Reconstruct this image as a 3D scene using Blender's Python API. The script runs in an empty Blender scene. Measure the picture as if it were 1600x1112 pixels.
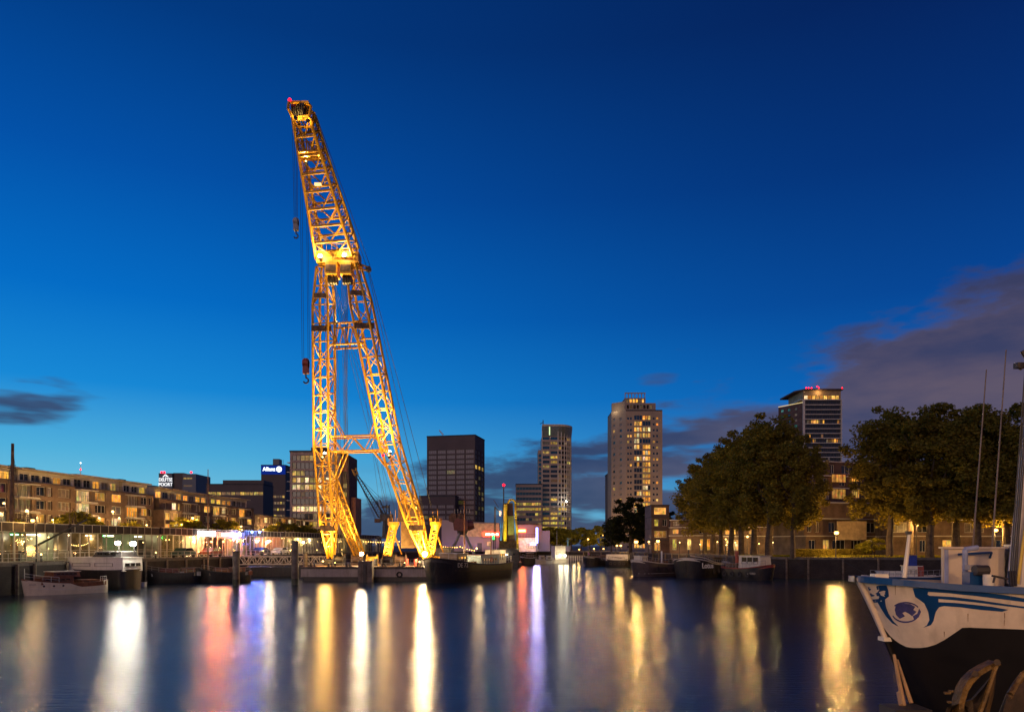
import bpy, bmesh, math, random
from mathutils import Vector, Matrix
C = bpy.context.scene
COL = C.collection
R = math.radians
random.seed(7)

# ------------------------------------------------------------------ camera
EYE = 5.0
cam_d = bpy.data.cameras.new('camera')
cam_d.sensor_width = 36.0
cam_d.lens = 25.875
cam_d.shift_y = 0.185
cam_d.clip_start = 0.1
cam_d.clip_end = 6000
cam = bpy.data.objects.new('camera', cam_d)
cam.location = (0, 0, EYE)
cam.rotation_euler = (R(90), 0, 0)
COL.objects.link(cam)
C.camera = cam
def PX(px, Y): return (px - 800) / 1150 * Y          # metres east of the camera axis of something seen at distance Y
def PZ(py, Y): return EYE + (852 - py) / 1150 * Y    # its height

# ------------------------------------------------------------------ world
W = bpy.data.worlds.new('World'); C.world = W; W.use_nodes = True
nt = W.node_tree; N = nt.nodes; L = nt.links
for n in list(N): N.remove(n)
def nd(tree, t, **kw):
    n = tree.nodes.new(t)
    for k, v in kw.items():
        if k in n.inputs: n.inputs[k].default_value = v
        else: setattr(n, k, v)
    return n
def mth(tree, op, a, b=None, c=None, clamp=False):
    n = tree.nodes.new('ShaderNodeMath'); n.operation = op; n.use_clamp = clamp
    for i, v in enumerate((a, b, c)):
        if v is None: continue
        if hasattr(v, 'is_linked'): tree.links.new(v, n.inputs[i])
        else: n.inputs[i].default_value = v
    return n.outputs[0]
def ramp(tree, fac, stops, interp='EASE'):
    n = tree.nodes.new('ShaderNodeValToRGB'); cr = n.color_ramp; cr.interpolation = interp
    while len(cr.elements) > 1: cr.elements.remove(cr.elements[-1])
    cr.elements[0].position = stops[0][0]; cr.elements[0].color = (*stops[0][1], 1)
    for p, c in stops[1:]:
        e = cr.elements.new(p); e.color = (*c, 1)
    tree.links.new(fac, n.inputs[0]); return n.outputs[0]
def mixc(tree, fac, a, b, blend='MIX'):
    n = tree.nodes.new('ShaderNodeMix'); n.data_type = 'RGBA'; n.blend_type = blend
    for s, v in ((n.inputs[0], fac), (n.inputs[6], a), (n.inputs[7], b)):
        if hasattr(v, 'is_linked'): tree.links.new(v, s)
        elif isinstance(v, tuple): s.default_value = (*v, 1) if len(v) == 3 else v
        else: s.default_value = v
    return n.outputs[2]
def lin(r, g, b):
    f = lambda c: (c / 255 / 12.92) if c / 255 <= 0.04045 else ((c / 255 + 0.055) / 1.055) ** 2.4
    return (f(r), f(g), f(b))

tc = nd(nt, 'ShaderNodeTexCoord'); sep = nd(nt, 'ShaderNodeSeparateXYZ')
L.new(tc.outputs['Generated'], sep.inputs[0])
dx, dy, dz = sep.outputs
el = mth(nt, 'ARCSINE', mth(nt, 'MINIMUM', mth(nt, 'MAXIMUM', dz, -1.0), 1.0))       # elevation in radians
hyp = mth(nt, 'MAXIMUM', mth(nt, 'SQRT', mth(nt, 'ADD', mth(nt, 'MULTIPLY', dx, dx), mth(nt, 'MULTIPLY', dy, dy))), 0.001)
az = mth(nt, 'DIVIDE', dx, hyp)                                                      # sine of the compass angle off the harbour axis
eln = mth(nt, 'DIVIDE', el, 0.9, clamp=True)
def e(deg): return math.radians(deg) / 0.9
west = ramp(nt, eln, [(0, lin(160,214,228)), (e(3), lin(124,204,230)), (e(6.5), lin(82,182,228)), (e(11), lin(22,142,222)), (e(17), lin(0,112,205)), (e(25), lin(0,84,174)), (e(34), lin(0,60,134)), (0.95, lin(0,42,104))], 'LINEAR')
east = ramp(nt, eln, [(0, lin(92,165,202)), (e(3), lin(58,150,206)), (e(6), lin(10,120,202)), (e(11), lin(0,95,182)), (e(17), lin(0,70,152)), (e(25), lin(0,50,122)), (e(34), lin(2,34,94)), (0.95, lin(2,24,74))], 'LINEAR')
fz = nd(nt, 'ShaderNodeMapRange', interpolation_type='SMOOTHSTEP'); L.new(az, fz.inputs[0])
fz.inputs[1].default_value = -0.62; fz.inputs[2].default_value = 0.62
skyc = mixc(nt, fz.outputs[0], west, east)
# clouds: soft low banks, thicker to the east
mp = nd(nt, 'ShaderNodeMapping'); L.new(tc.outputs['Generated'], mp.inputs[0]); mp.inputs['Scale'].default_value = (2.6, 2.6, 9.0); mp.inputs['Location'].default_value = (0.3, 0.0, 0.37)
ns = nd(nt, 'ShaderNodeTexNoise', Scale=1.6, Detail=7, Roughness=0.58); L.new(mp.outputs[0], ns.inputs[0])
mp2 = nd(nt, 'ShaderNodeMapping'); L.new(tc.outputs['Generated'], mp2.inputs[0]); mp2.inputs['Scale'].default_value = (5, 5, 26.0); mp2.inputs['Location'].default_value = (4.3, 1.0, 2.2)
ns2 = nd(nt, 'ShaderNodeTexNoise', Scale=1.0, Detail=4, Roughness=0.5); L.new(mp2.outputs[0], ns2.inputs[0])
# bank whose upper edge climbs from the middle of the view towards the east
azn = mth(nt, 'ADD', mth(nt, 'MULTIPLY', az, 0.5), 0.5)
er = nt.nodes.new('ShaderNodeValToRGB'); er.color_ramp.interpolation = 'B_SPLINE'; L.new(azn, er.inputs[0])
pts = [(-0.35, 0.0), (-0.22, 0.07), (-0.05, 0.10), (0.08, 0.12), (0.14, 0.15), (0.2, 0.195), (0.35, 0.20), (0.41, 0.245), (0.57, 0.29), (0.9, 0.3)]
while len(er.color_ramp.elements) > 1: er.color_ramp.elements.remove(er.color_ramp.elements[-1])
for i, (p, v) in enumerate(pts):
    el_ = er.color_ramp.elements[0] if i == 0 else er.color_ramp.elements.new(p*0.5 + 0.5)
    el_.position = p*0.5 + 0.5; el_.color = (v, v, v, 1)
bank = mth(nt, 'SUBTRACT', er.outputs[0], el)
bank = mth(nt, 'ADD', bank, mth(nt, 'MULTIPLY', mth(nt, 'SUBTRACT', ns.outputs[0], 0.5), 0.3))
bankm = nd(nt, 'ShaderNodeMapRange', interpolation_type='SMOOTHSTEP'); L.new(bank, bankm.inputs[0]); bankm.inputs[1].default_value = -0.012; bankm.inputs[2].default_value = 0.03
gap = nd(nt, 'ShaderNodeMapRange', interpolation_type='SMOOTHSTEP'); L.new(ns2.outputs[0], gap.inputs[0]); gap.inputs[1].default_value = 0.34; gap.inputs[2].default_value = 0.47
eastm = nd(nt, 'ShaderNodeMapRange', interpolation_type='SMOOTHSTEP'); L.new(az, eastm.inputs[0]); eastm.inputs[1].default_value = 0.16; eastm.inputs[2].default_value = 0.40
bankf = mth(nt, 'MULTIPLY', bankm.outputs[0], mth(nt, 'MAXIMUM', eastm.outputs[0], gap.outputs[0]))
# thin low streaks in the middle and a puff far to the west
st = nd(nt, 'ShaderNodeMapRange', interpolation_type='SMOOTHSTEP'); L.new(ns2.outputs[0], st.inputs[0]); st.inputs[1].default_value = 0.42; st.inputs[2].default_value = 0.54
low = nd(nt, 'ShaderNodeMapRange', interpolation_type='SMOOTHSTEP'); L.new(el, low.inputs[0]); low.inputs[1].default_value = 0.12; low.inputs[2].default_value = 0.03; 
mid = nd(nt, 'ShaderNodeMapRange', interpolation_type='SMOOTHSTEP'); L.new(az, mid.inputs[0]); mid.inputs[1].default_value = -0.28; mid.inputs[2].default_value = -0.16
streak = mth(nt, 'MULTIPLY', mth(nt, 'MULTIPLY', st.outputs[0], low.outputs[0]), mid.outputs[0])
def puff(daz, de, wa, we):
    a = mth(nt, 'DIVIDE', mth(nt, 'SUBTRACT', az, daz), wa); b = mth(nt, 'DIVIDE', mth(nt, 'SUBTRACT', el, de), we)
    r2 = mth(nt, 'ADD', mth(nt, 'MULTIPLY', a, a), mth(nt, 'MULTIPLY', b, b))
    v = mth(nt, 'ADD', mth(nt, 'SUBTRACT', 0.6, r2), mth(nt, 'MULTIPLY', mth(nt, 'SUBTRACT', ns2.outputs[0], 0.5), 4.5))
    m = nd(nt, 'ShaderNodeMapRange', interpolation_type='SMOOTHSTEP'); L.new(v, m.inputs[0]); m.inputs[1].default_value = 0.0; m.inputs[2].default_value = 0.7
    return m.outputs[0]
cl = mth(nt, 'MAXIMUM', bankf, mth(nt, 'MULTIPLY', streak, 0.85))
cl = mth(nt, 'MAXIMUM', cl, mth(nt, 'MULTIPLY', puff(-0.56, 0.165, 0.09, 0.035), 1.0))
cl = mth(nt, 'MAXIMUM', cl, mth(nt, 'MULTIPLY', puff(0.10, 0.105, 0.045, 0.035), 0.85))
cl = mth(nt, 'MAXIMUM', cl, mth(nt, 'MULTIPLY', puff(0.20, 0.215, 0.04, 0.015), 0.5))
cl = mth(nt, 'MULTIPLY', cl, 0.93, clamp=True)
cw = nd(nt, 'ShaderNodeMapRange', interpolation_type='SMOOTHSTEP'); L.new(az, cw.inputs[0]); cw.inputs[1].default_value = -0.1; cw.inputs[2].default_value = 0.52
cloudc = mixc(nt, cw.outputs[0], lin(64,82,118), lin(100,86,100))
cvar = mixc(nt, ramp(nt, ns.outputs[0], [(0.36, (0.0,)*3), (0.62, (0.75,)*3)], 'LINEAR'), cloudc, lin(38,52,92))
skyc = mixc(nt, cl, skyc, cvar)
# below the horizon the dome continues dark
bel = nd(nt, 'ShaderNodeMapRange'); L.new(dz, bel.inputs[0]); bel.inputs[1].default_value = -0.03; bel.inputs[2].default_value = 0.0
skyc = mixc(nt, bel.outputs[0], (0.01, 0.02, 0.035), skyc)
nish = nd(nt, 'ShaderNodeTexSky', sky_type='NISHITA'); nish.sun_disc = False; nish.sun_elevation = R(2); nish.sun_rotation = R(-120)
bgA = nd(nt, 'ShaderNodeBackground'); L.new(skyc, bgA.inputs[0]); bgA.inputs[1].default_value = 0.92
bgB = nd(nt, 'ShaderNodeBackground'); L.new(nish.outputs[0], bgB.inputs[0]); bgB.inputs[1].default_value = 0.002
ad = nd(nt, 'ShaderNodeAddShader'); L.new(bgA.outputs[0], ad.inputs[0]); L.new(bgB.outputs[0], ad.inputs[1])
wo = nd(nt, 'ShaderNodeOutputWorld'); L.new(ad.outputs[0], wo.inputs[0])

# weak, broad, low sun added behind the camera, standing in for warm city glow
sd = bpy.data.lights.new('sun', 'SUN'); sd.energy = 0.6; sd.angle = R(40); sd.color = (1.0, 0.52, 0.25)
sun = bpy.data.objects.new('sun', sd); COL.objects.link(sun)
sun.rotation_euler = Vector((0.35, 1.0, -0.32)).to_track_quat('-Z', 'Y').to_euler()

vs = C.view_settings; C.display_settings.display_device = 'sRGB'
vs.view_transform = 'Standard'; vs.look = 'None'; vs.gamma = 1; vs.exposure = 0.0; vs.use_curve_mapping = False
cy = C.cycles
cy.use_denoising = True; cy.max_bounces = 5; cy.diffuse_bounces = 2; cy.glossy_bounces = 3; cy.transmission_bounces = 3; cy.transparent_max_bounces = 12
cy.sample_clamp_indirect = 4.0; cy.sample_clamp_direct = 0; cy.caustics_reflective = False; cy.caustics_refractive = False
cy.use_light_tree = True

# ------------------------------------------------------------------ materials
MATS = {}
def mat(name, col, rough=0.7, metal=0.0, var=0.25, scale=1.2, bump=0.0, bscale=8.0, col2=None, spec=0.5, streak=0.0):
    if name in MATS: return MATS[name]
    m = bpy.data.materials.new(name); m.use_nodes = True; t = m.node_tree; b = t.nodes['Principled BSDF']
    tcn = nd(t, 'ShaderNodeTexCoord')
    n1 = nd(t, 'ShaderNodeTexNoise', Scale=scale, Detail=6, Roughness=0.62); t.links.new(tcn.outputs['Object'], n1.inputs[0])
    c2 = col2 or tuple(c * (1 - var * 1.6) for c in col)
    c1 = tuple(min(1, c * (1 + var * 0.5)) for c in col)
    cc = ramp(t, n1.outputs[0], [(0.32, c2), (0.66, c1)], 'LINEAR')
    if streak:
        mpn = nd(t, 'ShaderNodeMapping'); t.links.new(tcn.outputs['Object'], mpn.inputs[0]); mpn.inputs['Scale'].default_value = (3, 3, 0.25)
        n2 = nd(t, 'ShaderNodeTexNoise', Scale=1.5, Detail=5); t.links.new(mpn.outputs[0], n2.inputs[0])
        f = ramp(t, n2.outputs[0], [(0.5, (0, 0, 0)), (0.72, (streak,) * 3)], 'LINEAR')
        cc = mixc(t, f, cc, (0.09, 0.045, 0.02))
    t.links.new(cc, b.inputs['Base Color'])
    b.inputs['Roughness'].default_value = rough; b.inputs['Metallic'].default_value = metal; b.inputs['Specular IOR Level'].default_value = spec
    if bump:
        n3 = nd(t, 'ShaderNodeTexNoise', Scale=bscale, Detail=5); t.links.new(tcn.outputs['Object'], n3.inputs[0])
        bp = nd(t, 'ShaderNodeBump', Strength=bump, Distance=0.05); t.links.new(n3.outputs[0], bp.inputs['Height']); t.links.new(bp.outputs[0], b.inputs['Normal'])
    MATS[name] = m; return m
def brickmat(name, c1, c2, mortar, scale=1.0):
    if name in MATS: return MATS[name]
    m = bpy.data.materials.new(name); m.use_nodes = True; t = m.node_tree; b = t.nodes['Principled BSDF']
    tcn = nd(t, 'ShaderNodeTexCoord'); mp = nd(t, 'ShaderNodeMapping'); t.links.new(tcn.outputs['Object'], mp.inputs[0])
    mp.inputs['Rotation'].default_value = (R(90), 0, 0)
    br = nd(t, 'ShaderNodeTexBrick', Scale=4.0 * scale); t.links.new(mp.outputs[0], br.inputs[0])
    br.inputs['Color1'].default_value = (*c1, 1); br.inputs['Color2'].default_value = (*c2, 1); br.inputs['Mortar'].default_value = (*mortar, 1)
    br.inputs['Mortar Size'].default_value = 0.012
    n1 = nd(t, 'ShaderNodeTexNoise', Scale=0.7, Detail=6); t.links.new(tcn.outputs['Object'], n1.inputs[0])
    v = ramp(t, n1.outputs[0], [(0.3, (0.55,) * 3), (0.7, (1.15,) * 3)], 'LINEAR')
    t.links.new(mixc(t, 1.0, br.outputs[0], v, 'MULTIPLY'), b.inputs['Base Color']); b.inputs['Roughness'].default_value = 0.85
    MATS[name] = m; return m
def emis(name, col, strength, sample=True):
    if name in MATS: return MATS[name]
    m = bpy.data.materials.new(name); m.use_nodes = True; t = m.node_tree
    for n in list(t.nodes): t.nodes.remove(n)
    em = nd(t, 'ShaderNodeEmission'); em.inputs[0].default_value = (*col, 1); em.inputs[1].default_value = strength
    o = nd(t, 'ShaderNodeOutputMaterial'); t.links.new(em.outputs[0], o.inputs[0])
    m.cycles.emission_sampling = 'AUTO' if sample else 'NONE'
    MATS[name] = m; return m
def litwin(name, ca, cb, s0, s1, nscale=1.3, contrast=0.6, mid=0.5):
    """a lit room behind glass: brightness and hue differ from window to window; curtains and furniture as noise"""
    if name in MATS: return MATS[name]
    m = bpy.data.materials.new(name); m.use_nodes = True; t = m.node_tree; b = t.nodes['Principled BSDF']
    oi = nd(t, 'ShaderNodeObjectInfo'); tcn = nd(t, 'ShaderNodeTexCoord')
    mp = nd(t, 'ShaderNodeMapping'); t.links.new(tcn.outputs['Object'], mp.inputs[0]); mp.inputs['Scale'].default_value = (1.0, 1.0, 0.7)
    vm = nd(t, 'ShaderNodeVectorMath', operation='MULTIPLY_ADD'); t.links.new(oi.outputs['Location'], vm.inputs[0]); vm.inputs[1].default_value = (3.1, 1.7, 2.3); t.links.new(mp.outputs[0], vm.inputs[2])
    n1 = nd(t, 'ShaderNodeTexNoise', Scale=nscale, Detail=3, Roughness=0.6); t.links.new(vm.outputs[0], n1.inputs[0])
    vo = nd(t, 'ShaderNodeTexVoronoi', Scale=nscale * 1.1); t.links.new(vm.outputs[0], vo.inputs[0])
    k = ramp(t, n1.outputs[0], [(mid - 0.12, (1 - contrast,) * 3), (mid + 0.14, (1.0,) * 3)], 'LINEAR')
    k = mixc(t, 0.35, k, vo.outputs['Color'], 'MULTIPLY')
    base = mixc(t, oi.outputs['Random'], ca, cb)
    t.links.new(mixc(t, 1.0, base, k, 'MULTIPLY'), b.inputs['Emission Color'])
    st = mth(t, 'ADD', mth(t, 'MULTIPLY', mth(t, 'POWER', mth(t, 'FRACT', mth(t, 'MULTIPLY', oi.outputs['Random'], 7.31)), 1.7), s1 - s0), s0)
    t.links.new(st, b.inputs['Emission Strength'])
    b.inputs['Base Color'].default_value = (0.03, 0.025, 0.02, 1); b.inputs['Roughness'].default_value = 0.12
    m.cycles.emission_sampling = 'NONE'
    MATS[name] = m; return m
def glassmat(name, col=(0.02, 0.025, 0.03), rough=0.08):
    m = mat(name, col, rough, 0.0, 0.5, 0.9, spec=0.9); return m
def clearglass(name, tint=(0.86, 0.9, 0.88)):
    if name in MATS: return MATS[name]
    m = bpy.data.materials.new(name); m.use_nodes = True; t = m.node_tree
    for n in list(t.nodes): t.nodes.remove(n)
    tr = nd(t, 'ShaderNodeBsdfTransparent'); tr.inputs[0].default_value = (*tint, 1)
    gl = nd(t, 'ShaderNodeBsdfGlossy', Roughness=0.05); fr = nd(t, 'ShaderNodeFresnel', IOR=1.45)
    mx = nd(t, 'ShaderNodeMixShader'); t.links.new(fr.outputs[0], mx.inputs[0]); t.links.new(tr.outputs[0], mx.inputs[1]); t.links.new(gl.outputs[0], mx.inputs[2])
    o = nd(t, 'ShaderNodeOutputMaterial'); t.links.new(mx.outputs[0], o.inputs[0]); MATS[name] = m; return m

M_yellow = mat('crane_yellow_paint', (0.8, 0.40, 0.018), 0.5, 0, 0.25, 0.9, streak=0.5)
M_rust = mat('rusty_brown_steel', (0.16, 0.09, 0.05), 0.8, 0, 0.4, 1.5)
M_dark = mat('black_hull_paint', (0.018, 0.016, 0.018), 0.45, 0, 0.4, 0.7, streak=0.25)
M_darksteel = mat('dark_steel', (0.05, 0.045, 0.045), 0.55, 0.2, 0.3)
M_cable = mat('wire_rope', (0.04, 0.038, 0.036), 0.6, 0.3, 0.2)
M_white = mat('white_paint', (0.78, 0.76, 0.72), 0.4, 0, 0.1, 0.8, streak=0.18)
M_cream = mat('cream_paint', (0.8, 0.73, 0.58), 0.4, 0, 0.12, 0.8, streak=0.1)
M_grey = mat('grey_steel_paint', (0.33, 0.31, 0.31), 0.55, 0, 0.25, 0.6, streak=0.35)
M_conc = mat('concrete', (0.3, 0.28, 0.26), 0.9, 0, 0.25, 0.5, 0.3, 6, streak=0.3)
M_wood = mat('varnished_wood', (0.22, 0.08, 0.03), 0.3, 0, 0.3, 2.5)
M_deck = mat('deck_planks', (0.2, 0.15, 0.1), 0.8, 0, 0.4, 2.0)
M_brick = brickmat('brown_brick', (0.24, 0.15, 0.09), (0.17, 0.1, 0.06), (0.22, 0.18, 0.14))
M_brickd = brickmat('dark_brick', (0.14, 0.075, 0.055), (0.09, 0.05, 0.04), (0.16, 0.13, 0.11))
M_roof = mat('roof_felt', (0.07, 0.065, 0.065), 0.95, 0, 0.3)
M_frame = mat('white_window_frame', (0.62, 0.56, 0.46), 0.5, 0, 0.1)
M_framed = mat('dark_window_frame', (0.06, 0.055, 0.05), 0.5, 0, 0.1)
M_glass = glassmat('dark_window_glass')
M_curt = mat('curtained_glass', (0.28, 0.22, 0.15), 0.25, 0, 0.35, 1.6, spec=0.7)
M_litA = litwin('lit_warm', (1.0, 0.36, 0.035), (1.0, 0.54, 0.11), 0.7, 2.7)
M_litO = litwin('lit_orange', (1.0, 0.34, 0.05), (1.0, 0.45, 0.08), 0.5, 1.1)
M_litY = litwin('lit_yellow', (0.95, 0.58, 0.05), (1.0, 0.66, 0.16), 0.5, 1.7, 0.9, 0.75)
M_litW = litwin('lit_white', (1.0, 0.64, 0.26), (1.0, 0.78, 0.42), 1.0, 2.6)
M_litD = litwin('lit_dim', (0.9, 0.42, 0.12), (0.75, 0.55, 0.3), 0.08, 0.45)
M_litG = litwin('lit_teal', (0.1, 0.5, 0.4), (0.2, 0.7, 0.6), 0.1, 0.5)
M_bulbW = emis('warm_bulb', (1.0, 0.58, 0.17), 9, False)
M_bulbO = emis('sodium_bulb', (1.0, 0.50, 0.10), 10, False)
M_bulbC = emis('white_bulb', (1.0, 0.88, 0.66), 60, False)
M_red = emis('red_beacon', (1.0, 0.004, 0.012), 7, False)

# ------------------------------------------------------------------ mesh helpers
class MB:
    def __init__(s): s.v = []; s.f = []
    def add(s, vs, fs):
        o = len(s.v); s.v += [tuple(v) for v in vs]; s.f += [tuple(i + o for i in f) for f in fs]; return s
    def box(s, x0, x1, y0, y1, z0, z1):
        return s.add([(x0,y0,z0),(x1,y0,z0),(x1,y1,z0),(x0,y1,z0),(x0,y0,z1),(x1,y0,z1),(x1,y1,z1),(x0,y1,z1)],
                     [(0,3,2,1),(4,5,6,7),(0,1,5,4),(1,2,6,5),(2,3,7,6),(3,0,4,7)])
    def quad(s, a, b, c, d): return s.add([a, b, c, d], [(0, 1, 2, 3)])
    def tube(s, p, q, r, n=6, r2=None, cap=True):
        p = Vector(p); q = Vector(q); d = (q - p)
        if d.length < 1e-6: return s
        d.normalize(); u = d.orthogonal().normalized(); w = d.cross(u); r2 = r if r2 is None else r2
        vs = [p + (u * math.cos(2*math.pi*i/n) + w * math.sin(2*math.pi*i/n)) * r for i in range(n)] + \
             [q + (u * math.cos(2*math.pi*i/n) + w * math.sin(2*math.pi*i/n)) * r2 for i in range(n)]
        fs = [(i, (i+1) % n, n + (i+1) % n, n + i) for i in range(n)]
        if cap: fs += [tuple(range(n))[::-1], tuple(range(n, 2*n))]
        return s.add(vs, fs)
    def path(s, pts, r, n=6):
        for a, b in zip(pts[:-1], pts[1:]): s.tube(a, b, r, n)
        return s
    def prism(s, poly, z0, z1):
        n = len(poly)
        return s.add([(x, y, z0) for x, y in poly] + [(x, y, z1) for x, y in poly],
                     [(i, (i+1) % n, n + (i+1) % n, n + i) for i in range(n)] + [tuple(range(n))[::-1], tuple(range(n, 2*n))])
    def ball(s, c, r, n=8, m=5, sz=1.0):
        vs = []; fs = []
        for j in range(m + 1):
            th = math.pi * j / m
            for i in range(n): vs.append((c[0] + r*math.sin(th)*math.cos(2*math.pi*i/n), c[1] + r*math.sin(th)*math.sin(2*math.pi*i/n), c[2] + r*sz*math.cos(th)))
        for j in range(m):
            for i in range(n): fs.append((j*n+i, (j+1)*n+i, (j+1)*n+(i+1) % n, j*n+(i+1) % n))
        return s.add(vs, fs)
    def mesh(s, name, m=None):
        me = bpy.data.meshes.new(name); me.from_pydata(s.v, [], s.f); me.update()
        if m: me.materials.append(m)
        return me
    def build(s, name, m, parent=None, loc=(0,0,0), rot=(0,0,0), smooth=False):
        me = s.mesh(name, m)
        if smooth:
            for p in me.polygons: p.use_smooth = True
        return link(name, me, parent, loc, rot)
def link(name, data, parent=None, loc=(0,0,0), rot=(0,0,0), scale=(1,1,1)):
    o = bpy.data.objects.new(name, data); COL.objects.link(o)
    if parent: o.parent = parent
    o.location = loc; o.rotation_euler = rot; o.scale = scale
    return o
def tag(o, label, cat, group=None, kind=None):
    o['label'] = label; o['category'] = cat
    if group: o['group'] = group
    if kind: o['kind'] = kind
    return o
def struct(o): o['kind'] = 'structure'; return o
def thing(name, label, cat, loc=(0,0,0), rz=0.0, group=None):
    o = bpy.data.objects.new(name, None); o.empty_display_size = 0.5; COL.objects.link(o)
    o.location = loc; o.rotation_euler = (0, 0, rz); tag(o, label, cat, group); return o
def dup(o, loc, rz=0, label=None, scale=None):
    c = o.copy(); COL.objects.link(c); c.location = loc; c.rotation_euler = (0, 0, rz)
    if label: c['label'] = label
    if scale: c.scale = scale
    def kids(src, dst):
        for ch in src.children:
            k = ch.copy(); COL.objects.link(k); k.parent = dst; kids(ch, k)
    kids(o, c); return c
# a unit bar (radius 1, length 1, along +z) shared by every member of a lattice
BAR = {}
def barmesh(m, n=6):
    k = (m.name, n)
    if k not in BAR: BAR[k] = MB().tube((0,0,0), (0,0,1), 1.0, n).mesh('bar', m)
    return BAR[k]
def member(name, p, q, r, m, parent=None, n=6):
    p = Vector(p); q = Vector(q); d = q - p
    o = link(name, barmesh(m, n), parent, p, d.to_track_quat('Z', 'Y').to_euler(), (r, r, d.length)); return o
def plight(p, energy, col=(1, 0.6, 0.25), radius=0.2, parent=None, name='point_light'):
    ld = bpy.data.lights.new(name, 'POINT'); ld.energy = energy; ld.color = col; ld.shadow_soft_size = radius
    o = link(name, ld, parent, p); return o
def spot(p, target, energy, col=(1, 0.72, 0.36), angle=70, radius=0.15, parent=None):
    ld = bpy.data.lights.new('spot_beam', 'SPOT'); ld.energy = energy; ld.color = col; ld.spot_size = R(angle); ld.spot_blend = 0.6; ld.shadow_soft_size = radius
    d = Vector(target) - Vector(p)
    return link('spot_beam', ld, parent, p, d.to_track_quat('-Z', 'Y').to_euler())
def text(s, size, m, parent, loc, rz=0, extr=0.04, align='CENTER', name='lettering', sx=1.0, bold=0.0):
    cu = bpy.data.curves.new(name, 'FONT'); cu.body = s; cu.size = size; cu.extrude = extr; cu.offset = bold; cu.align_x = align; cu.align_y = 'CENTER'; cu.materials.append(m)
    cu.resolution_u = 3
    tmp = bpy.data.objects.new(name, cu); me = bpy.data.meshes.new_from_object(tmp); bpy.data.objects.remove(tmp)
    return link(name, me, parent, loc, (R(90), 0, rz), (sx, 1, 1))

# windows: frame + pane as one shared mesh per size and kind
WIN = {}
def winmesh(w, h, pane, frame=M_frame, mull=1, bar=0, fw=0.07, depth=0.0):
    k = (round(w, 2), round(h, 2), pane.name, frame.name, mull, bar, fw)
    if k in WIN: return WIN[k]
    mb = MB()
    mb.quad((0, 0.03, 0), (w, 0.03, 0), (w, 0.03, h), (0, 0.03, h)); npane = 1
    mb.box(0, w, -0.05, 0.02, 0, fw); mb.box(0, w, -0.05, 0.02, h-fw, h)
    mb.box(0, fw, -0.05, 0.02, fw, h-fw); mb.box(w-fw, w, -0.05, 0.02, fw, h-fw)
    for i in range(mull):
        x = w * (i + 1) / (mull + 1); mb.box(x-fw*0.4, x+fw*0.4, -0.04, 0.02, fw, h-fw)
    for i in range(bar):
        z = h * (i + 1) / (bar + 1); mb.box(fw, w-fw, -0.035, 0.02, z-fw*0.35, z+fw*0.35)
    me = mb.mesh('window', pane); me.materials.append(frame)
    for i, p in enumerate(me.polygons): p.material_index = 0 if i < npane else 1
    WIN[k] = me; return me
def facade(root, ox, oy, rz, Wd, z0, z1, holes, wallm, depth=0.22, name='wall'):
    """one wall face in the local frame of root: x runs from (ox, oy) along rz, outside is -y; holes (x0,x1,z0,z1,mesh or None) are real openings"""
    xs = sorted({0.0, Wd} | {round(h[0], 3) for h in holes} | {round(h[1], 3) for h in holes})
    zs = sorted({z0, z1} | {round(h[2], 3) for h in holes} | {round(h[3], 3) for h in holes})
    mb = MB()
    for za, zb in zip(zs[:-1], zs[1:]):
        run = None
        for xa, xb in zip(xs[:-1] + [Wd], xs[1:] + [Wd]):
            cx = (xa + xb) / 2; cz = (za + zb) / 2
            hole = xa == xb or any(h[0] < cx < h[1] and h[2] < cz < h[3] for h in holes)
            if not hole: run = (run[0], xb) if run else (xa, xb)
            elif run: mb.quad((run[0],0,za), (run[1],0,za), (run[1],0,zb), (run[0],0,zb)); run = None
    for h in holes:
        a, b, c, d = h[:4]
        mb.quad((a,0,c), (a,depth,c), (a,depth,d), (a,0,d)); mb.quad((b,0,c), (b,0,d), (b,depth,d), (b,depth,c))
        mb.quad((a,0,c), (b,0,c), (b,depth,c), (a,depth,c)); mb.quad((a,0,d), (a,depth,d), (b,depth,d), (b,0,d))
    mb.build(name, wallm, root, (ox, oy, 0), (0, 0, rz))
    c, s = math.cos(rz), math.sin(rz)
    for h in holes:
        if h[4] is None: continue
        x, y = h[0], depth - 0.03
        link('window', h[4], root, (ox + c*x - s*y, oy + s*x + c*y, h[2]), (0, 0, rz))
def pick(ws):
    r = random.random() * sum(w for _, w in ws)
    for v, w in ws:
        r -= w
        if r <= 0: return v
    return ws[-1][0]
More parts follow.
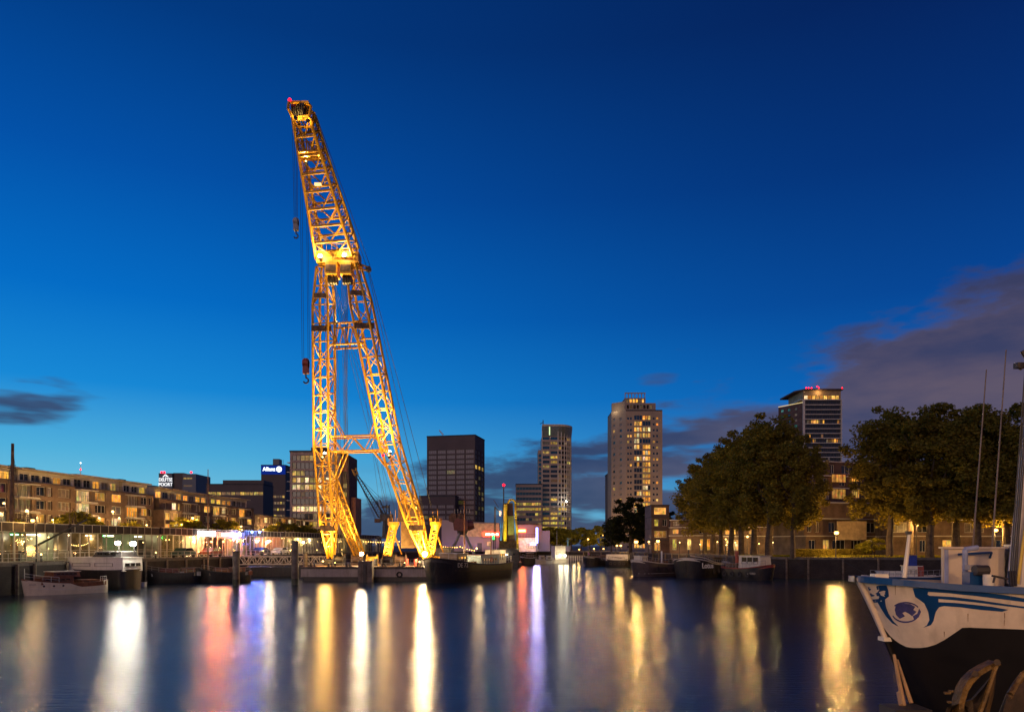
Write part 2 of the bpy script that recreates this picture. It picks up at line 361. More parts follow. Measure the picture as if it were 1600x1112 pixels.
# ------------------------------------------------------------------ water, land, quays
def watermat():
    m = bpy.data.materials.new('harbour_water'); m.use_nodes = True; t = m.node_tree; b = t.nodes['Principled BSDF']
    b.inputs['Base Color'].default_value = (0.005, 0.026, 0.052, 1); b.inputs['Roughness'].default_value = 0.14; b.inputs['IOR'].default_value = 1.33
    b.inputs['Specular IOR Level'].default_value = 0.5
    tcn = nd(t, 'ShaderNodeTexCoord')
    mp = nd(t, 'ShaderNodeMapping'); t.links.new(tcn.outputs['Object'], mp.inputs[0]); mp.inputs['Scale'].default_value = (0.14, 1.6, 1)
    n1 = nd(t, 'ShaderNodeTexNoise', Scale=3.0, Detail=5, Roughness=0.62); t.links.new(mp.outputs[0], n1.inputs[0])
    n2 = nd(t, 'ShaderNodeTexNoise', Scale=0.12, Detail=2); t.links.new(tcn.outputs['Object'], n2.inputs[0])
    h = mth(t, 'MULTIPLY', n1.outputs[0], mth(t, 'ADD', mth(t, 'MULTIPLY', n2.outputs[0], 0.8), 0.3))
    mp3 = nd(t, 'ShaderNodeMapping'); t.links.new(tcn.outputs['Object'], mp3.inputs[0]); mp3.inputs['Scale'].default_value = (0.08, 1.0, 1); mp3.inputs['Rotation'].default_value = (0, 0, 0.12)
    n3 = nd(t, 'ShaderNodeTexNoise', Scale=1.1, Detail=3, Roughness=0.55); t.links.new(mp3.outputs[0], n3.inputs[0])
    h = mth(t, 'ADD', h, mth(t, 'MULTIPLY', n3.outputs[0], 0.06))
    bp = nd(t, 'ShaderNodeBump', Strength=0.6, Distance=0.07); t.links.new(h, bp.inputs['Height']); t.links.new(bp.outputs[0], b.inputs['Normal'])
    return m
struct(MB().quad((-90, -12, 0), (110, -12, 0), (110, 262, 0), (-90, 262, 0)).build('water', watermat()))
ZQ = 3.2
basin = [(-57, 1.5), (-50.6, 77), (-44.8, 130), (-38.2, 190), (-33, 224), (2, 236), (25, 238), (31, 228), (35, 190), (39, 150), (37.5, 118), (44, 111), (80, 104), (82, 20), (9, 7.0), (1.5, 1.5)]
def landmesh():
    bm = bmesh.new(); outer = [(-2500, -600), (2500, -600), (2500, 3500), (-2500, 3500)]
    es = []
    for loop in (outer, basin):
        vs = [bm.verts.new((x, y, ZQ)) for x, y in loop]
        es += [bm.edges.new((vs[i], vs[(i+1) % len(vs)])) for i in range(len(vs))]
    bmesh.ops.triangle_fill(bm, edges=es, use_beauty=True)
    for f in bm.faces:
        if f.normal.z < 0: f.normal_flip()
    me = bpy.data.meshes.new('ground'); bm.to_mesh(me); bm.free(); me.materials.append(mat('quay_paving', (0.2, 0.16, 0.12), 0.85, 0, 0.35, 0.25, 0.3, 3)); return me
struct(link('ground', landmesh()))
wallm = brickmat('quay_masonry', (0.045, 0.033, 0.026), (0.03, 0.022, 0.018), (0.03, 0.025, 0.02), 0.5)
for i in range(len(basin)):
    a = Vector((*basin[i], 0)); b = Vector((*basin[(i+1) % len(basin)], 0)); d = (b - a); ln = d.length; ang = math.atan2(d.y, d.x)
    q = struct(MB().quad((0,0,-1), (ln,0,-1), (ln,0,ZQ-0.3), (0,0,ZQ-0.3)).build('quay_wall', wallm, None, a, (0,0,ang)))
    n = max(1, int(ln / 2.4))
    if a.y > 60 or b.y > 60:
        cap = MB().box(0.012, ln/n-0.012, -0.12, 0.5, -0.3, 0.05).mesh('coping_stone', mat('worn_coping', (0.13, 0.11, 0.09), 0.9, 0, 0.3, 0.5))
        for k in range(n): link('coping_stone', cap, q, (k*ln/n, 0, ZQ))
        pile = MB().tube((0,0,-1), (0,0,ZQ-0.1), 0.16, 7).mesh('fender_pile', M_deck)
        for k in range(0, n, 2): link('fender_pile', pile, q, (k*ln/n + 0.6, -0.3 if False else 0.22*0-0.25, 0))
    else:
        MB().box(0, ln, -0.1, 0.5, -0.3, 0.05).build('coping', M_conc, q, (0, 0, ZQ))

# ------------------------------------------------------------------ the floating crane
def crane():
    A = Vector((-0.2, -0.98, 0)); S = Vector((0.98, -0.2, 0))
    root = thing('floating_crane', 'tall yellow floodlit lattice floating crane rising from the grey barge', 'crane', (-20, 108, 0))
    O = Vector((-20, 108, 0))
    def l(v): return Vector(v) - O
    # pontoon
    hx0, hx1, hy0, hy1 = PX(470, 103) + 20, PX(690, 103) + 20, -5.0, 27.0
    pon = MB().box(hx0, hx1, hy0, hy1, 0.62, 1.75).build('hull', mat('barge_grey_pink', (0.36, 0.3, 0.28), 0.55, 0, 0.2, 0.5, streak=0.4), root)
    MB().box(hx0+0.35, hx1-0.35, hy0+0.2, hy1-0.2, -0.6, 0.618).build('hull_bottom', M_dark, root)
    MB().box(hx0-0.12, hx1+0.12, hy0-0.12, hy1+0.12, 1.752, 2.0).build('gunwale', M_darksteel, root)
    MB().box(hx0, hx1, hy0, hy1, 2.002, 2.05).build('deck', M_rust, root)
    seam = MB().box(0, 0.05, -0.03, 0, 0.7, 1.7).mesh('hull_rib', M_grey)
    for k in range(1, 14): link('hull_rib', seam, root, (hx0 + k*(hx1-hx0)/14, hy0, 0))
    tyre = MB(); 
    for k in range(10):
        a0, a1 = 2*math.pi*k/10, 2*math.pi*(k+1)/10
        tyre.tube((0.34*math.cos(a0), 0, 0.34*math.sin(a0)), (0.34*math.cos(a1), 0, 0.34*math.sin(a1)), 0.12, 6)
    tm = tyre.mesh('tyre_fender', M_dark)
    for k in range(3): link('tyre_fender', tm, root, (hx0 + 9.4 + k*4.4, hy0-0.14, 0.95))
    # railing along the deck edge, posts one by one
    for k in range(15):
        x = hx0 + 0.3 + k*(hx1-hx0-0.6)/14; member('railing_post', (x, hy0+0.2, 2.05), (x, hy0+0.2, 3.05), 0.03, M_grey, root)
    for z in (2.55, 3.05): member('rail', (hx0+0.3, hy0+0.2, z), (hx1-0.3, hy0+0.2, z), 0.022, M_grey, root)
    # nodes (world)
    base = [Vector((-27.4, 111.4, 3.2)), Vector((-12.6, 108.4, 3.2))]
    port = [Vector((-26.9, 105.6, 19.4)), Vector((-17.2, 103.6, 19.4))]
    knee = [Vector((-25.0, 97.6, 42.0)), Vector((-20.9, 96.8, 42.0))]
    top = [Vector((PX(461, 86.2), 86.2, PZ(180, 86.2))), Vector((PX(486, 85.8), 85.8, PZ(180, 85.8)))]
    def lattice(part, nodes, n_b, rc=0.17, rb=0.085, mats=M_yellow):
        """nodes: list of (centre, half width along S, half depth along B); 4 chords, ring + zigzag braces per bay"""
        rings = []
        tot = len(n_b)
        for i in range(tot):
            c0, w0, d0 = nodes[i]; c1, w1, d1 = nodes[i+1]
            for k in range(n_b[i] + (1 if i == tot-1 else 0)):
                t = k / n_b[i]; rings.append((c0.lerp(c1, t), w0 + (w1-w0)*t, d0 + (d1-d0)*t))
        ax = (nodes[-1][0] - nodes[0][0]).normalized(); B = ax.cross(S).normalized()   # pointing aft/front
        def P(r, k):
            c, w, d = r; sx, sy = ((-1,-1), (1,-1), (1,1), (-1,1))[k]; return l(c + S*w*sx + B*d*sy)
        for i in range(tot):
            i0 = sum(n_b[:i]); i1 = i0 + n_b[i]
            for k in range(4): member('chord', P(rings[i0], k), P(rings[i1], k), rc, mats, part, 8)
        for j in range(len(rings)):
            for k in range(4):
                if j: member('brace', P(rings[j], k), P(rings[j], (k+1) % 4), rb, mats, part, 5)
                if j < len(rings)-1:
                    a, b = (k, (k+1) % 4) if (j + k) % 2 else ((k+1) % 4, k)
                    member('diagonal', P(rings[j], a), P(rings[j+1], b), rb, mats, part, 5)
        return rings
    for s in (0, 1):
        leg = MB().box(-0.9, 0.9, -0.9, 0.9, -1.15, -0.35).build('leg', M_darksteel, root, l(base[s])); leg['label'] = ('near vertical left leg', 'right leg leaning inwards')[s]
        # its own mesh is the foot; members go under it in its local frame
        off = l(base[s])
        O_old = O
        def l(v, _o=O_old, _f=off): return Vector(v) - _o - _f
        m1 = base[s].lerp(port[s], 0.35)
        lattice(leg, [(base[s], 0.35, 0.35), (m1, 1.0, 0.95), (port[s], 1.12, 1.2), (port[s].lerp(knee[s], 0.8), 1.1, 1.1), (knee[s], 0.62, 0.8)], [3, 4, 8, 2])
        for c, w_, h_ in ((l(base[s].lerp(port[s], 0.27)), 1.05, 0.4), (l(port[s].lerp(knee[s], 0.655)), 1.35, 0.4), (l(port[s].lerp(knee[s], 0.83)), 0.95, 0.33)):
            MB().box(-w_, w_, -1.35, -1.22, -h_, h_).build('gusset_plate', M_rust, leg, c)
        # ladder
        a = l(base[s]) + Vector((0.1, -0.2, 0.2)); b = l(knee[s]) + Vector((0.1, -0.2, 0))
        lad = MB().tube(a, b, 0.03, 5).tube(a + Vector((0.4,0,0)), b + Vector((0.4,0,0)), 0.03, 5)
        for k in range(90):
            q = a.lerp(b, k/90); lad.tube(q, q + Vector((0.4,0,0)), 0.02, 4)
        lad.build('ladder', M_yellow, leg)
        def l(v, _o=O_old): return Vector(v) - _o
    # lower portal: two trusses (front and back) with knee braces
    def portal(z0, z1, wl, name, kb=True, nz=6):
        fr = MB().box(-0.01, 0.01, -0.01, 0.01, -0.01, 0.01)
        def at(s, z):
            if z <= port[s].z: return base[s].lerp(port[s], (z-base[s].z)/(port[s].z-base[s].z))
            return port[s].lerp(knee[s], (z-port[s].z)/(knee[s].z-port[s].z))
        part = None
        for dpt in (-1.1, 1.1):
            B = Vector((0.2*0.97, 0.97*dpt/abs(dpt), 0.2)) * abs(dpt)
            pts = {}
            for z in (z0, z1):
                a = at(0, z) + S*wl + B; b = at(1, z) - S*wl + B; pts[z] = (l(a), l(b))
            if part is None: part = MB().tube(pts[z0][0], pts[z0][1], 0.13, 8).build(name, M_yellow, root)
            else: member('chord', *pts[z0], 0.13, M_yellow, part, 8)
            member('chord', *pts[z1], 0.13, M_yellow, part, 8)
            for k in range(nz):
                t0, t1 = k/nz, (k+1)/nz; lo = pts[z0]; hi = pts[z1]
                a, b = (lo[0].lerp(lo[1], t0), hi[0].lerp(hi[1], t1)) if k % 2 else (hi[0].lerp(hi[1], t0), lo[0].lerp(lo[1], t1))
                member('diagonal', a, b, 0.08, M_yellow, part)
            if kb:
                for s in (0, 1):
                    u = 0 if s == 0 else 1; sg = 1 if s == 0 else -1
                    member('knee_brace', l(at(s, z1+3.2) + S*wl*sg + B), pts[z1][0].lerp(pts[z1][1], 0.24 if s == 0 else 0.76), 0.09, M_yellow, part)
                    member('knee_brace', l(at(s, z0-4.2) + S*wl*sg + B), pts[z0][0].lerp(pts[z0][1], 0.26 if s == 0 else 0.74), 0.11, M_yellow, part)
        return part
    portal(18.2, 20.2, 0.9, 'portal_frame', True, 5)
    portal(32.0, 34.6, 0.9, 'cross_frame', False, 6)
    # knee: beam, two yellow sheave blocks, outrigger
    kn = MB().box(-2.6, 2.9, -1.0, 1.0, -0.75, 0.65).build('knee_beam', M_yellow, root, l(Vector((-22.95, 97.0, 42.7))), (0,0,0))
    for x in (-1.35, 0.55):
        b = MB().box(x, x+1.45, -1.3, 0.9, -2.4, -0.8).build('sheave_block', M_yellow, kn)
        mbs = MB()
        for k in range(4): mbs.tube((x+0.2+k*0.32, -0.3, -2.9), (x+0.4+k*0.32, -0.3, -2.9), 0.6, 12)
        mbs.build('sheave', M_darksteel, kn)
        MB().box(x+0.05, x+1.4, -1.35, -1.31, -2.0, -1.2).build('block_plate', M_rust, kn)
    for k in range(9): member('railing_post', (-2.6+k*0.68, -1.02, 0.65), (-2.6+k*0.68, -1.02, 1.6), 0.03, M_yellow, kn)
    member('rail', (-2.6, -1.02, 1.6), (2.9, -1.02, 1.6), 0.03, M_yellow, kn)
    out = Vector((PX(575, 97), 97.2, PZ(417, 97)))
    kk = Vector((PX(552, 97), 97.2, PZ(408, 97)))
    og = MB().tube(l(kk), l(out), 0.12, 6).tube(l(kk + Vector((0,0,-0.9))), l(out + Vector((0,0,-0.4))), 0.12, 6).build('outrigger', M_yellow, root)
    for k in range(4):
        a = l(kk.lerp(out, k/4)); b = l((kk + Vector((0,0,-0.9))).lerp(out + Vector((0,0,-0.4)), (k+1)/4)); member('brace', a, b, 0.06, M_yellow, og)
    MB().tube(l(out) + Vector((0,-0.1,-0.2)), l(out) + Vector((0,0.25,-0.2)), 0.4, 10).build('sheave', M_darksteel, og)
    # jib
    jb = MB().box(-0.02, 0.02, -0.02, 0.02, -0.02, 0.02)
    j0 = (knee[0] + knee[1]) / 2 + Vector((0, -0.3, 1.4)); j0.x = PX(526, 96.6); j1 = (top[0] + top[1]) / 2
    jib = MB().box(-2.6, 2.6, -0.5, 0.5, -0.5, 0.3).build('jib', M_yellow, root, l(j0) + Vector((0,0,-0.2)))
    off = l(j0) + Vector((0,0,-0.2)); o2 = O + off
    def l2(v): return Vector(v) - o2
    ax = (j1 - j0).normalized(); B = ax.cross(S).normalized()
    nb = 8
    def ring(t): return j0.lerp(j1, t), 2.55 + (1.02-2.55)*t, 1.25 + (0.8-1.25)*t
    def PJ(t, k):
        c, w, d = ring(t); sx, sy = ((-1,-1), (1,-1), (1,1), (-1,1))[k]; return l2(c + S*w*sx + B*d*sy)
    for k in range(4): member('chord', PJ(0, k), PJ(1, k), 0.2, M_yellow, jib, 8)
    for j in range(nb + 1):
        t = j / nb
        for k in range(4): member('brace', PJ(t, k), PJ(t, (k+1) % 4), 0.16 if k in (0, 2) else 0.09, M_yellow, jib, 6)
        if j < nb:
            t1 = (j+1)/nb
            for k in (0, 2):   # wide faces: V bracing to the middle of the lower bar
                a, b = k, (k+1) % 4; midp = (PJ(t, a) + PJ(t, b)) / 2
                member('diagonal', PJ(t1, a), midp, 0.1, M_yellow, jib, 5); member('diagonal', PJ(t1, b), midp, 0.1, M_yellow, jib, 5)
                member('diagonal', PJ(t, a).lerp(PJ(t1, a), 0.5), PJ(t1, a).lerp(midp, 0.5), 0.045, M_yellow, jib, 5)
                member('diagonal', PJ(t, b).lerp(PJ(t1, b), 0.5), PJ(t1, b).lerp(midp, 0.5), 0.045, M_yellow, jib, 5)
            for k in (1, 3):   # narrow faces: double zigzag
                a, b = k, (k+1) % 4; tm = (t + t1) / 2
                member('diagonal', PJ(t, a), PJ(tm, b), 0.06, M_yellow, jib, 5); member('diagonal', PJ(tm, b), PJ(t1, a), 0.06, M_yellow, jib, 5)
                member('diagonal', PJ(t, b), PJ(tm, a), 0.06, M_yellow, jib, 5); member('brace', PJ(tm, a), PJ(tm, b), 0.05, M_yellow, jib, 5)
    # work platform up the jib
    c = l2(j0.lerp(j1, 0.72)); wp = MB().box(c.x-1.5, c.x+1.4, c.y-1.5, c.y+0.6, c.z-0.15, c.z).build('platform', M_yellow, jib)
    mbp = MB()
    for k in range(6): mbp.tube((c.x-1.5+k*0.58, c.y-1.5, c.z), (c.x-1.5+k*0.58, c.y-1.5, c.z+1.1), 0.035, 4)
    mbp.tube((c.x-1.5, c.y-1.5, c.z+1.1), (c.x+1.4, c.y-1.5, c.z+1.1), 0.04, 4)
    for k in range(5): mbp.box(c.x-0.6+k*0.28, c.x-0.45+k*0.28, c.y-1.2, c.y-1.0, c.z+0.1, c.z+1.3)
    mbp.build('railing', M_yellow, jib)
    for t_, ww in ((0.5, 0.4),):
        c = l2(j0.lerp(j1, t_)); MB().box(c.x-0.45, c.x+0.4, c.y-1.5, c.y-1.2, c.z-0.3, c.z).build('lamp_box', emis('work_lamp', (1, 0.7, 0.3), 1.4, False), jib)
    # jib ladder
    a, b = PJ(0.0, 0).lerp(PJ(0.0, 3), 0.5), PJ(1.0, 0).lerp(PJ(1.0, 3), 0.5); lad = MB().tube(a, b, 0.03, 4).tube(a + Vector((0.45,0,0)), b + Vector((0.45,0,0)), 0.03, 4)
    for k in range(60): q = a.lerp(b, k/60); lad.tube(q, q + Vector((0.45,0,0)), 0.02, 4)
    lad.build('ladder', M_yellow, jib)
    # head
    hc = (top[0] + top[1]) / 2
    hl, hr = Vector((PX(455, 85.2), 85.2, PZ(170, 85.2))), Vector((PX(487, 86.6), 86.6, PZ(171, 86.6)))
    hd = MB()
    for y in (-0.9, 0.7):
        pts = [l(top[0] + Vector((0.1, y, -1.0))), l(top[1] + Vector((0, y, -1.0))), l(hr + Vector((0.15, y, -0.2))), l(hr + Vector((-0.3, y, 0.25))), l(hl + Vector((0, y, 0.2))), l(hl + Vector((-0.1, y, -0.5)))]
        hd.path(pts + [pts[0]], 0.17, 6)
    hb = l(hl); he = l(hr)
    hd.box(hb.x-0.05, he.x, -22.9 , -21.3, he.z-0.15, he.z+0.12)
    head = hd.build('head', M_yellow, root)
    for x, zz in ((PX(463, 86), 174), (PX(473, 86), 173)):
        mbs = MB()
        for k in range(3): mbs.tube(Vector((x-0.30+k*0.22+20, -22.4, PZ(zz+4, 86))), Vector((x-0.2+k*0.22+20, -22.4, PZ(zz+4, 86))), 0.75, 14)
        mbs.box(x-0.38+20, x+0.36+20, -22.9, -21.8, PZ(zz, 86), PZ(zz-5, 86))
        mbs.build('sheave_block', M_darksteel, head)
    bc = MB().tube((0,0,-0.3), (0,0,0.1), 0.08, 6).build('beacon_post', M_darksteel, root, l(hl) + Vector((0.1, -0.9, 0.35)))
    MB().ball((0,0,0.1), 0.2).build('beacon', M_red, bc); plight(l(hl) + Vector((0.2, 0, 0.9)), 60, (1, 0.03, 0.05), 0.25, root)
    # ropes
    def rope(a, b, r=0.035, part=root): member('cable', l(a), l(b), r, M_cable, part, 5)
    h1 = Vector((PX(462.5, 85), 85.0, PZ(343, 85))); h2 = Vector((PX(478, 86.5), 86.5, PZ(563, 86.5)))
    for d in (-0.35, -0.12, 0.12, 0.3): rope(Vector((h1.x+d-0.1, 85, PZ(184, 85))), h1 + Vector((d*0.6, 0, 0.3)), 0.022)
    for d in (-0.45, -0.25, 0.25, 0.42): rope(Vector((h2.x+d-0.2, 86.4, PZ(262, 86.5))), h2 + Vector((d, 0, 0.2)), 0.022)
    def hookblock(p, r, m, s):
        b = MB().box(-0.3*s, 0.3*s, -0.3*s, 0.3*s, -1.5*s, 0.0).build('hook_block', m, root, l(p))
        MB().tube((-0.18*s, 0, -0.25*s), (0.18*s, 0, -0.25*s), 0.5*s, 12).tube((-0.3*s, 0, -0.35*s), (-0.2*s, 0, -0.35*s), 0.5*s, 12).tube((0.2*s, 0, -0.35*s), (0.3*s, 0, -0.35*s), 0.5*s, 12).build('sheave', m, b)
        hk = MB(); pr = Vector((0, 0, -1.5*s)); 
        pts = [Vector((0,0,-1.5*s)), Vector((0,0,-1.95*s))] + [Vector((0.28*s*math.sin(a)-0.0, 0, -2.25*s + 0.3*s*math.cos(a))) for a in [k*0.55 for k in range(9)]]
        hk.path(pts, 0.09*s, 6).build('hook', M_darksteel, b)
    hookblock(h1, 0.5, M_grey, 0.85); hookblock(h2, 0.6, mat('red_paint', (0.35, 0.05, 0.03), 0.5), 1.05)
    ja = Vector((PX(492, 86.4), 86.4, PZ(180, 86.4)))
    rear = Vector((PX(662, 122), 122, PZ(800, 122)))
    for d in (0, 0.5): rope(ja + Vector((d*0.3,0,0)), out + Vector((-0.2+d, 0, 0)), 0.035); rope(out + Vector((-0.1+d*0.3, 0, -0.2)), rear + Vector((d*3, 0, 0)), 0.04)
    # falls from the knee blocks to the deck winches
    for k in range(7):
        x = PX(517 + k*1.6 if k < 4 else 532 + (k-4)*2, 96); rope(Vector((x, 96.5, 39.8)), Vector((PX(528 + k*2.4, 112), 112.0 + k*0.4, 3.0)), 0.026)
    for k in range(4): rope(Vector((PX(540+k, 96.5), 96.7, 40.0)), Vector((PX(535+k*2, 115), 115, 3.0)), 0.024)
    for k in range(4): rope(Vector((PX(512+k, 96.5), 96.9, 41.0)), Vector((PX(618+k*7, 124), 124, 6.0 + 2*k)), 0.03)
    for k in range(3): rope(Vector((PX(545+k*2, 96.5), 96.9, 41.0)), Vector((PX(600+k*7, 124), 124, 6.0)), 0.02)
    for k in range(2): rope(Vector((PX(592+k*4, 104), 104, 20)), Vector((PX(640+k*6, 124), 124, 8)), 0.03)
    # rear lattice struts (raked forward) and the two short raked posts with round heads
    def strut(b, t, w0, w1, nb, lab):
        nonlocal_off = l(b)
        part = MB().box(-w0-0.3, w0+0.3, -1.0, 1.0, -1.3, -0.2).build('rear_strut', M_darksteel, root, nonlocal_off)
        part['label'] = lab
        def l3(v): return Vector(v) - O - nonlocal_off
        ax = (t - b).normalized(); B = ax.cross(S).normalized()
        def P(tt, k):
            c = b.lerp(t, tt); w = w0 + (w1-w0)*tt; sx, sy = ((-1,-1), (1,-1), (1,1), (-1,1))[k]; return l3(c + S*w*sx + B*w*sy)
        for k in range(4): member('chord', P(0, k), P(1, k), 0.13, M_yellow, part)
        for j in range(nb):
            for k in range(4):
                member('brace', P(j/nb, k), P(j/nb, (k+1) % 4), 0.06, M_yellow, part, 5)
                member('diagonal', P(j/nb, k), P((j+1)/nb, (k+1) % 4), 0.06, M_yellow, part, 5); member('diagonal', P(j/nb, (k+1) % 4), P((j+1)/nb, k), 0.06, M_yellow, part, 5)
        return part
    Yb = 121.0
    strut(Vector((PX(562, Yb), Yb, 3.4)), Vector((PX(527, Yb), Yb-5, PZ(752, Yb-5))), 0.62, 0.95, 12, 'left raked strut behind the leg')
    strut(Vector((PX(664, Yb), Yb, 3.4)), Vector((PX(640, Yb), Yb-3, PZ(770, Yb))), 0.62, 0.95, 9, 'right raked strut behind the leg')
    def post(pxb, pxt, lab):
        Y = 118.0; b = Vector((PX(pxb, Y), Y, 2.6)); t = Vector((PX(pxt, Y), Y, PZ(818, Y)))
        pt = MB().box(-0.9, 0.9, -0.9, 0.9, -0.55, 0.3).build('rear_post', M_darksteel, root, l(b)); pt['label'] = lab
        d = t - b
        for sx in (-0.55, 0.55):
            for sy in (-0.5, 0.5): member('chord', Vector((sx, sy, 0.2)), d + Vector((sx*0.9, sy, -0.2)), 0.14, M_yellow, pt, 8)
        for k in range(9):
            for sy in (-0.5, 0.5):
                q = d*(k/9); q2 = d*((k+1)/9); member('brace', q + Vector((-0.55, sy, 0.2)), q2 + Vector((0.55, sy, 0.2)), 0.09, M_yellow, pt, 5)
                member('brace', q + Vector((-0.55, sy, 0.3)), q + Vector((0.55, sy, 0.3)), 0.07, M_yellow, pt, 5)
        MB().tube(d + Vector((0,0,-0.2)), d + Vector((0,0,0.3)), 0.95, 14).tube(d + Vector((0,0,-0.9)), d + Vector((0.0,0,-0.2)), 0.6, 12, 0.85).build('post_head', M_yellow, pt)
        mbh = MB()
        for k in range(8):
            a_ = 2*math.pi*k/8; mbh.tube(d + Vector((0.95*math.cos(a_), 0.95*math.sin(a_), 0.35)), d + Vector((0.95*math.cos(a_), 0.95*math.sin(a_), 0.9)), 0.05, 4)
        mbh.tube(d + Vector((-0.3,0,0.3)), d + Vector((-0.5,0,2.0)), 0.04, 4).tube(d + Vector((0.3,0,0.3)), d + Vector((0.3,0,2.2)), 0.04, 4)
        mbh.build('post_railing', M_yellow, pt)
        # braces up to the aft
        member('stay', d*0.7 + Vector((0.5,0,0)), Vector((2.2, 1.5, 1.0)), 0.12, M_yellow, pt)
        plight(Vector((0.2, -3.2, 1.6)), 700, (1, 0.6, 0.18), 0.6, pt)  # bare spill light added in front of the post, without a fitting
        spot(Vector((0.2, -1.5, 0.3)), d*0.8, 2600, angle=80, parent=pt)
        spot(Vector((-0.2, -1.3, 1.0)), d*1.2 , 1500, angle=60, parent=pt)
    post(604, 615, 'left raked post with round platform'); post(671, 681, 'right raked post with round platform')
    # deck gear: winch houses, winches, bollards, hanging cab on the right
    wh = MB().box(6.2, 9.6, 14, 18, 2.05, 4.6).build('winch_house', M_grey, root)
    MB().box(6.0, 9.8, 13.8, 18.2, 4.6, 4.75).build('winch_house_roof', M_darksteel, root)
    c = l(Vector((PX(637, 110), 111, PZ(800, 111)))); MB().box(c.x-1.5, c.x+1.5, c.y-0.6, c.y+1.2, c.z-1.4, c.z+1.2).build('machinery_box', M_rust, root)
    MB().box(c.x-1.1, c.x+1.2, c.y-0.5, c.y+1.1, c.z-5.4, c.z-1.4).build('machinery_column', mat('ochre_paint', (0.35, 0.2, 0.05), 0.6), root)
    for k, x in enumerate((-5.8, -3.6, -0.9, 1.2, 3.4, 8.7)):
        w = MB().tube((x-0.7, 2+k % 2*2, 2.9), (x+0.7, 2+k % 2*2, 2.9), 0.5, 14).tube((x-0.8, 2+k % 2*2, 2.9), (x-0.7, 2+k % 2*2, 2.9), 0.8, 14).tube((x+0.7, 2+k % 2*2, 2.9), (x+0.8, 2+k % 2*2, 2.9), 0.8, 14)
        w.box(x-0.9, x+0.9, 1.4+k % 2*2, 2.6+k % 2*2, 2.05, 2.4).build('winch', (M_darksteel, M_rust, M_yellow)[k % 3], root)
    for k in range(8):
        x = hx0 + 1.2 + k*2.5; MB().tube((x, -4.2, 2.05), (x, -4.2, 2.6), 0.13, 8).tube((x+0.5, -4.2, 2.05), (x+0.5, -4.2, 2.6), 0.13, 8).box(x-0.3, x+0.8, -4.4, -4.0, 2.05, 2.12).build('bollard', M_darksteel, root)
    for k, x in enumerate((0.2, 4.7, 6.0)): MB().tube((x, -1, 2.05), (x, -1, 3.1), 0.28, 8).build('drum', mat('red_drum', (0.4, 0.04, 0.02), 0.5) if k else M_darksteel, root)
    # floodlights: housing + glowing lens + the beam
    def flood(p, tgt, en, rad=0.16, ang=80, bulb=M_bulbW, pe=0, par=root):
        p = Vector(p); lp = l(p); d = (Vector(tgt) - p).normalized()
        h = MB().tube(lp - d*0.35, lp, 0.12, 8, 0.26).build('floodlight', M_darksteel, par)
        MB().ball(lp + d*0.06, rad, 8, 5).build('lens', bulb, h)
        spot(lp + d*0.15, l(tgt), en * 2.7, (1, 0.62, 0.17), angle=ang, parent=root, radius=0.2)
        spot(lp + d*0.15, l(tgt), en * 5.0, (1, 0.62, 0.17), angle=ang*0.42, parent=root, radius=0.2)
        if pe: plight(lp + Vector((0, -0.35, 0.1)), pe, (1, 0.74, 0.4), rad*1.2, root)
    for s in (0, 1):
        b = base[s]
        flood(b + Vector((-0.8, -1.6, -0.6)), port[s], 5200, 0.13)
        plight(l(b + Vector((0, -3.6, 1.0))), 1300, (1, 0.55, 0.13), 0.8, root); plight(l(port[s] + Vector((0, -3.4, 0))), 900, (1, 0.55, 0.13), 1.0, root)  # bare amber lights added before the legs for glow and water streaks
        flood(Vector((b.x + (2.5 if s == 0 else -2.5), 103.6, 2.5)), port[s] + Vector((0, 0, 4)), 700, 0.1, 60)  # floodlights added on the deck edge to brighten the leg fronts
        flood(b + Vector((0.9, 1.4, -0.6)), port[s], 5200, 0.1)
        flood(port[s] + Vector((0.0, 0.1, -1.2)), knee[s], 4500, 0.17, 75, M_bulbC)
        flood(port[s] + Vector((0.2, -1.9, -2.0)), knee[s] + Vector((0, 2, 0)), 5200, 0.1, 60)
    flood(Vector((PX(565, 107), 107, PZ(866, 107))), base[0].lerp(port[0], 0.7) + Vector((2, 4, 0)), 4500, 0.3, 90, M_bulbC, 2000)
    flood(Vector((PX(664, 106), 106, PZ(866, 106))), port[1], 5500, 0.36, 90, M_bulbC, 6000)
    flood(Vector((PX(668, 112), 112, 3.0)), Vector((PX(655, 121), 121, 12)), 3500, 0.12, 90)
    flood(Vector((PX(560, 116), 116, 3.0)), Vector((PX(540, 118), 118, 13)), 4500, 0.12, 80)
    flood(Vector((PX(502, 96.2), 95.6, PZ(403, 96))), j0.lerp(j1, 0.8), 14000, 0.26, 85, M_bulbC, 500)
    flood(Vector((PX(540, 96.2), 95.6, PZ(401, 96))), j0.lerp(j1, 0.8), 14000, 0.26, 85, M_bulbC, 500)
    flood(j0.lerp(j1, 0.66) + Vector((-0.9, -1.0, 0)), j1, 2200, 0.09, 85); flood(j0.lerp(j1, 0.68) + Vector((0.9, -1.0, 0)), j1, 2200, 0.12, 85)
    flood(Vector((PX(530, 100), 98.5, 34.9)), Vector((-22.9, 97, 42)), 1300, 0.06, 90)
    flood(Vector((PX(463, 84.5), 84.3, PZ(186, 84.5))), hl + Vector((0.9, 0.6, 0)), 70, 0.05, 110); flood(Vector((PX(482, 84.8), 84.6, PZ(190, 84.8))), hr + Vector((-0.5, 0.4, 0)), 70, 0.05, 110)
    r2 = MB().ball((0,0,0), 0.2).build('beacon', M_red, root, l(Vector((PX(600.5, 103), 102, PZ(711, 102)))))
    return root
crane()
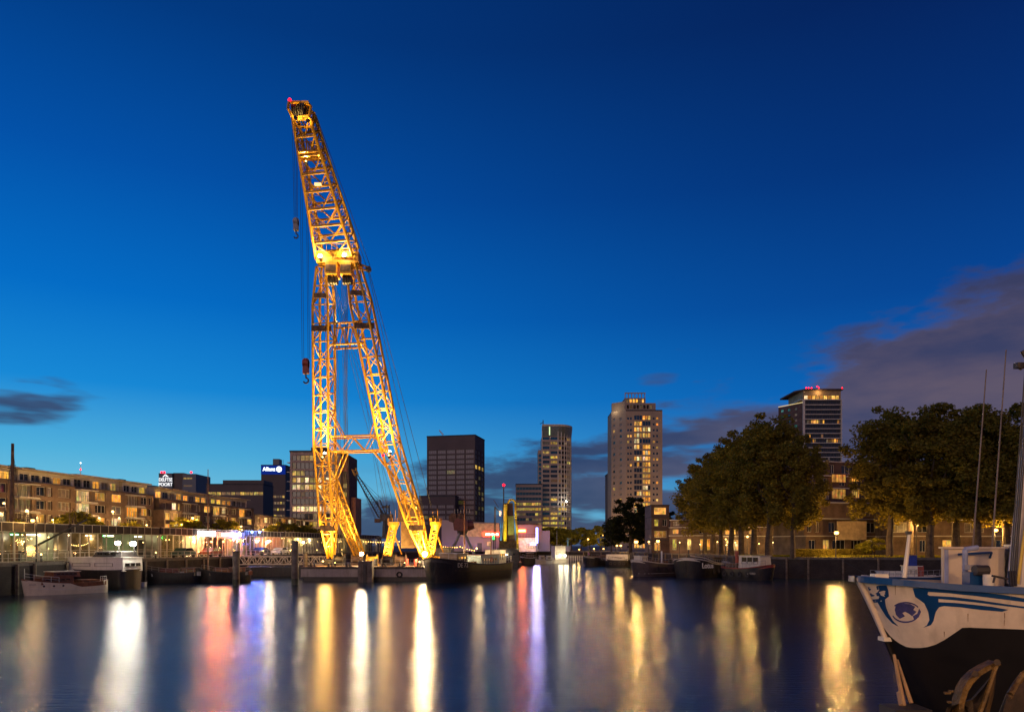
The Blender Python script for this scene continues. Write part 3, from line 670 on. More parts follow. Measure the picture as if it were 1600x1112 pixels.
# ------------------------------------------------------------------ left bank: brick apartment rows
def lerp2(a, b, t): return (a[0] + (b[0]-a[0])*t, a[1] + (b[1]-a[1])*t)
def row_house(name, label, a, b, roofz, bays, floors, lit, group='brick apartment rows on the left bank', depth=11, pent=True, base=ZQ, fh=2.22, brick=M_brick, endwall=None):
    """a terrace from a to b (front line, seen from the water side); bays: B balcony, W wide window, P pair, S small"""
    dx_, dy_ = b[0]-a[0], b[1]-a[1]; ln = math.hypot(dx_, dy_); rz = math.atan2(dy_, dx_)
    root = thing(name, label, 'apartment block', (a[0], a[1], base), rz, group)
    H = roofz - base; ph = 2.35 if pent else 0; wt = H - ph; n = len(bays); bw = ln / n
    holes = []
    for f in range(floors):
        z = wt - 0.62 - (f+1)*fh + 0.85
        if z < 0.4: break
        for i, k in enumerate(bays):
            x = i*bw
            def P():
                r = random.random()
                return pick([(M_litA, 5), (M_litW, 2), (M_litO, 1), (M_litD, 2)]) if r < lit else pick([(M_glass, 5), (M_curt, 4), (M_litD, 1)])
            if k == 'W':
                w = bw*0.64; holes.append((x+bw*0.16, x+bw*0.16+w, z, z+1.45, winmesh(w, 1.45, P(), mull=2 if random.random() < .5 else 1)))
            elif k == 'P':
                w = bw*0.44
                holes.append((x+bw*0.1, x+bw*0.1+w, z, z+1.45, winmesh(w, 1.45, P()))); holes.append((x+bw*0.64, x+bw*0.86, z, z+1.45, winmesh(bw*0.22, 1.45, P(), mull=0)))
            elif k == 'S':
                holes.append((x+bw*0.35, x+bw*0.65, z, z+1.3, winmesh(bw*0.3, 1.3, P(), mull=0)))
            elif k == 'B':
                w = bw*0.76; h = 1.9; holes.append((x+bw*0.12, x+bw*0.12+w, z-0.4, z-0.4+h, winmesh(w, h, P(), mull=3)))
                s = MB().box(0, bw*0.9, -1.25, -0.002, -0.14, 0.0).build('balcony', M_frame, root, (x+bw*0.05, 0, z-0.42))
                rl = MB().box(0.02, bw*0.88, -1.22, -1.18, 0.95, 1.0)
                for q in range(9): rl.box(0.03+q*(bw*0.86)/8, 0.06+q*(bw*0.86)/8, -1.21, -1.18, 0.0, 0.95)
                rl.build('railing', M_framed, s)
                MB().box(-0.1, bw*0.96, -1.3, -0.002, 0, 0.12).build('canopy', M_frame, root, (x+bw*0.02, 0, z-0.42+h+0.03))
    facade(root, 0, 0, 0, ln, 0, wt, holes, brick, 0.3)
    # sides, back, flat roofs
    facade(root, 0, depth, -math.pi/2, depth, 0, wt, [(depth*0.45, depth*0.45+0.9, wt-2.6-k*fh, wt-1.4-k*fh, winmesh(0.9, 1.2, M_litA if k == 1 else M_glass, mull=0)) for k in range(2)] if endwall else [], brick, 0.2)
    facade(root, ln, 0, math.pi/2, depth, 0, wt, [], brick, 0.2)
    MB().quad((0, depth, 0), (0, depth, wt), (ln, depth, wt), (ln, depth, 0)).build('rear_wall', brick, root)
    MB().box(-0.06, ln+0.06, -0.06, depth+0.06, wt+0.002, wt+0.12).build('parapet', M_framed, root)
    if pent:
        # set-back penthouse storeys with pale fascias
        x = 0.4; k = 0
        while x < ln - 5:
            w = min(random.choice((8.5, 10.5, 12)), ln - x - 0.3); y0 = 1.3 + (k % 2)*0.5; hh = ph - 0.2 - (k % 3)*0.12
            hs = []; nx = max(2, int(w / 2.2))
            for i in range(nx):
                pm = pick([(M_litA, 3), (M_litY, 1)]) if random.random() < lit*1.1 else pick([(M_glass, 3), (M_curt, 2)])
                hs.append((0.35+i*(w-0.5)/nx, 0.35+i*(w-0.5)/nx+(w-0.5)/nx*0.8, wt+0.3, wt+hh-0.5, winmesh((w-0.5)/nx*0.8, hh-0.8, pm)))
            facade(root, x, y0, 0, w, wt+0.12, wt+hh, hs, M_frame, 0.2, 'penthouse_wall')
            MB().box(x, x+0.02, y0, depth-1, wt+0.12, wt+hh).box(x+w-0.02, x+w, y0+0.01, depth-1, wt+0.12, wt+hh).build('penthouse_side', M_frame, root)
            MB().box(x-0.3, x+w+0.12, y0-1.0, depth-0.8, wt+hh, wt+hh+0.28).build('penthouse_roof', mat('beige_fascia', (0.5, 0.4, 0.27), 0.7), root)
            if k % 2 == 0: MB().box(x+w*0.4, x+w*0.4+1.8, 4, 6, wt+hh+0.28, wt+hh+0.95).build('roof_box', M_roof, root)
            rl = MB().box(x, x+w, 0.12, 0.16, wt+0.9, wt+0.95)
            for q in range(int(w/0.9)): rl.box(x+q*0.9, x+q*0.9+0.04, 0.12, 0.16, wt+0.12, wt+0.9)
            rl.build('roof_railing', M_framed, root)
            x += w + 0.35; k += 1
    return root
random.seed(11)
row_house('apartment_row', 'longest brown brick apartment row, nearest on the left bank, lit penthouses along its top', (-79.5, 96), (-72.0, 148), 17.4, 'PBWWBPWBWWBP', 5, 0.4)
row_house('apartment_row', 'second brown brick apartment row, with a blank pale end wall and an orange lit penthouse', (-71.9, 150), (-67.0, 191), 16.9, 'SPBWWBPWBW', 5, 0.45, endwall=True)
row_house('apartment_row', 'low farthest brick apartment row with many lit yellow stair windows', (-70.0, 200), (-62.5, 250), 13.4, 'SPBWPBWBWP', 4, 0.62, pent=False, brick=M_brickd)
r = row_house('brick_house', 'small white and brick infill house with brightly lit windows between the brick rows', (-69.8, 147.6), (-69.2, 153.5), 12.2, 'WW', 4, 0.95, group=None, pent=False)

am = thing('roof_antenna', 'thin roof antenna with a red and a white light above the first apartment row', 'antenna', (PX(126, 128), 128, 17.3)); MB().tube((0,0,0),(0,0,PZ(724,128)-17.3),0.07,6,0.03).build('mast', M_frame, am)
MB().ball((0,0,PZ(733,128)-17.3), .13).build('beacon', M_red, am); MB().ball((0,0,PZ(723,128)-17.3), .12).build('lamp', emis('cool_lamp', (.8,.9,1), 4, False), am)
# ------------------------------------------------------------------ glass pavilions along the left quay
M_pane = clearglass('clear_glass')
M_mull = mat('pale_mullion', (0.6, 0.52, 0.4), 0.5)
M_fascia = mat('brown_fascia', (0.055, 0.042, 0.035), 0.8, spec=0.2)
def pavilion(label, y0, y1, H, inner, lights, bays=None, roofcol=M_fascia, fascia=1.0):
    x0 = -54 + .105*(y0-77); x1 = -54 + .105*(y1-77); ln = math.hypot(x1-x0, y1-y0); rz = math.atan2(y1-y0, x1-x0)
    root = thing('glass_pavilion', label, 'glass building', (x0, y0, ZQ+0.02), rz, 'glass pavilions along the left quay')
    D = 8.0
    MB().box(0, ln, 0, D, 0, 0.06).build('floor', M_conc, root)
    MB().quad((0, D, 0), (ln, D, 0), (ln, D, H), (0, D, H)).build('rear_wall', inner, root)
    MB().box(-0.1, ln-0.1, -0.25, D, H-fascia, H).build('roof', roofcol, root)
    MB().box(-0.1, ln-0.1, -0.33, -0.252, H-0.05, H+0.02).build('roof_edge', M_mull, root)
    fj = MB().box(-0.025, 0.025, -0.28, -0.252, H-fascia, H-0.06).mesh('fascia_joint', M_mull)
    for k in range(int(ln/1.55)): link('fascia_joint', fj, root, (0.5+k*1.55, 0, 0))
    hb_ = MB().ball((0,0,0), 0.075, 6, 4).mesh('hanging_lamp', M_bulbW)
    for k in range(int(ln/1.3)):
        if random.random() < 0.55: link('hanging_lamp', hb_, root, (0.6+k*1.3, random.uniform(-0.2, 5) if random.random() < .7 else -0.5, random.uniform(1.9, 3.1)))
    n = max(2, int(ln / 1.55)); w = ln / n
    pm = MB().quad((0.03, 0, 0), (w-0.03, 0, 0), (w-0.03, 0, 1.0), (0.03, 0, 1.0)).mesh('pane', M_pane)
    mm = MB().box(-0.05, 0.05, -0.09, 0.06, 0, 1.0).mesh('mullion', M_mull)
    zs = [0.1, 1.25, H-fascia]
    for k in range(n):
        for za, zb in zip(zs[:-1], zs[1:]): link('pane', pm, root, (k*w, 0, za), (0,0,0), (1, 1, zb-za-0.05))
    for k in range(n+1): link('mullion', mm, root, (k*w, -0.02, 0.06), (0,0,0), (1.9 if k % 6 == 0 else 1, 1, H-fascia-0.06))
    for z in zs: MB().box(0, ln, -0.07, 0.05, z-0.05, z).build('transom', M_mull, root)
    rm = MB().box(-0.04, 0.04, 0, 0.06, 0, 1.0).mesh('rear_mullion', M_mull)
    for k in range(n*2): link('rear_mullion', rm, root, (k*w/2 + 0.3, D-0.12, 0.06), (0,0,0), (1, 1, H-fascia-0.1))
    for z in (0.9, 2.0, 2.7): MB().box(0, ln, D-0.2, D-0.13, z, z+0.06).build('rear_transom', M_mull, root)
    for k in range(n):
        if random.random() < 0.6: MB().box(k*w+0.15, k*w+w*random.uniform(.6, 1.0), D-0.1, D-0.05, random.choice((0.1, 0.95, 2.05)), random.choice((2.0, 2.7, 3.0))).build('wall_panel', random.choice((M_framed, M_darksteel, M_wood, M_rust, M_curt)), root)
    for k in range(0, n, 3):   # furniture, counters and partitions inside
        x = k*w + random.uniform(0, 1.5); hgt = random.choice((0.8, 1.1, 1.9, 2.6)); wd = random.uniform(0.8, 2.6); yy = random.uniform(1.5, 6)
        MB().box(x, min(ln-.2, x+wd), yy, yy+0.7, 0.06, hgt).build('counter', random.choice((M_wood, M_curt, M_cream, M_darksteel, M_white)), root)
    for k in range(0, n, 4):
        x = k*w; MB().box(x, x+0.12, 0.5, D-0.1, 0.06, H-fascia-0.05).build('partition', M_curt if k % 8 else M_cream, root)
    for (t, en, col, sz) in lights:
        x = t*ln; lm = MB().box(x-0.5*sz, x+0.5*sz, 2.0, 2.3, H-fascia-0.35, H-fascia-0.22).build('ceiling_lamp', emis('ceiling_lamp_%d%d%d' % tuple(int(c*9) for c in col), col, 12, False), root)
        plight((x, 2.2, H-fascia-0.7), en*0.75, col, 0.2, root)
    return root
WRM = (1, 0.68, 0.3); YEL = (1, 0.68, 0.22); WHT = (1, 0.84, 0.5); GRN = (0.2, 1.0, 0.3)
random.seed(5)
M_inA = mat('ochre_inner_wall', (0.4, 0.26, 0.1), 0.8, var=0.5, scale=0.5); M_inR = mat('red_inner_wall', (0.6, 0.12, 0.04), 0.7, var=0.4)
pavilion('leftmost glass pavilion, green and white lamps inside its framed facade', 60, 87.5, 4.3, M_inA, [(0.2, 100, YEL, 1), (0.66, 60, WHT, 2), (0.78, 35, GRN, 2), (0.9, 60, WHT, 2)])
pavilion('glass pavilion with string lamps and a white lit doorway behind the white launch', 88, 106, 4.35, M_inA, [(0.12, 110, WRM, 1), (0.35, 90, WRM, 1), (0.5, 35, GRN, 2.5), (0.56, 40, WHT, 2), (0.9, 160, WHT, 2)])
pavilion('yellowish lit glass pavilion with close mullions behind the two white floodlights', 106.5, 131, 4.4, M_inA, [(0.1, 190, YEL, 1), (0.3, 170, YEL, 1), (0.5, 230, YEL, 1), (0.85, 260, WHT, 2)])
pavilion('glass pavilion with a red lit bar inside and an illuminated name band', 131.5, 149, 4.5, M_inR, [(0.15, 170, WRM, 1), (0.4, 260, (1, 0.25, 0.06), 1), (0.62, 300, (1, 0.3, 0.08), 1), (0.9, 240, (1, 0.22, 0.05), 1)])
pavilion('bright glass pavilion behind the footbridge with tall pale mullions', 149.5, 180, 4.6, M_inA, [(0.15, 300, YEL, 1), (0.4, 320, YEL, 1), (0.62, 320, WHT, 1), (0.9, 320, YEL, 1)])
pavilion('far end glass pavilion seen between the legs of the crane', 180.5, 218, 4.7, M_inA, [(0.1, 260, YEL, 1), (0.35, 300, YEL, 1), (0.6, 300, YEL, 1), (0.85, 300, WRM, 1)])
def onfacade(py_x, off=-0.45):   # point on the facade line seen at this picture column
    k = (py_x-800)/1150; Y = (-54 - .105*77) / (k - .105); return Vector((k*Y + 0.0, Y, 0)), Y
def sign(name, label, px0, px1, py0, py1, m, txt=None, tm=None, extra=0.5):
    a, Ya = onfacade(px0); b, Yb = onfacade(px1); d = (b-a); rz = math.atan2(d.y, d.x); ln = d.length
    nrm = Vector((math.sin(rz), -math.cos(rz), 0))
    z1 = PZ(py0, Ya); z0 = PZ(py1, Ya)
    o = MB().box(0, ln, -0.15, 0.0, 0, z1-z0).build(name, m, None, a + nrm*extra + Vector((0,0,z0)), (0,0,rz)); tag(o, label, 'sign')
    if txt: text(txt, (z1-z0)*0.62, tm, o, (ln*0.5, -0.17, (z1-z0)*0.5), 0, 0.03, sx=ln*0.72/(len(txt)*(z1-z0)*0.62*0.62))
    return o, a, nrm, ln, z0
sign('illuminated_sign', 'blank glaring white light box sign on the roof edge', 304, 331, 829, 837, emis('lightbox', (1, 0.93, 0.88), 9))
so, sa, sn, sl, sz0 = sign('shop_sign', 'grey name band with glowing white letters above the red bar', 333, 377, 830, 840, mat('grey_band', (0.4, 0.34, 0.34), 0.6), 'SUMSATION', emis('white_letters', (1, 0.9, 0.85), 5, False))
def fixture(name, label, cat, p, col, energy, r=0.12, bulb=None, grp=None):
    o = thing(name, label, cat, p, 0, grp); MB().box(-0.12, 0.12, -0.12, 0.12, 0, 0.12).build('housing', M_darksteel, o)
    MB().ball((0, 0, -r), r, 8, 5).build('bulb', bulb or emis('bulb_%d_%d_%d' % tuple(int(c*9) for c in col), col, 26, False), o)
    plight((0, 0, -r), energy, col, r*1.3, o); return o
for k, (px, w) in enumerate(((384, 'left'), (396, 'right'))):
    a, Y = onfacade(px); fixture('blue_spotlight', 'blue spotlight under the roof edge, %s one of the pair beside the name band' % w, 'wall lamp', (a.x+1.2, Y-0.2, PZ(829, Y)), (0.08, 0.2, 1.0), 1800, 0.2, emis('blue_bulb', (0.2, 0.35, 1), 20, False), 'blue spotlights beside the red bar')
a, Y = onfacade(363); fixture('blue_white_spotlight', 'single bluish spotlight at the right end of the name band', 'wall lamp', (a.x+1.4, Y-0.4, PZ(832, Y)), (0.5, 0.4, 1.0), 1200, 0.2, emis('bw_bulb', (0.6, 0.6, 1), 16, False))
a, Y = onfacade(356); fixture('white_floodlight', 'white floodlight on a thin post before the red bar', 'floodlight', (a.x+2.2, Y-0.5, PZ(831, Y)), (1, 0.7, 0.5), 1100, 0.14, M_bulbC)
# string lamps
def string(label, p0, p1, n, sag=0.4, r=0.07, m=M_bulbW, en=0):
    o = thing('string_lights', label, 'string lights', p0); a = Vector((0,0,0)); b = Vector(p1) - Vector(p0)
    pts = [a.lerp(b, k/n) - Vector((0,0, sag*4*(k/n)*(1-k/n))) for k in range(n+1)]
    MB().path(pts, 0.02, 4).build('wire', M_cable, o)
    bm_ = MB().ball((0,0,-r), r, 6, 4).mesh('bulb', m)
    for p in pts: link('bulb', bm_, o, p)
    if en: plight(b/2 + Vector((0,-0.5,-0.2)), en, (1, 0.6, 0.25), 0.3, o)
string('sagging festoon of small lamps left of the pavilion tree', (PX(76, 86), 86, PZ(856, 86)), (PX(112, 92), 91, PZ(849, 91)), 14, 0.3, 0.05, en=15)
string('short festoon of small lamps rising towards the green lamps', (PX(112, 91), 91, PZ(850, 91)), (PX(142, 95), 95, PZ(845, 95)), 12, 0.3, 0.05, en=15)
string('row of round orange lamps on the deck behind the crane, left of the posts', (PX(568, 150), 150, PZ(845, 150)), (PX(602, 150), 150, PZ(846, 150)), 9, 0.05, 0.085, M_bulbO, 60)
string('row of round orange lamps on the deck behind the crane, between the posts', (PX(617, 150), 150, PZ(845, 150)), (PX(634, 150), 150, PZ(843, 150)), 5, 0.1, 0.085, M_bulbO, 40)
string('straight row of orange lamps above the black museum ship', (PX(689, 140), 140, PZ(853, 140)), (PX(714, 140), 140, PZ(854, 140)), 7, 0.05, 0.085, M_bulbO, 60)
string('drooping row of orange lamps over the stern of the museum ship', (PX(719, 140), 140, PZ(853, 140)), (PX(741, 138), 138, PZ(859, 138)), 6, 0.1, 0.085, M_bulbO, 60)

# ------------------------------------------------------------------ towers and offices
def block(name, label, cat, px0, px1, Y, top, rz=0.0, D=18, wallm=M_brickd, base=ZQ, W_=None):
    """footprint corner at picture column px0 and distance Y; front face towards the water"""
    x0 = PX(px0, Y); w = W_ or (PX(px1, Y) - x0); root = thing(name, label, cat, (x0, Y, base), rz)
    return root, w, PZ(top, Y) - base
def boxwalls(root, w, D, H, m, front=True, roof=M_roof, z0=0):
    mb = MB(); 
    if front: mb.quad((0,0,z0),(w,0,z0),(w,0,H),(0,0,H))
    mb.quad((w,0,z0),(w,D,z0),(w,D,H),(w,0,H)); mb.quad((w,D,z0),(0,D,z0),(0,D,H),(w,D,H)); mb.quad((0,D,z0),(0,0,z0),(0,0,H),(0,D,H))
    mb.build('wall', m, root); MB().box(-0.15, w+0.15, -0.15, D+0.15, H+0.003, H+0.5).build('roof', roof, root)
M_navy = mat('navy_cladding', (0.06, 0.08, 0.12), 0.4, 0, 0.15, 0.1)
M_blk = mat('brown_black_cladding', (0.085, 0.06, 0.055), 0.6, 0, 0.12, 0.1)
# blue-black tower with the white name
Y = 620; root, w, H = block('office_tower', 'distant blue-black office tower with a white lit name at its top left', 'tower', 248, 306, Y, 740)
boxwalls(root, w*0.36, 30, H, M_navy); 
MB().box(w*0.36, w*0.64, 2, 28, 0, H+1).build('stair_core', M_blk, root)
holes = [(w*0.66, w*0.9, H-4.5-k*6.3, H-3.0-k*6.3, winmesh(w*0.24, 1.5, M_litY if k in (0, 3, 4) else M_litD, M_framed, 6)) for k in range(5)]
facade(root, w*0.64, 0, 0, w*0.36, 0, H, [(a-w*0.64, b-w*0.64, c, d, m) for a, b, c, d, m in holes], M_navy, 0.4)
MB().quad((w,0,0),(w,30,0),(w,30,H),(w,0,H)).quad((w*.64,0,H),(w,0,H),(w,30,H),(w*.64,30,H)).build('side_wall', M_navy, root)
wt_ = emis('sign_white', (1, 1, 1), 1.3, False)
text('DELFTSE', 4.1, wt_, root, (w*0.19, -0.4, H-5.0), 0, 0.2, sx=0.74, bold=0.0); text('POORT', 4.1, wt_, root, (w*0.19, -0.4, H-9.0), 0, 0.2, sx=0.86, bold=0.0)
lg = MB(); lg.tube((w*0.19-2.2, -0.4, H-2.6), (w*0.19, -0.4, H-0.6), 0.35).tube((w*0.19, -0.4, H-0.6), (w*0.19+2.2, -0.4, H-2.6), 0.35).tube((w*0.19, -0.4, H-2.6), (w*0.19+1.2, -0.4, H-1.6), 0.3).build('emblem', wt_, root)
for x in (2, 4.2, w*0.86): MB().ball((x, 1, H+1.4), 0.9).build('beacon', M_red, root)
# long dark office with one lit storey
Y = 370; root, w, H = block('long_office', 'long low dark office building with one continuous lit yellow storey', 'office', 322, 411, Y, 757)
hs = [(0.6+k*2.35, 0.6+k*2.35+2.2, H-5.2, H-3.6, winmesh(2.2, 1.6, M_litY if k not in (3, 4, 6) else M_litD, M_framed, 1)) for k in range(12)]
facade(root, 0, 0, 0, w, 0, H, hs, M_blk, 0.3); boxwalls(root, w, 16, H, M_blk, False)
MB().box(w*0.28, w, 1, 15, H+0.5, H+2.4).build('upper_storey', M_blk, root)
# tower with blue crown and lettering
Y = 470; root, w, H = block('insurance_tower', 'dark office tower with a glowing blue crown band and white lettering', 'tower', 408, 446, Y, 727)
hs = []
for f in range(9):
    for k in range(5):
        x = w*0.42 + k*1.75
        hs.append((x, x+1.45, H-20.6-f*4.1, H-19.0-f*4.1, winmesh(1.45, 1.6, M_litD if (f*5+k) % 4 else (M_litY if (f+k) % 3 else M_litA), M_framed, 0)))
facade(root, 0, 0, 0, w, 0, H, hs, M_blk, 0.3); boxwalls(root, w, 16, H, M_blk, False)
MB().box(0.02, w, -0.4, -0.003, H-5.6, H).build('crown_band', emis('blue_crown', (0.01, 0.05, 0.55), 0.4, False), root)
wl = emis('sign_bright', (0.9, 0.95, 1), 3, False)
text('Allianz', 3.3, wl, root, (5.2, -0.5, H-2.4), 0, 0.15, sx=0.9, bold=0.03)
lo = MB().tube((11.6, -0.45, H-2.4), (11.6, -0.6, H-2.4), 1.75, 20).build('emblem', wl, root)
MB().box(11.3, 11.45, -0.66, -0.61, H-3.4, H-1.6).box(11.55, 11.7, -0.66, -0.61, H-3.4, H-1.4).box(11.8, 11.95, -0.66, -0.61, H-3.4, H-1.6).build('emblem_stripe', M_navy, root)
MB().box(w*0.42, w*0.68, 3, 9, H+0.5, H+4.6).build('plant_room', M_navy, root); MB().tube((w*0.85, 3, H), (w*0.85, 3, H+4), 0.12).build('antenna', M_darksteel, root)
# glass office behind the left crane leg
Y = 232; root, w, H = block('glass_office', 'tall glazed office with three bright storeys behind the left crane leg', 'office', 453, 545, Y, 706, rz=0.0)
fl = [('d', 2), ('dk', 2.4), ('h', 1.9), ('L', 2.0), ('L', 2.0), ('dk', 2.0), ('dk', 2.2), ('LW', 2.0), ('dk', 2.4), ('d', 2.0), ('dk', 2.4), ('dk', 2.4)]
hs = []; z = H - 1.0; wf = w*0.86
for kind, h in fl:
    nn = 11
    for k in range(nn):
        x = 0.7 + k*(wf-1.4)/nn; ww = (wf-1.4)/nn*0.95
        pm = {'L': M_litW if random.random() < .3 else M_litY, 'LW': M_litW, 'd': pick([(M_litD, 3), (M_litY, 1), (M_glass, 1)]), 'dk': pick([(M_glass, 8), (M_litD, 1)]), 'h': M_litY if k < 3 or k > 8 else M_glass}[kind]
        hs.append((x, x+ww, z-h+0.35, z, winmesh(ww, h-0.35, pm, M_framed, 0)))
    z -= h + 0.22
facade(root, 0, 0, 0, wf, 0, H, hs, mat('rosy_cladding', (0.34, 0.25, 0.22), 0.6), 0.3)
boxwalls(root, wf, 14, H, M_brickd, False)
MB().box(w*0.3, w*0.55, 4, 10, H+0.5, H+2.0).build('plant_room', M_brickd, root)
MB().box(wf, w*0.995, 0.6, 13, 0, H-0.9).build('side_wing', M_brickd, root)
MB().box(wf+0.15, w*0.97, 0.5, 0.59, H-6, H-1.3).build('red_panel', mat('red_panel', (0.4, 0.08, 0.04), 0.6), root)
lp = winmesh(1.25, 1.5, M_litY, M_framed, 0); link('window', lp, root, (wf+0.7, 0.55, H-11.3)); link('window', lp, root, (wf+0.7, 0.55, H-14)); 
MB().box(w, w+1.5, 3, 12, 0, H*0.55).build('lift_shaft', mat('orange_panel', (0.5, 0.2, 0.08), 0.6), root)
for k in range(9): MB().box(-1.3, -0.01, 1, 3.5, 4+k*3, 4.2+k*3).build('side_balcony', M_frame, root)
for k in range(10): MB().box(wf+0.3+k*0.22, wf+0.38+k*0.22, 0.46, 0.59, 0, H-17).build('fin', mat('rosy_cladding', (0.3, 0.2, 0.17)), root) if k < 9 else None
# dark brown slab tower with strip windows (corner view)
Y = 330; M_slab = mat('dark_brown_concrete', (0.10, 0.07, 0.065), 0.7, 0, 0.15, 0.1)
M_blind = mat('pale_blind_glass', (0.26, 0.235, 0.24), 0.45, 0, 0.3, 3.0)
M_blindl = litwin('blind_lit', (0.5, 0.4, 0.2), (0.7, 0.55, 0.15), 0.08, 0.35)
def slab(name, label, pxa, pxb, Ya, top, floors, cols, D, rz, z0hole, step=4.5, side=True, sidecols=3, wh=1.75):
    x0 = PX(pxa, Ya); w = (PX(pxb, Ya) - x0); root = thing(name, label, 'office tower', (x0, Ya, ZQ), rz); H = PZ(top, Ya) - ZQ
    hs = []; cw = (w-0.8)/cols
    for f in range(floors):
        for k in range(cols):
            x = 0.4 + k*cw + 0.25; ww = cw - 0.5; z = H - z0hole - f*step; pm = M_blindl if random.random() < .06 else M_blind
            hs.append((x, x+ww, z-wh, z, winmesh(ww, wh, pm, M_framed, 3)))
    facade(root, 0, 0, 0, w, 0, H, hs, M_slab, 0.35)
    hs = []; cw = D/sidecols/1.0
    for f in range(floors):
        for k in range(sidecols):
            hs.append((0.4+k*cw, 0.4+k*cw+cw*0.72, H-z0hole-f*step-wh, H-z0hole-f*step, winmesh(cw*0.72, wh, M_litY if (f == 3) else (M_blindl if random.random() < .3 else M_blind), M_framed, 1)))
    facade(root, w, 0, math.pi/2, D, 0, H, hs, M_slab, 0.35)
    MB().quad((0,D,0),(0,0,0),(0,0,H),(0,D,H)).quad((w,D,0),(0,D,0),(0,D,H),(w,D,H)).build('wall', M_slab, root)
    MB().box(-0.1, w+0.1, -0.1, D+0.1, H+0.003, H+0.6).build('roof', M_roof, root); return root
slab('office_slab', 'tall dark brown office slab with rows of pale strip windows, behind and right of the crane', 667, 745, 338, 683, 15, 5, 17, -0.22, 6.0, 2.32)
slab('office_slab', 'lower dark brown block attached to the left foot of the tall office slab', 655, 712, 327, 776, 4, 4, 8, -0.12, 3.6, 2.4, wh=1.5)

# curved tower with its lower wing
def curved_tower():
    Y = 380; x0 = PX(847, Y); root = thing('curved_tower', 'slim grey-brown tower with a rounded right side and flared glass top', 'tower', (x0, Y, ZQ)); H = PZ(663, Y) - ZQ
    wm = mat('taupe_cladding', (0.38, 0.3, 0.24), 0.6, 0, 0.1, 0.1); w = PX(895, Y) - x0
    # plan: straight front then a quarter-round
    plan = [(0, 0), (w*0.52, 0.2)]
    for k in range(1, 8): a = k/7*math.pi/2; plan.append((w*0.52 + w*0.48*math.sin(a), 0.2 + 11*(1-math.cos(a))))
    seg = list(zip(plan[:-1], plan[1:]))
    floors = 24; fh = (H-6)/floors
    for si, (p, q) in enumerate(seg):
        d = (q[0]-p[0], q[1]-p[1]); ln = math.hypot(*d); rz = math.atan2(d[1], d[0]); n = 2 if si == 0 else 1
        hs = []
        for f in range(floors + 1):
            if f * (2 if si == 0 else 1) > 60: break
            for k in range(n):
                x = 0.3 + k*ln/n; ww = ln/n - (0.6 if si == 0 else 0.25)
                z = 0.6 + f*fh; low = 3 <= f <= 8
                pm = pick([(M_litY, 5), (M_glass, 1), (M_litD, 2)]) if (low and si < 4 and f > 3) else (M_litG if f in (2, 3) and si < 3 else (M_litY if (random.random() < .12) else (M_litD if random.random() < .2 else M_glass)))
                if f < floors: hs.append((x, x+ww, z, z+fh*0.58, winmesh(ww, fh*0.58, pm, M_framed, 2 if si == 0 else 0)))
        facade(root, p[0], p[1], rz, ln, 0, H-6, hs, wm, 0.3)
    MB().prism(plan + [(w, 22), (0, 22)], 0, H-6).v
    bm_ = MB().quad((w, 11.2, 0), (w, 22, 0), (w, 22, H-6), (w, 11.2, H-6)).quad((0, 22, 0), (0, 0, 0), (0, 0, H-6), (0, 22, H-6)).build('side_wall', wm, root)
    MB().prism([(x*1.0, y) for x, y in plan] + [(w, 22), (0, 22)], H-6, H-5.6).build('roof', M_roof, root)
    # flared glass crown
    cr = [(x*1.04, y-0.5) for x, y in plan]
    MB().prism(cr + [(w*1.04, 12), (w*0.9, 12)] + [(x*0.96, y+0.6) for x, y in plan[::-1]], H-0.9, H+0.1).build('crown_ring', mat('pale_soffit', (0.6, 0.5, 0.35)), root)  # crown ring in one plain pale colour
    g = MB()
    for p, q in zip(cr[:-1], cr[1:]): g.quad((p[0]*0.97, p[1]+.3, H-6), (q[0]*0.97, q[1]+.3, H-6), (q[0], q[1], H-0.9), (p[0], p[1], H-0.9))
    g.build('crown_glass', mat('crown_glass', (0.16, 0.17, 0.13), 0.2), root)
    for k, (p) in enumerate(plan): MB().box(p[0]-0.18, p[0]+0.18, p[1]-0.35, p[1]-0.05, 0, H-0.9).build('rib', M_frame, root)
    MB().box(3.6, 4.1, -0.5, -0.3, H-5.5, H-1.2).build('lit_strip', emis('greenish_strip', (0.8, 1, 0.5), 1.2, False), root)
    MB().tube((0.6,2,H-6),(0.6,2,H+2.6),0.25).tube((0.6,2,H+1.5),(-1,2,H+0.6),0.15).build('mast', M_darksteel, root)
    plight((w*0.78, -3.2, H*0.38), 500, (0.9, 0.95, 1), 0.3, root); MB().ball((w*0.78, -2.2, H*0.38), 0.4).build('lamp', M_bulbC, root)
    hs = [(0.5, 1.7, 2+f*2.55, 3.5+f*2.55, winmesh(1.2, 1.5, M_glass, M_framed, 0)) for f in range(15)]
    rt = MB().box(-2.0, -0.02, 1.2, 16, 0, H-13).build('stair_wing', wm, root)
    for f in range(18): link('window', winmesh(1.3, 1.5, M_glass, M_framed, 0), root, (-1.7, 1.13, 20+f*2.3)) if 20+f*2.3 < H-15 else None
curved_tower()
Y = 374; root, w, H = block('office_wing', 'lower striped office wing with two fully lit storeys left of the rounded tower', 'office', 806, 847, Y, 757)
hs = []; zz = H-1.2
for f in range(8):
    for k in range(8):
        x = 0.3 + k*(w-0.6)/8; ww = (w-0.6)/8*0.94
        pm = M_glass if f < 2 else (M_litY if f in (3, 4) else (pick([(M_litY, 2), (M_litD, 3), (M_glass, 2)]) if f in (5, 6, 7) else M_glass))
        hs.append((x, x+ww, zz-1.45-f*2.62, zz-f*2.62, winmesh(ww, 1.45, pm, M_framed, 1)))
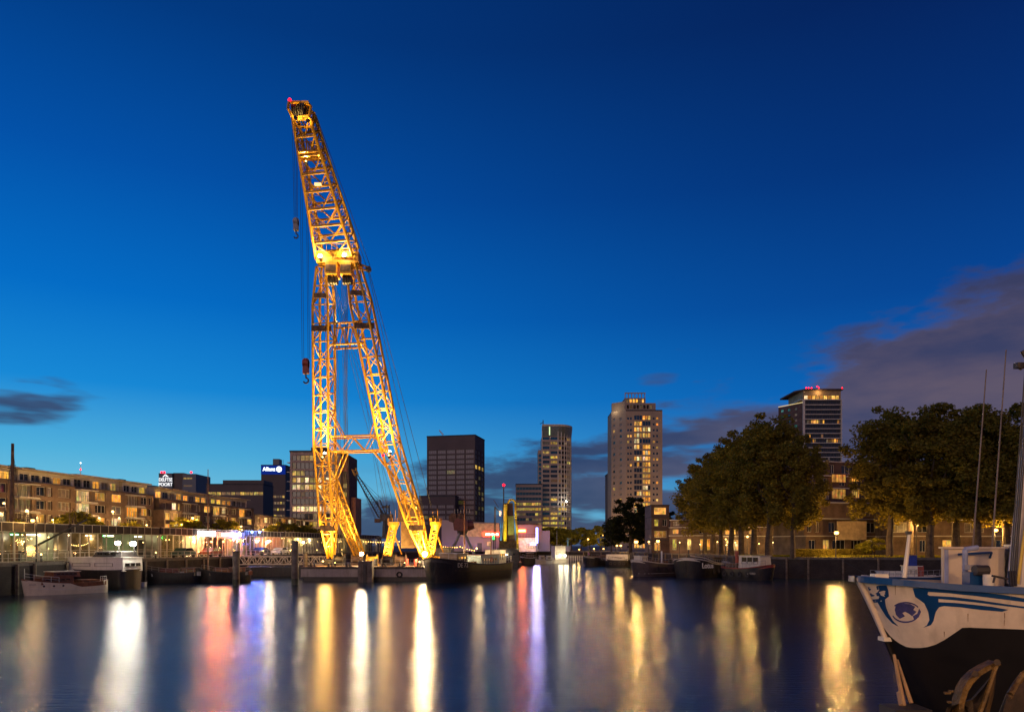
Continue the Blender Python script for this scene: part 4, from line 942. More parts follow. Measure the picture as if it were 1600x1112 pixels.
facade(root, 0, 0, 0, w, 0, H, hs, mat('taupe_cladding', (0.3, 0.23, 0.19)), 0.3); boxwalls(root, w, 14, H, mat('taupe_cladding', (0.3, 0.23, 0.19)), False)

# tall pale residential tower
def resid():
    Y = 345; x0 = PX(978, Y); xe = PX(1035, Y); w = xe - x0; D = 19
    root = thing('residential_tower', 'tallest pale stone residential tower, stepped at the top, many lit window bays', 'tower', (x0, Y, ZQ)); H = PZ(642, Y) - ZQ
    wm = mat('pale_stone', (0.36, 0.27, 0.19), 0.8, 0, 0.12, 0.15); fl = 23; fh = (H-2)/fl; hs = []
    cols = [(0.6, 0.95, 's'), (1.9, 0.95, 's'), (3.9, 1.15, 'b'), (5.15, 1.15, 'b'), (6.4, 1.1, 'b'), (7.9, 1.15, 'c'), (9.15, 1.15, 'c'), (10.4, 1.1, 'c'), (12.6, 1.0, 's'), (14.2, 1.0, 's')]
    for f in range(fl):
        lb = random.random() < .55; lc = random.random() < .72
        if f < 2: lb = lc = True
        z = 0.7 + f*fh
        for x, ww, t in cols:
            on = lb if t == 'b' else lc if t == 'c' else random.random() < .26
            hgt = fh*0.72 if t != 's' else fh*0.42; pm = pick([(M_litA, 5), (M_litW, 1)]) if on and random.random() < .93 else pick([(M_glass, 5), (M_curt, 1)])
            hs.append((x, x+ww, z, z+hgt, winmesh(ww, hgt, pm, M_framed if t != 's' else M_frame, 0)))
    facade(root, 0, 0, 0, w, 0, H, hs, wm, 0.35)
    # left face turns away
    LA = math.radians(180-62); dl = 8.2
    lx, ly = -dl*math.cos(R(42)), dl*math.sin(R(42))
    hs = [(0.8+k*3.8, 0.8+k*3.8+1.3, 0.7+f*fh, 0.7+f*fh+fh*0.5, winmesh(1.3, fh*0.5, pick([(M_litO, 1), (M_litA, 1), (M_curt, 4), (M_glass, 4)]), M_frame, 0)) for f in range(fl) for k in range(2)]
    facade(root, lx, ly, math.atan2(-ly, -lx), dl, 0, H+0.6, hs, wm, 0.35)
    MB().prism([(0, 0.02), (lx, ly), (lx, D), (w-0.02, D), (w-0.02, 0.02)], H, H+0.6).build('roof', M_roof, root)
    MB().quad((w,0,0),(w,D,0),(w,D,H),(w,0,H)).quad((lx,D,0),(lx,ly,0),(lx,ly,H),(lx,D,H)).build('side_wall', wm, root)
    # stepped crown
    facade(root, -0.4, 1.2, 0, 14.6, H+0.6, H+4.0, [(1.0+k*1.55, 2.1+k*1.55, H+1.3, H+3.1, winmesh(1.1, 1.8, pick([(M_glass, 4), (M_litD, 2)]), M_framed, 0)) for k in range(8)], wm, 0.3, 'crown_wall')
    MB().box(-0.4, 14.2, 1.5, 14, H+0.6, H+4.0).build('crown_step', wm, root)
    facade(root, -0.2, 2.2, 0, 9.8, H+4.0, H+6.6, [(0.8+k*1.45, 1.9+k*1.45, H+4.4, H+6.1, winmesh(1.1, 1.7, pick([(M_litA, 3), (M_litD, 1)]), M_framed, 0)) for k in range(6)], wm, 0.3, 'crown_wall')
    MB().box(-0.2, 9.6, 2.5, 12, H+4.0, H+6.6).build('crown_step', wm, root)
    for k in range(7): MB().box(-0.2+k*1.55, 0.15+k*1.55, 2.2, 2.6, H+6.6, H+8.6).build('crown_pier', wm, root)
    MB().box(-0.2, 9.6, 2.15, 2.65, H+8.6, H+9.1).build('crown_beam', wm, root)
    MB().prism([(-0.2, 2.2), (-5.6, 7), (-5.6, 9), (-0.2, 9)], H+0.6, H+5.0).build('crown_step', wm, root)
    plight((-5.5, 2.5, H+1), 300, (1, 0.8, 0.5), 0.4, root)
    spot((w*0.5, -26, 1), (w*0.5, 0, H*0.4), 17000, (1, 0.6, 0.27), 90, 0.5, root)  # unseen spots added before the tower, standing in for warm street glow
    spot((-20, -14, 1), (-3, 4, H*0.4), 10000, (1, 0.6, 0.27), 90, 0.5, root)
resid()
Y = 370; root, w, H = block('narrow_block', 'narrow block with a single column of orange lit windows left of the pale tower', 'apartment block', 949.5, 957, Y, 741)
facade(root, 0, 0, 0, w, 0, H, [(0.45, 2.0, H-2.2-f*2.75, H-0.9-f*2.75, winmesh(1.55, 1.3, pick([(M_litA, 4), (M_litO, 2), (M_glass, 1)]), M_framed, 0)) for f in range(10)], M_brickd, 0.3); boxwalls(root, w, 10, H, M_brickd, False)
# right tower with balcony bands
def band_tower():
    Y = 330; x0 = PX(1254, Y); w = PX(1315, Y) - x0; D = 22
    root = thing('banded_tower', 'dark tower on the right with pale horizontal balcony bands and red roof beacons', 'tower', (x0, Y, ZQ)); H = PZ(625, Y) - ZQ
    fl = 30; fh = 2.13; hs = []
    sw = MB().box(0.02, w, 0.4, 0.6, 0, H).build('core_wall', M_blk, root)
    for f in range(fl):
        z = H - (f+1)*fh; 
        MB().box(0, w+0.15, -0.5, 0.38, z-0.16, z+0.16).build('balcony_band', M_frame, root)
        x = 1.2
        while x < w - 1.0:
            ww = random.choice((0.8, 1.1, 1.5)); ww = min(ww, w-0.4-x)
            if random.random() < 0.3 or x < 2: on_ = random.random() < (0.5 if f in (3, 4, 5, 7, 8) else 0.13)
            pm = pick([(M_litA, 3), (M_litO, 1), (M_litD, 3)]) if on_ else M_glass
            link('window', winmesh(ww-0.08, fh-0.5, pm, M_framed, 1, depth=0), root, (x, 0.34, z+0.18)); x += ww
    MB().box(-0.0, 1.0, -0.35, 0.38, H*0.2, H+0.1).build('edge_pier', M_frame, root); MB().box(w-0.35, w, -0.52, 0.4, 0, H).build('edge_pier', M_frame, root); MB().box(w*0.66, w*0.66+0.3, -0.52, 0.4, 0, H*0.62).build('edge_pier', M_frame, root)
    MB().quad((w,0.6,0),(w,D,0),(w,D,H),(w,0.6,H)).quad((w,D,0),(0,D,0),(0,D,H),(w,D,H)).build('side_wall', M_blk, root)
    # top: overhanging roof over a glowing storey
    MB().box(-1.2, w+0.1, -0.3, D, H+0.01, H+0.35).build('terrace_slab', M_frame, root)
    for k in range(9): link('window', winmesh(1.6, 1.7, M_litA if k else M_litW, M_framed, 1), root, (0.8+k*1.75, 0.3, H+0.45))
    MB().box(0.4, w-0.2, 0.35, D-4, H+0.4, H+4.4).build('top_storey', mat('ochre_soffit', (0.4, 0.27, 0.13)), root)
    MB().prism([(-2.2, 4), (1, -0.8), (w+0.4, -0.8), (w+0.4, D), (-2.2, D)], H+4.4, H+5.0).build('flat_roof', M_brickd, root)
    for x in (1.5, 2.6, 3.9, 6.5, 7.2, w+0.1): MB().ball((x, -0.3, H+5.4 + (0.7 if x == 6.5 else 0)), 0.3).build('beacon', M_red, root)
    plight((w*0.4, -1.2, H+3.4), 350, (1, 0.6, 0.25), 0.3, root)
    # receding left flank
    dl = 12; lx, ly = -7.4, 9.5
    hs = [(1.2+k*3.4, 2.6+k*3.4, H-4-f*2.6, H-2.8-f*2.6, winmesh(1.4, 1.2, pick([(M_glass, 3), (M_litG, 1), (M_litD, 2)]), M_framed, 0)) for f in range(9) for k in range(3)]
    facade(root, lx, ly, math.atan2(-ly, -lx), math.hypot(lx, ly), 0, H-1.5, hs, M_brickd, 0.3)
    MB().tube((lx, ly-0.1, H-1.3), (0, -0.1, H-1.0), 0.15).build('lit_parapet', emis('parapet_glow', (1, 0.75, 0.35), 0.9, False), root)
band_tower()
# ------------------------------------------------------------------ museum halls and the far shore
Y = 228; x0 = PX(690, Y)
M_hall = mat('white_hall_panels', (0.32, 0.26, 0.23), 0.6, 0, 0.08, 0.1)
root = thing('museum_hall', 'broad white hall with a red neon sign, behind the black museum ship', 'hall', (x0, Y, ZQ)); w = PX(780, Y) - x0; H = PZ(813, Y) - ZQ
MB().add([(0,0,0),(w,0,0),(w,0,H-0.7),(w*0.32,0,H-0.2),(0,0,H+0.3),(0,16,0),(w,16,0),(w,16,H-0.7),(w*.32,16,H-.2),(0,16,H+0.3)], [(0,1,2,3,4),(1,6,7,2),(2,7,8,3),(3,8,9,4),(0,4,9,5)]).build('wall', M_hall, root)
MB().box(w*0.32+0.05, w, -1.0, -0.004, 4.6, H-0.85).build('upper_volume', mat('ochre_panels', (0.6, 0.42, 0.2), 0.6), root)
seam = MB().box(0, 0.04, -0.03, 0, 0, 4.4).mesh('panel_joint', M_grey)
for k in range(1, 9): link('panel_joint', seam, root, (k*w/9, -0.003, 0.1))
MB().box(w*0.62, w*0.7, -0.1, -0.003, 0, 2.6).build('door', M_framed, root); link('window', winmesh(1.6, 1.5, M_litW, M_framed, 1), root, (w*0.78, -0.05, 1.6))
sg = MB().box(-2.6, 2.6, -0.18, 0, -0.7, 0.7).build('neon_board', emis('red_neon', (1, 0.05, 0.02), 6), root, (w*0.86, -1.2, PZ(834.5, Y)-ZQ))
MB().box(-1.7, 2.3, -0.24, -0.183, -0.32, 0.32).build('neon_core', emis('neon_core', (1, 0.75, 0.6), 4, False), sg)
def wash(p, tgt, en, col, ang=90): spot(p, tgt, en, col, ang, 0.3, root)
wash((3, -6, 0.3), (3.5, 0, 5), 500, (0.35, 0.18, 1.0)); wash((9.5, -4, 0.3), (9.5, 0, 3), 420, (0.35, 0.15, 1.0)); wash((15, -5, 0.3), (14, 0, 3), 200, (0.55, 0.3, 1.0)); wash((12, -9, 0.3), (12, 0, 8), 1500, (1, 0.6, 0.25)); wash((3, -10, 0.3), (4, 0, 6), 700, (1, 0.6, 0.3))
Y = 226; x0 = PX(808, Y)
root = thing('museum_wing', 'pinkish rendered wing with an orange lit sign, right of the grain elevator', 'hall', (x0, Y, ZQ)); w = PX(848, Y) - x0; H = PZ(819, Y) - ZQ
MB().box(0, w*0.98, 3, 14, 0, H).build('wall', M_hall, root); MB().box(w*0.98+0.003, w*1.3, 3.5, 14, 0, H-1.8).build('side_wing', M_hall, root)
MB().box(-0.1, w+0.05, 2.9, 14.1, H+0.003, H+0.3).build('roof', M_roof, root)
MB().box(0, w*0.72, -3.5, 2.995, 0, PZ(840, Y)-ZQ).build('lower_hall', mat('warm_render', (0.65, 0.5, 0.32), 0.7), root)
for k in range(4): link('window', winmesh(0.62, 1.3, M_glass, M_framed, 0, 1), root, (w*0.36+k*0.68, -3.46-0.05, 1.0))
for k in range(7): member('railing_post', (k*0.9, -3.4, PZ(840, Y)-ZQ), (k*0.9, -3.4, PZ(840, Y)-ZQ+1.1), 0.04, M_darksteel, root)
member('rail', (0, -3.4, PZ(840, Y)-ZQ+1.1), (5.6, -3.4, PZ(840, Y)-ZQ+1.1), 0.04, M_darksteel, root)
sg = MB().box(-1.15, 1.15, -0.15, 0, -0.42, 0.42).build('neon_board', emis('orange_neon', (1, 0.13, 0.02), 14), root, (w*0.2, 2.8, PZ(828.5, Y)-ZQ)); text('DOK', 0.75, emis('neon_core2', (1, 0.85, 0.6), 6, False), sg, (0, -0.18, 0), 0, 0.03, sx=1.3)
plight((w*0.2, -4.5, PZ(828.5, Y)-ZQ), 1500, (1, 0.17, 0.02), 0.5, root)
wash((6, -9, 0.3), (5, 3, 6), 500, (1, 0.55, 0.3)); wash((2.5, -9, 0.3), (3, -3, 2), 700, (1, 0.62, 0.28))
for k in range(1, 6): MB().box(0, 0.05, -0.03, 0, 0, H-0.1).build('panel_joint', M_grey, root, (k*w/6, 2.998, 0))
# blue-white neon mast sign
Y = 220; o = thing('neon_mast', 'slender blue-white neon strip standing upright beside the pinkish wing', 'neon sign', (PX(839, Y), Y, ZQ))
MB().box(-0.3, 0.3, 0.1, 0.3, 0, PZ(822, Y)-ZQ).build('mast', M_darksteel, o)
MB().box(-0.28, 0.28, -0.1, 0.098, 2.6, PZ(824, Y)-ZQ).build('neon_tube', emis('blue_neon', (0.22, 0.25, 1), 14), o)
MB().box(-1.9, -0.3, -0.1, 0.098, 2.0, 2.6).build('neon_arm', emis('blue_neon', (0.2, 0.3, 1), 9), o)
plight((-0.1, -3.5, 4.0), 2600, (0.45, 0.4, 1), 0.45, o); plight((-0.5, -0.8, 3.4), 500, (1, 0.7, 0.3), 0.3, o); MB().ball((-0.2, -0.3, 3.6), 0.3).build('lamp', M_bulbC, o)

# ------------------------------------------------------------------ lattice harbour crane silhouettes
def lat(mbp, p0, p1, w0, w1, n, parent, m, r=0.09, perp=Vector((1,0,0)), name='boom'):
    p0 = Vector(p0); p1 = Vector(p1); d = (p1-p0).normalized(); B = d.cross(Vector((0,1,0))).normalized(); F = Vector((0,1,0))
    def P(t, k):
        w = w0 + (w1-w0)*t; sx, sy = ((-1,-1),(1,-1),(1,1),(-1,1))[k]; return p0.lerp(p1, t) + B*w*sx + F*w*sy
    mb = MB()
    for k in range(4): mb.tube(P(0, k), P(1, k), r, 5)
    for j in range(n):
        for k in range(4):
            mb.tube(P(j/n, k), P((j+1)/n, (k+1) % 4) if j % 2 else P((j+1)/n, k), r*0.5, 4); mb.tube(P(j/n, (k+j) % 4), P((j+1)/n, (k+j+1) % 4), r*0.55, 4)
    return mb.build(name, m, parent)
Y = 185; xb = PX(603, Y)
root = thing('dark_harbour_crane', 'unlit dark level-luffing harbour crane seen through the yellow crane legs', 'harbour crane', (xb, Y, ZQ))
M_cd = mat('black_steel', (0.05, 0.05, 0.055), 0.6)
Zc = lambda py: PZ(py, Y) - ZQ
Xc = lambda px: PX(px, Y) - xb
for sx in (-1.6, 1.6):
    for sy in (-1.6, 1.6): MB().box(sx-0.2, sx+0.2, sy-0.2, sy+0.2, 0, 3.6).build('portal_leg', M_cd, root)
MB().box(-2, 2, -2, 2, 3.6, 4.0).build('portal_deck', M_cd, root)
MB().tube((0,0,4), (0,0,Zc(812)), 1.0, 8, 0.7).build('column', M_cd, root)
MB().box(-1.4, 1.7, -1, 1, Zc(814), Zc(803)).build('machine_house', M_cd, root)
lat(None, (Xc(596), 0, Zc(806)), (Xc(557), 0, Zc(742)), 0.75, 0.3, 16, root, M_cd, 0.1)
jb = lat(None, (Xc(557), 0, Zc(742)), (Xc(553), 0, Zc(732)), 0.45, 0.5, 2, root, M_yellow, 0.1, name='boom_tip')
lat(None, (Xc(600), 0, Zc(804)), (Xc(591), 0, Zc(781)), 0.5, 0.4, 5, root, M_cd, 0.08, name='mast_frame'); lat(None, (Xc(606), 0, Zc(804)), (Xc(606), 0, Zc(788)), 0.4, 0.4, 4, root, M_cd, 0.08, name='mast_frame')
MB().box(Xc(597), Xc(609), -0.5, 0.5, Zc(793), Zc(790)).build('counterweight_beam', M_cd, root); MB().box(Xc(586), Xc(594), -0.8, 0.8, Zc(816), Zc(810)).build('counterweight', M_rust, root)
for q in (0, 1): member('cable', (Xc(591)+q*1.2, 0, Zc(781)), (Xc(560), 0, Zc(745)), 0.04, M_cable, root); member('cable', (Xc(557), 0, Zc(742)), (Xc(588+q*2), 0, Zc(815)), 0.04, M_cable, root)
# red-brown museum crane on splayed legs
Y = 165; xb = PX(722, Y); root = thing('museum_crane', 'squat dark red harbour crane on splayed legs before the white hall', 'harbour crane', (xb, Y, ZQ))
M_rr = mat('dark_red_steel', (0.16, 0.05, 0.035), 0.6)
for sx, sy in ((-1, -1), (1, -1), (-1, 1), (1, 1)): MB().tube((sx*2.7, sy*2.0, 0), (sx*0.5, sy*0.5, 4.6), 0.26, 6, 0.3).build('portal_leg', M_grey, root)
MB().tube((0,0,4.2), (0,0,5.6), 0.9, 10, 1.4).build('turntable', M_darksteel, root)
MB().add([(x,y,z) for y in (-1.4,1.4) for x,z in ((-1.7,5.2),(1.2,5.0),(1.5,6.6),(1.0,7.7),(-1.2,7.9),(-1.9,6.8))], [(0,1,2,3,4,5),(11,10,9,8,7,6)]+[(i,i+6,(i+1)%6+6,(i+1)%6) for i in range(6)]).build('machine_house', M_rr, root)
MB().add([(x,y,z) for y in (-0.9,0.9) for x,z in ((-2.9,7.2),(-1.9,6.9),(-1.2,7.7),(-1.3,8.9),(-2.2,9.1),(-2.9,8.4))], [(0,1,2,3,4,5),(11,10,9,8,7,6)]+[(i,i+6,(i+1)%6+6,(i+1)%6) for i in range(6)]).build('cab', M_rust, root)
MB().tube((1.2,0,6.2),(2.6,0,6.5),1.15,10,0.9).build('counterweight', M_rr, root); MB().tube((-0.4,0,7.8),(-0.4,0,9.0),1.0,8,0.75).build('sheave_house', M_rust, root)
for k in range(6): member('railing_post', (-1.5+k*0.65, -1.3, 9.0), (-1.5+k*0.65, -1.3, 9.9), 0.05, M_frame, root)
member('jib', (-0.4, 0, 7.8), (0.6, 0, 9.8), 0.12, M_rr, root); member('cable', (0.6, 0, 9.8), (2.0, 0, 7.6), 0.04, M_cable, root)
# rooftop crane on the far slab: a small pale derrick in front
Y = 300; xb = PX(688, Y); root = thing('roof_derrick', 'thin yellow crane jib sticking up before the top left of the brown slab', 'crane', (PX(686, 318), 331, PZ(681, 331)+0.7))
lat(None, (0.6, 0, -0.2), (-1.2, 0, 1.9), 0.3, 0.12, 6, root, M_yellow, 0.09)
# ------------------------------------------------------------------ grain elevator with the yellow pipes
Y = 172; xb = PX(795, Y); root = thing('grain_elevator', 'floating grain elevator, dark tower with thick yellow pipes arching over its top', 'grain elevator', (xb, Y, 0))
Zc = lambda py: PZ(py, Y)
Xc = lambda px: PX(px, Y) - xb
M_pipe = mat('yellow_pipe_paint', (0.72, 0.5, 0.02), 0.4, 0, 0.15)
MB().prism([(-3.0, -3), (2.2, -3), (2.9, -1.5), (2.9, 12), (-3.0, 12)], -0.6, 1.1).build('hull', M_dark, root)
MB().box(-2.8, 2.4, -2, 6, 1.1, 4.4).build('deckhouse', M_darksteel, root)
for k in range(3): link('window', winmesh(0.6, 0.7, (M_litD, M_litW, M_glass)[k], M_framed, 0), root, (-2.1+k*1.5, -2.05, 2.7))
MB().prism([(-2.2, 0), (1.7, 0), (1.7, 4), (-2.2, 4)], 4.4, 6.2).build('hopper_room', M_rust, root)
MB().add([(-1.7,0.5,6.2),(1.5,0.5,6.2),(1.5,3.5,6.2),(-1.7,3.5,6.2),(-1.0,1,Zc(785)),(0.9,1,Zc(785)),(0.9,3,Zc(785)),(-1.0,3,Zc(785))], [(0,1,5,4),(1,2,6,5),(2,3,7,6),(3,0,4,7),(4,5,6,7)]).build('tower', mat('brown_tower_steel', (0.13, 0.08, 0.055), 0.7), root)
MB().box(-0.2, 1.2, -0.1, 0.48, 7.5, Zc(806)).build('green_door', mat('olive_paint', (0.18, 0.2, 0.06), 0.6), root)
MB().tube((Xc(789), -0.6, 6.0), (Xc(790), -0.6, Zc(788)), 0.42, 12).build('vertical_pipe', M_pipe, root)
ap = [Vector((Xc(794), -0.3, Zc(786)))] + [Vector((Xc(799.5) + 0.85*math.cos(a), -0.3, Zc(788) + 0.95*math.sin(a) + 0.2)) for a in [math.pi - k*math.pi/10 for k in range(11)]] + [Vector((Xc(806), -0.35, Zc(810))), Vector((Xc(808.5), -0.5, Zc(834))), Vector((Xc(809), -0.6, Zc(872)))]
MB().path(ap, 0.25, 10).build('arched_pipe', M_pipe, root, smooth=True)
mb = MB()
for k in range(12):
    z = 7 + k*0.85; mb.box(-1.9+k*0.06, -1.75+k*0.06, 0.2, 0.4, z, z+0.85)
    mb.box(-1.5+k*0.04, 1.4-k*0.04, 0.35, 0.45, z, z+0.08)
mb.build('cross_bar', M_darksteel, root)
MB().tube((Xc(787), 0, 6), (Xc(787), 0, Zc(759)), 0.13, 8).build('signal_mast', M_darksteel, root); MB().ball((Xc(787), 0, Zc(757.5)), 0.32).build('beacon', M_red, root)
plight((Xc(787), -0.5, Zc(757)), 120, (1, 0.02, 0.05), 0.4, root)
member('davit_post', (Xc(771.5), -1, 1.1), (Xc(773), -1, Zc(792)), 0.1, M_cd, root); member('davit_post', (Xc(774), -1, 1.1), (Xc(774.5), -1, Zc(792)), 0.1, M_cd, root); member('davit_arm', (Xc(773), -1, Zc(792)), (Xc(781), -1, Zc(800)), 0.1, M_cd, root)
member('davit_arm', (Xc(771.5), -1, Zc(781)), (Xc(779), -1, Zc(793)), 0.07, M_cd, root)
MB().box(Xc(780), Xc(783.5), -1.2, -0.6, Zc(806), Zc(798)).build('lamp_box', mat('pink_box', (0.6, 0.45, 0.4)), root)
spot((-1.3, -3.2, 4.6), (-0.8, 0, 12), 1500, (1, 0.85, 0.3), 70, 0.2, root); spot((2.6, -3.5, 3), (1.9, 0, 11), 2200, (1, 0.72, 0.2), 70, 0.2, root); plight((Xc(781), -1.9, Zc(802)), 120, (1, 0.6, 0.4), 0.2, root)
MB().ball((-0.6, -2.2, 2.9), 0.12).build('lamp', M_bulbC, root); plight((-0.6, -2.6, 2.9), 80, (1, .9, .8), 0.2, root)
Y = 168; o = thing('green_lamp', 'green navigation lamp on a post left of the grain elevator', 'lamp', (PX(771, Y), Y, ZQ)); MB().tube((0,0,0),(0,0,3.2),0.07,6).build('post', M_darksteel, o); MB().tube((0,0,3.2),(0,0,4.2),0.25,8).build('lens', emis('green_lens', (0.02, 1, 0.12), 4, False), o); plight((0,-0.6,3.7), 140, (0.03, 1, 0.15), 0.3, o)

for Y_, wd in ((80, 'above the deck of the black barge'), (92, 'just right of the houseboat stern'), (101, 'before the dark green car'), (112, 'left of the tall thin mast'), (123, 'before the red bar'), (134, 'behind the thick brown pile'), (146, 'over the left end of the footbridge'), (160, 'over the middle of the footbridge'), (176, 'farthest, by the tallest pile')):
    o = thing('bollard_lamp', 'low glowing bollard lamp on the left quay edge, ' + wd, 'bollard lamp', (-50.6 + (Y_-77)*0.1094 - 0.9, Y_, ZQ), 0, 'bollard lamps along the left quay edge')
    MB().tube((0,0,0), (0,0,0.75), 0.08, 6).build('post', M_darksteel, o); MB().ball((0,0,0.85), 0.1, 6, 4).build('bulb', M_bulbW, o); plight((0,-0.0,0.85), 70, (1, .6, .22), .13, o)
for lab, y0, y1 in (('pale tubular quay railing before the leftmost pavilions', 70, 112), ('pale tubular quay railing between the red bar and the footbridge', 112, 172)):
    f_ = lambda Y: Vector((-50.6 + (Y-77)*0.1094 - 0.4, Y, ZQ)); a = f_(y0); b = f_(y1); d = b - a
    o = thing('quay_railing', lab, 'railing', a, math.atan2(d.y, d.x), 'quay railings on the left'); ln = d.length; n = int(ln/1.6)
    pm = MB().tube((0,0,0), (0,0,1.0), 0.035, 5).mesh('railing_post', M_frame)
    for k in range(n+1): link('railing_post', pm, o, (k*ln/n, 0, 0))
    for z in (0.5, 1.0): MB().tube((0,0,z), (ln,0,z), 0.028, 5).build('rail', M_frame, o)
# ------------------------------------------------------------------ mooring piles and the footbridge
def pile(px, Y, py, r, label):
    o = thing('mooring_pile', label, 'mooring pile', (PX(px, Y), Y, 0), 0, 'steel mooring piles in the left half of the harbour')
    z = PZ(py, Y); MB().tube((0,0,-1), (0,0,z), r, 16).build('shaft', mat('weathered_pile', (0.16, 0.13, 0.11), 0.75, 0, 0.4, 1.0, 0.4, 8, streak=0.5), o)
    MB().tube((0,0,z), (0,0,z+0.12), r*1.08, 16).build('cap', M_darksteel, o)
    MB().tube((0,0,-0.2), (0,0,0.8), r*1.02, 16).build('algae_band', mat('algae_steel', (0.03, 0.035, 0.02), 0.5), o); return o
pile(369, 92, 862, 0.42, 'thick brown mooring pile before the red lit bar')
pile(461, 94, 846, 0.45, 'tallest mooring pile, at the left end of the crane barge')
pile(477, 112, 864, 0.35, 'short mooring pile half hidden behind the barge corner')
Y = 101; o = thing('mooring_dolphin', 'square dark steel dolphin pressed against the middle of the grey barge', 'mooring dolphin', (PX(572, Y), Y, 0))
MB().box(-0.95, 0.95, -0.7, 0.7, -1, PZ(876, Y)).build('pile_box', mat('weathered_pile', (0.16, 0.13, 0.11)), o); MB().box(-0.2, 0.15, -0.9, -0.702, -1, PZ(881, Y)).build('rubbing_strip', M_darksteel, o)
a = Vector((PX(374, 117), 117, 2.0)); b = Vector((PX(508, 117), 117, 2.0)); root = thing('footbridge', 'pale steel truss footbridge running to the crane barge', 'footbridge', a); ln = (b-a).length
for y in (0, 1.6):
    for z in (0.0, 1.25): member('chord', (0, y, z), (ln, y, z), 0.075, M_frame, root)
    n = 16
    for k in range(n): member('diagonal', (k*ln/n, y, 0 if k % 2 else 1.25), ((k+1)*ln/n, y, 1.25 if k % 2 else 0), 0.055, M_frame, root); member('upright', (k*ln/n, y, 0), (k*ln/n, y, 1.25), 0.04, M_frame, root)
for k in range(30): MB().box(k*ln/30+0.01, (k+1)*ln/30-0.01, 0.05, 1.55, -0.1, -0.03).build('plank', M_deck, root)
MB().box(0.3, ln, -0.2, 2.4, -1.95, -0.35).build('pontoon', M_dark, root)
plight((ln*0.4, -1.0, 3.4), 60, (1, .75, .4), .2, root)

# ------------------------------------------------------------------ boats
def hull(L_, B_, H, bow=2.5, rake=1.0, stern=1.6, sheer=0.4, tumble=0.15, sharp=2.0, n=28, m=7, zk=-0.5, bul=0.35, hm=M_dark, dm=M_deck, rm=M_white, root=None, name='hull', rr=0.06, band=None):
    def ztop(x): u = x / L_; return H + sheer * ((1-u)**3 * 1.0 + u**3 * 0.45)
    def half(x, t):
        xs = rake * (1 - t); q = max(0.0, min(1.0, (x - xs) / bow)); f = (1 - (1-q)**sharp) ** 0.72 if q < 1 else 1
        qs = max(0.0, min(1.0, (L_ - x) / stern)); f2 = (1 - (1-qs)**2.4) ** 0.6 if qs < 1 else 1
        return B_/2 * f * f2 * (1 - tumble*(1-t)**2)
    xs_ = [L_ * (0.5 - 0.5*math.cos(math.pi*i/n)) for i in range(n+1)]
    V = []; F = []
    for side in (-1, 1):
        o = len(V)
        for i, x in enumerate(xs_):
            zt = ztop(x)
            for j in range(m+1):
                t = j / m; xx = x if i else rake*(1-t); V.append((max(xx, rake*(1-t)) if i < 8 else xx, side*half(xx if i else xx, t), zk + (zt-zk)*t))
        for i in range(n):
            for j in range(m):
                a0 = o+i*(m+1)+j; q = (a0, a0+(m+1), a0+(m+1)+1, a0+1); F.append(q if side < 0 else q[::-1])
    me = bpy.data.meshes.new(name); me.from_pydata(V, [], F); me.materials.append(hm)
    if band:
        me.materials.append(band[1])
        for p in me.polygons:
            if V[p.vertices[0]][2] >= band[0]*0.999 : p.material_index = 1
    for p in me.polygons: p.use_smooth = True
    h = link(name, me, root)
    zd = lambda x: ztop(x) - bul
    tt = lambda x: (zd(x)-zk)/(ztop(x)-zk)
    dk = MB(); pts = [(x, half(x, tt(x))*0.985, zd(x)) for x in xs_]
    for p, q in zip(pts[:-1], pts[1:]): dk.quad((p[0], -p[1], p[2]), (q[0], -q[1], q[2]), (q[0], q[1], q[2]), (p[0], p[1], p[2]))
    dk.build('deck', dm, root)
    for side in (-1, 1):
        inn = MB(); 
        for x, x2 in zip(xs_[:-1], xs_[1:]): inn.quad((x, side*half(x, 1)*0.97, zd(x)), (x2, side*half(x2, 1)*0.97, zd(x2)), (x2, side*half(x2, 1)*0.97, ztop(x2)), (x, side*half(x, 1)*0.97, ztop(x)))
        inn.path([(x, side*half(x, 1), ztop(x)) for x in xs_], rr, 6); inn.build('rail_cap', rm, root)
    return half, ztop
def boat(name, label, cat, bx, by, sx, sy, group=None):
    d = Vector((sx-bx, sy-by, 0)); return thing(name, label, cat, (bx, by, 0), math.atan2(d.y, d.x), group), d.length
def cabin(root, x0, x1, hw, z0, z1, m, nw=3, wm=None, taper=0.9, roof=M_white, name='cabin', wh=0.4, over=0.12, fw=0):
    t = taper; xa = x0 + (x1-x0)*(1-t)*0.5; xb = x1 - (x1-x0)*(1-t)*0.3
    c = MB().add([(x0,-hw,z0),(x1,-hw,z0),(x1,hw,z0),(x0,hw,z0),(xa,-hw*t,z1),(xb,-hw*t,z1),(xb,hw*t,z1),(xa,hw*t,z1)], [(0,1,5,4),(1,2,6,5),(2,3,7,6),(3,0,4,7),(4,5,6,7)]).build(name, m, root)
    MB().box(xa-over, xb+over, -hw*t-over, hw*t+over, z1+0.002, z1+0.07).build('cabin_roof', roof, root)
    h = z1 - z0; wl = (xb-xa)*0.82/max(1, nw)
    for side in (-1, 1):
        for k in range(nw):
            x = xa + (xb-xa)*0.09 + k*wl; zz = z0 + h*0.35; y = side*(hw*(1-(1-t)*0.35) + 0.012)
            link('window', winmesh(wl*0.8, h*wh, wm or M_glass, M_framed, 0, fw=0.03), root, (x if side < 0 else x+wl*0.8, y, zz), (0, 0, 0 if side < 0 else math.pi))
    for k in range(fw):
        ww = hw*1.6/fw; link('window', winmesh(ww*0.8, h*wh, wm or M_glass, M_framed, 0, fw=0.03), root, (x1+0.04, -hw*0.8+k*ww, z0+h*0.35), (0, 0, math.pi/2))
    return c
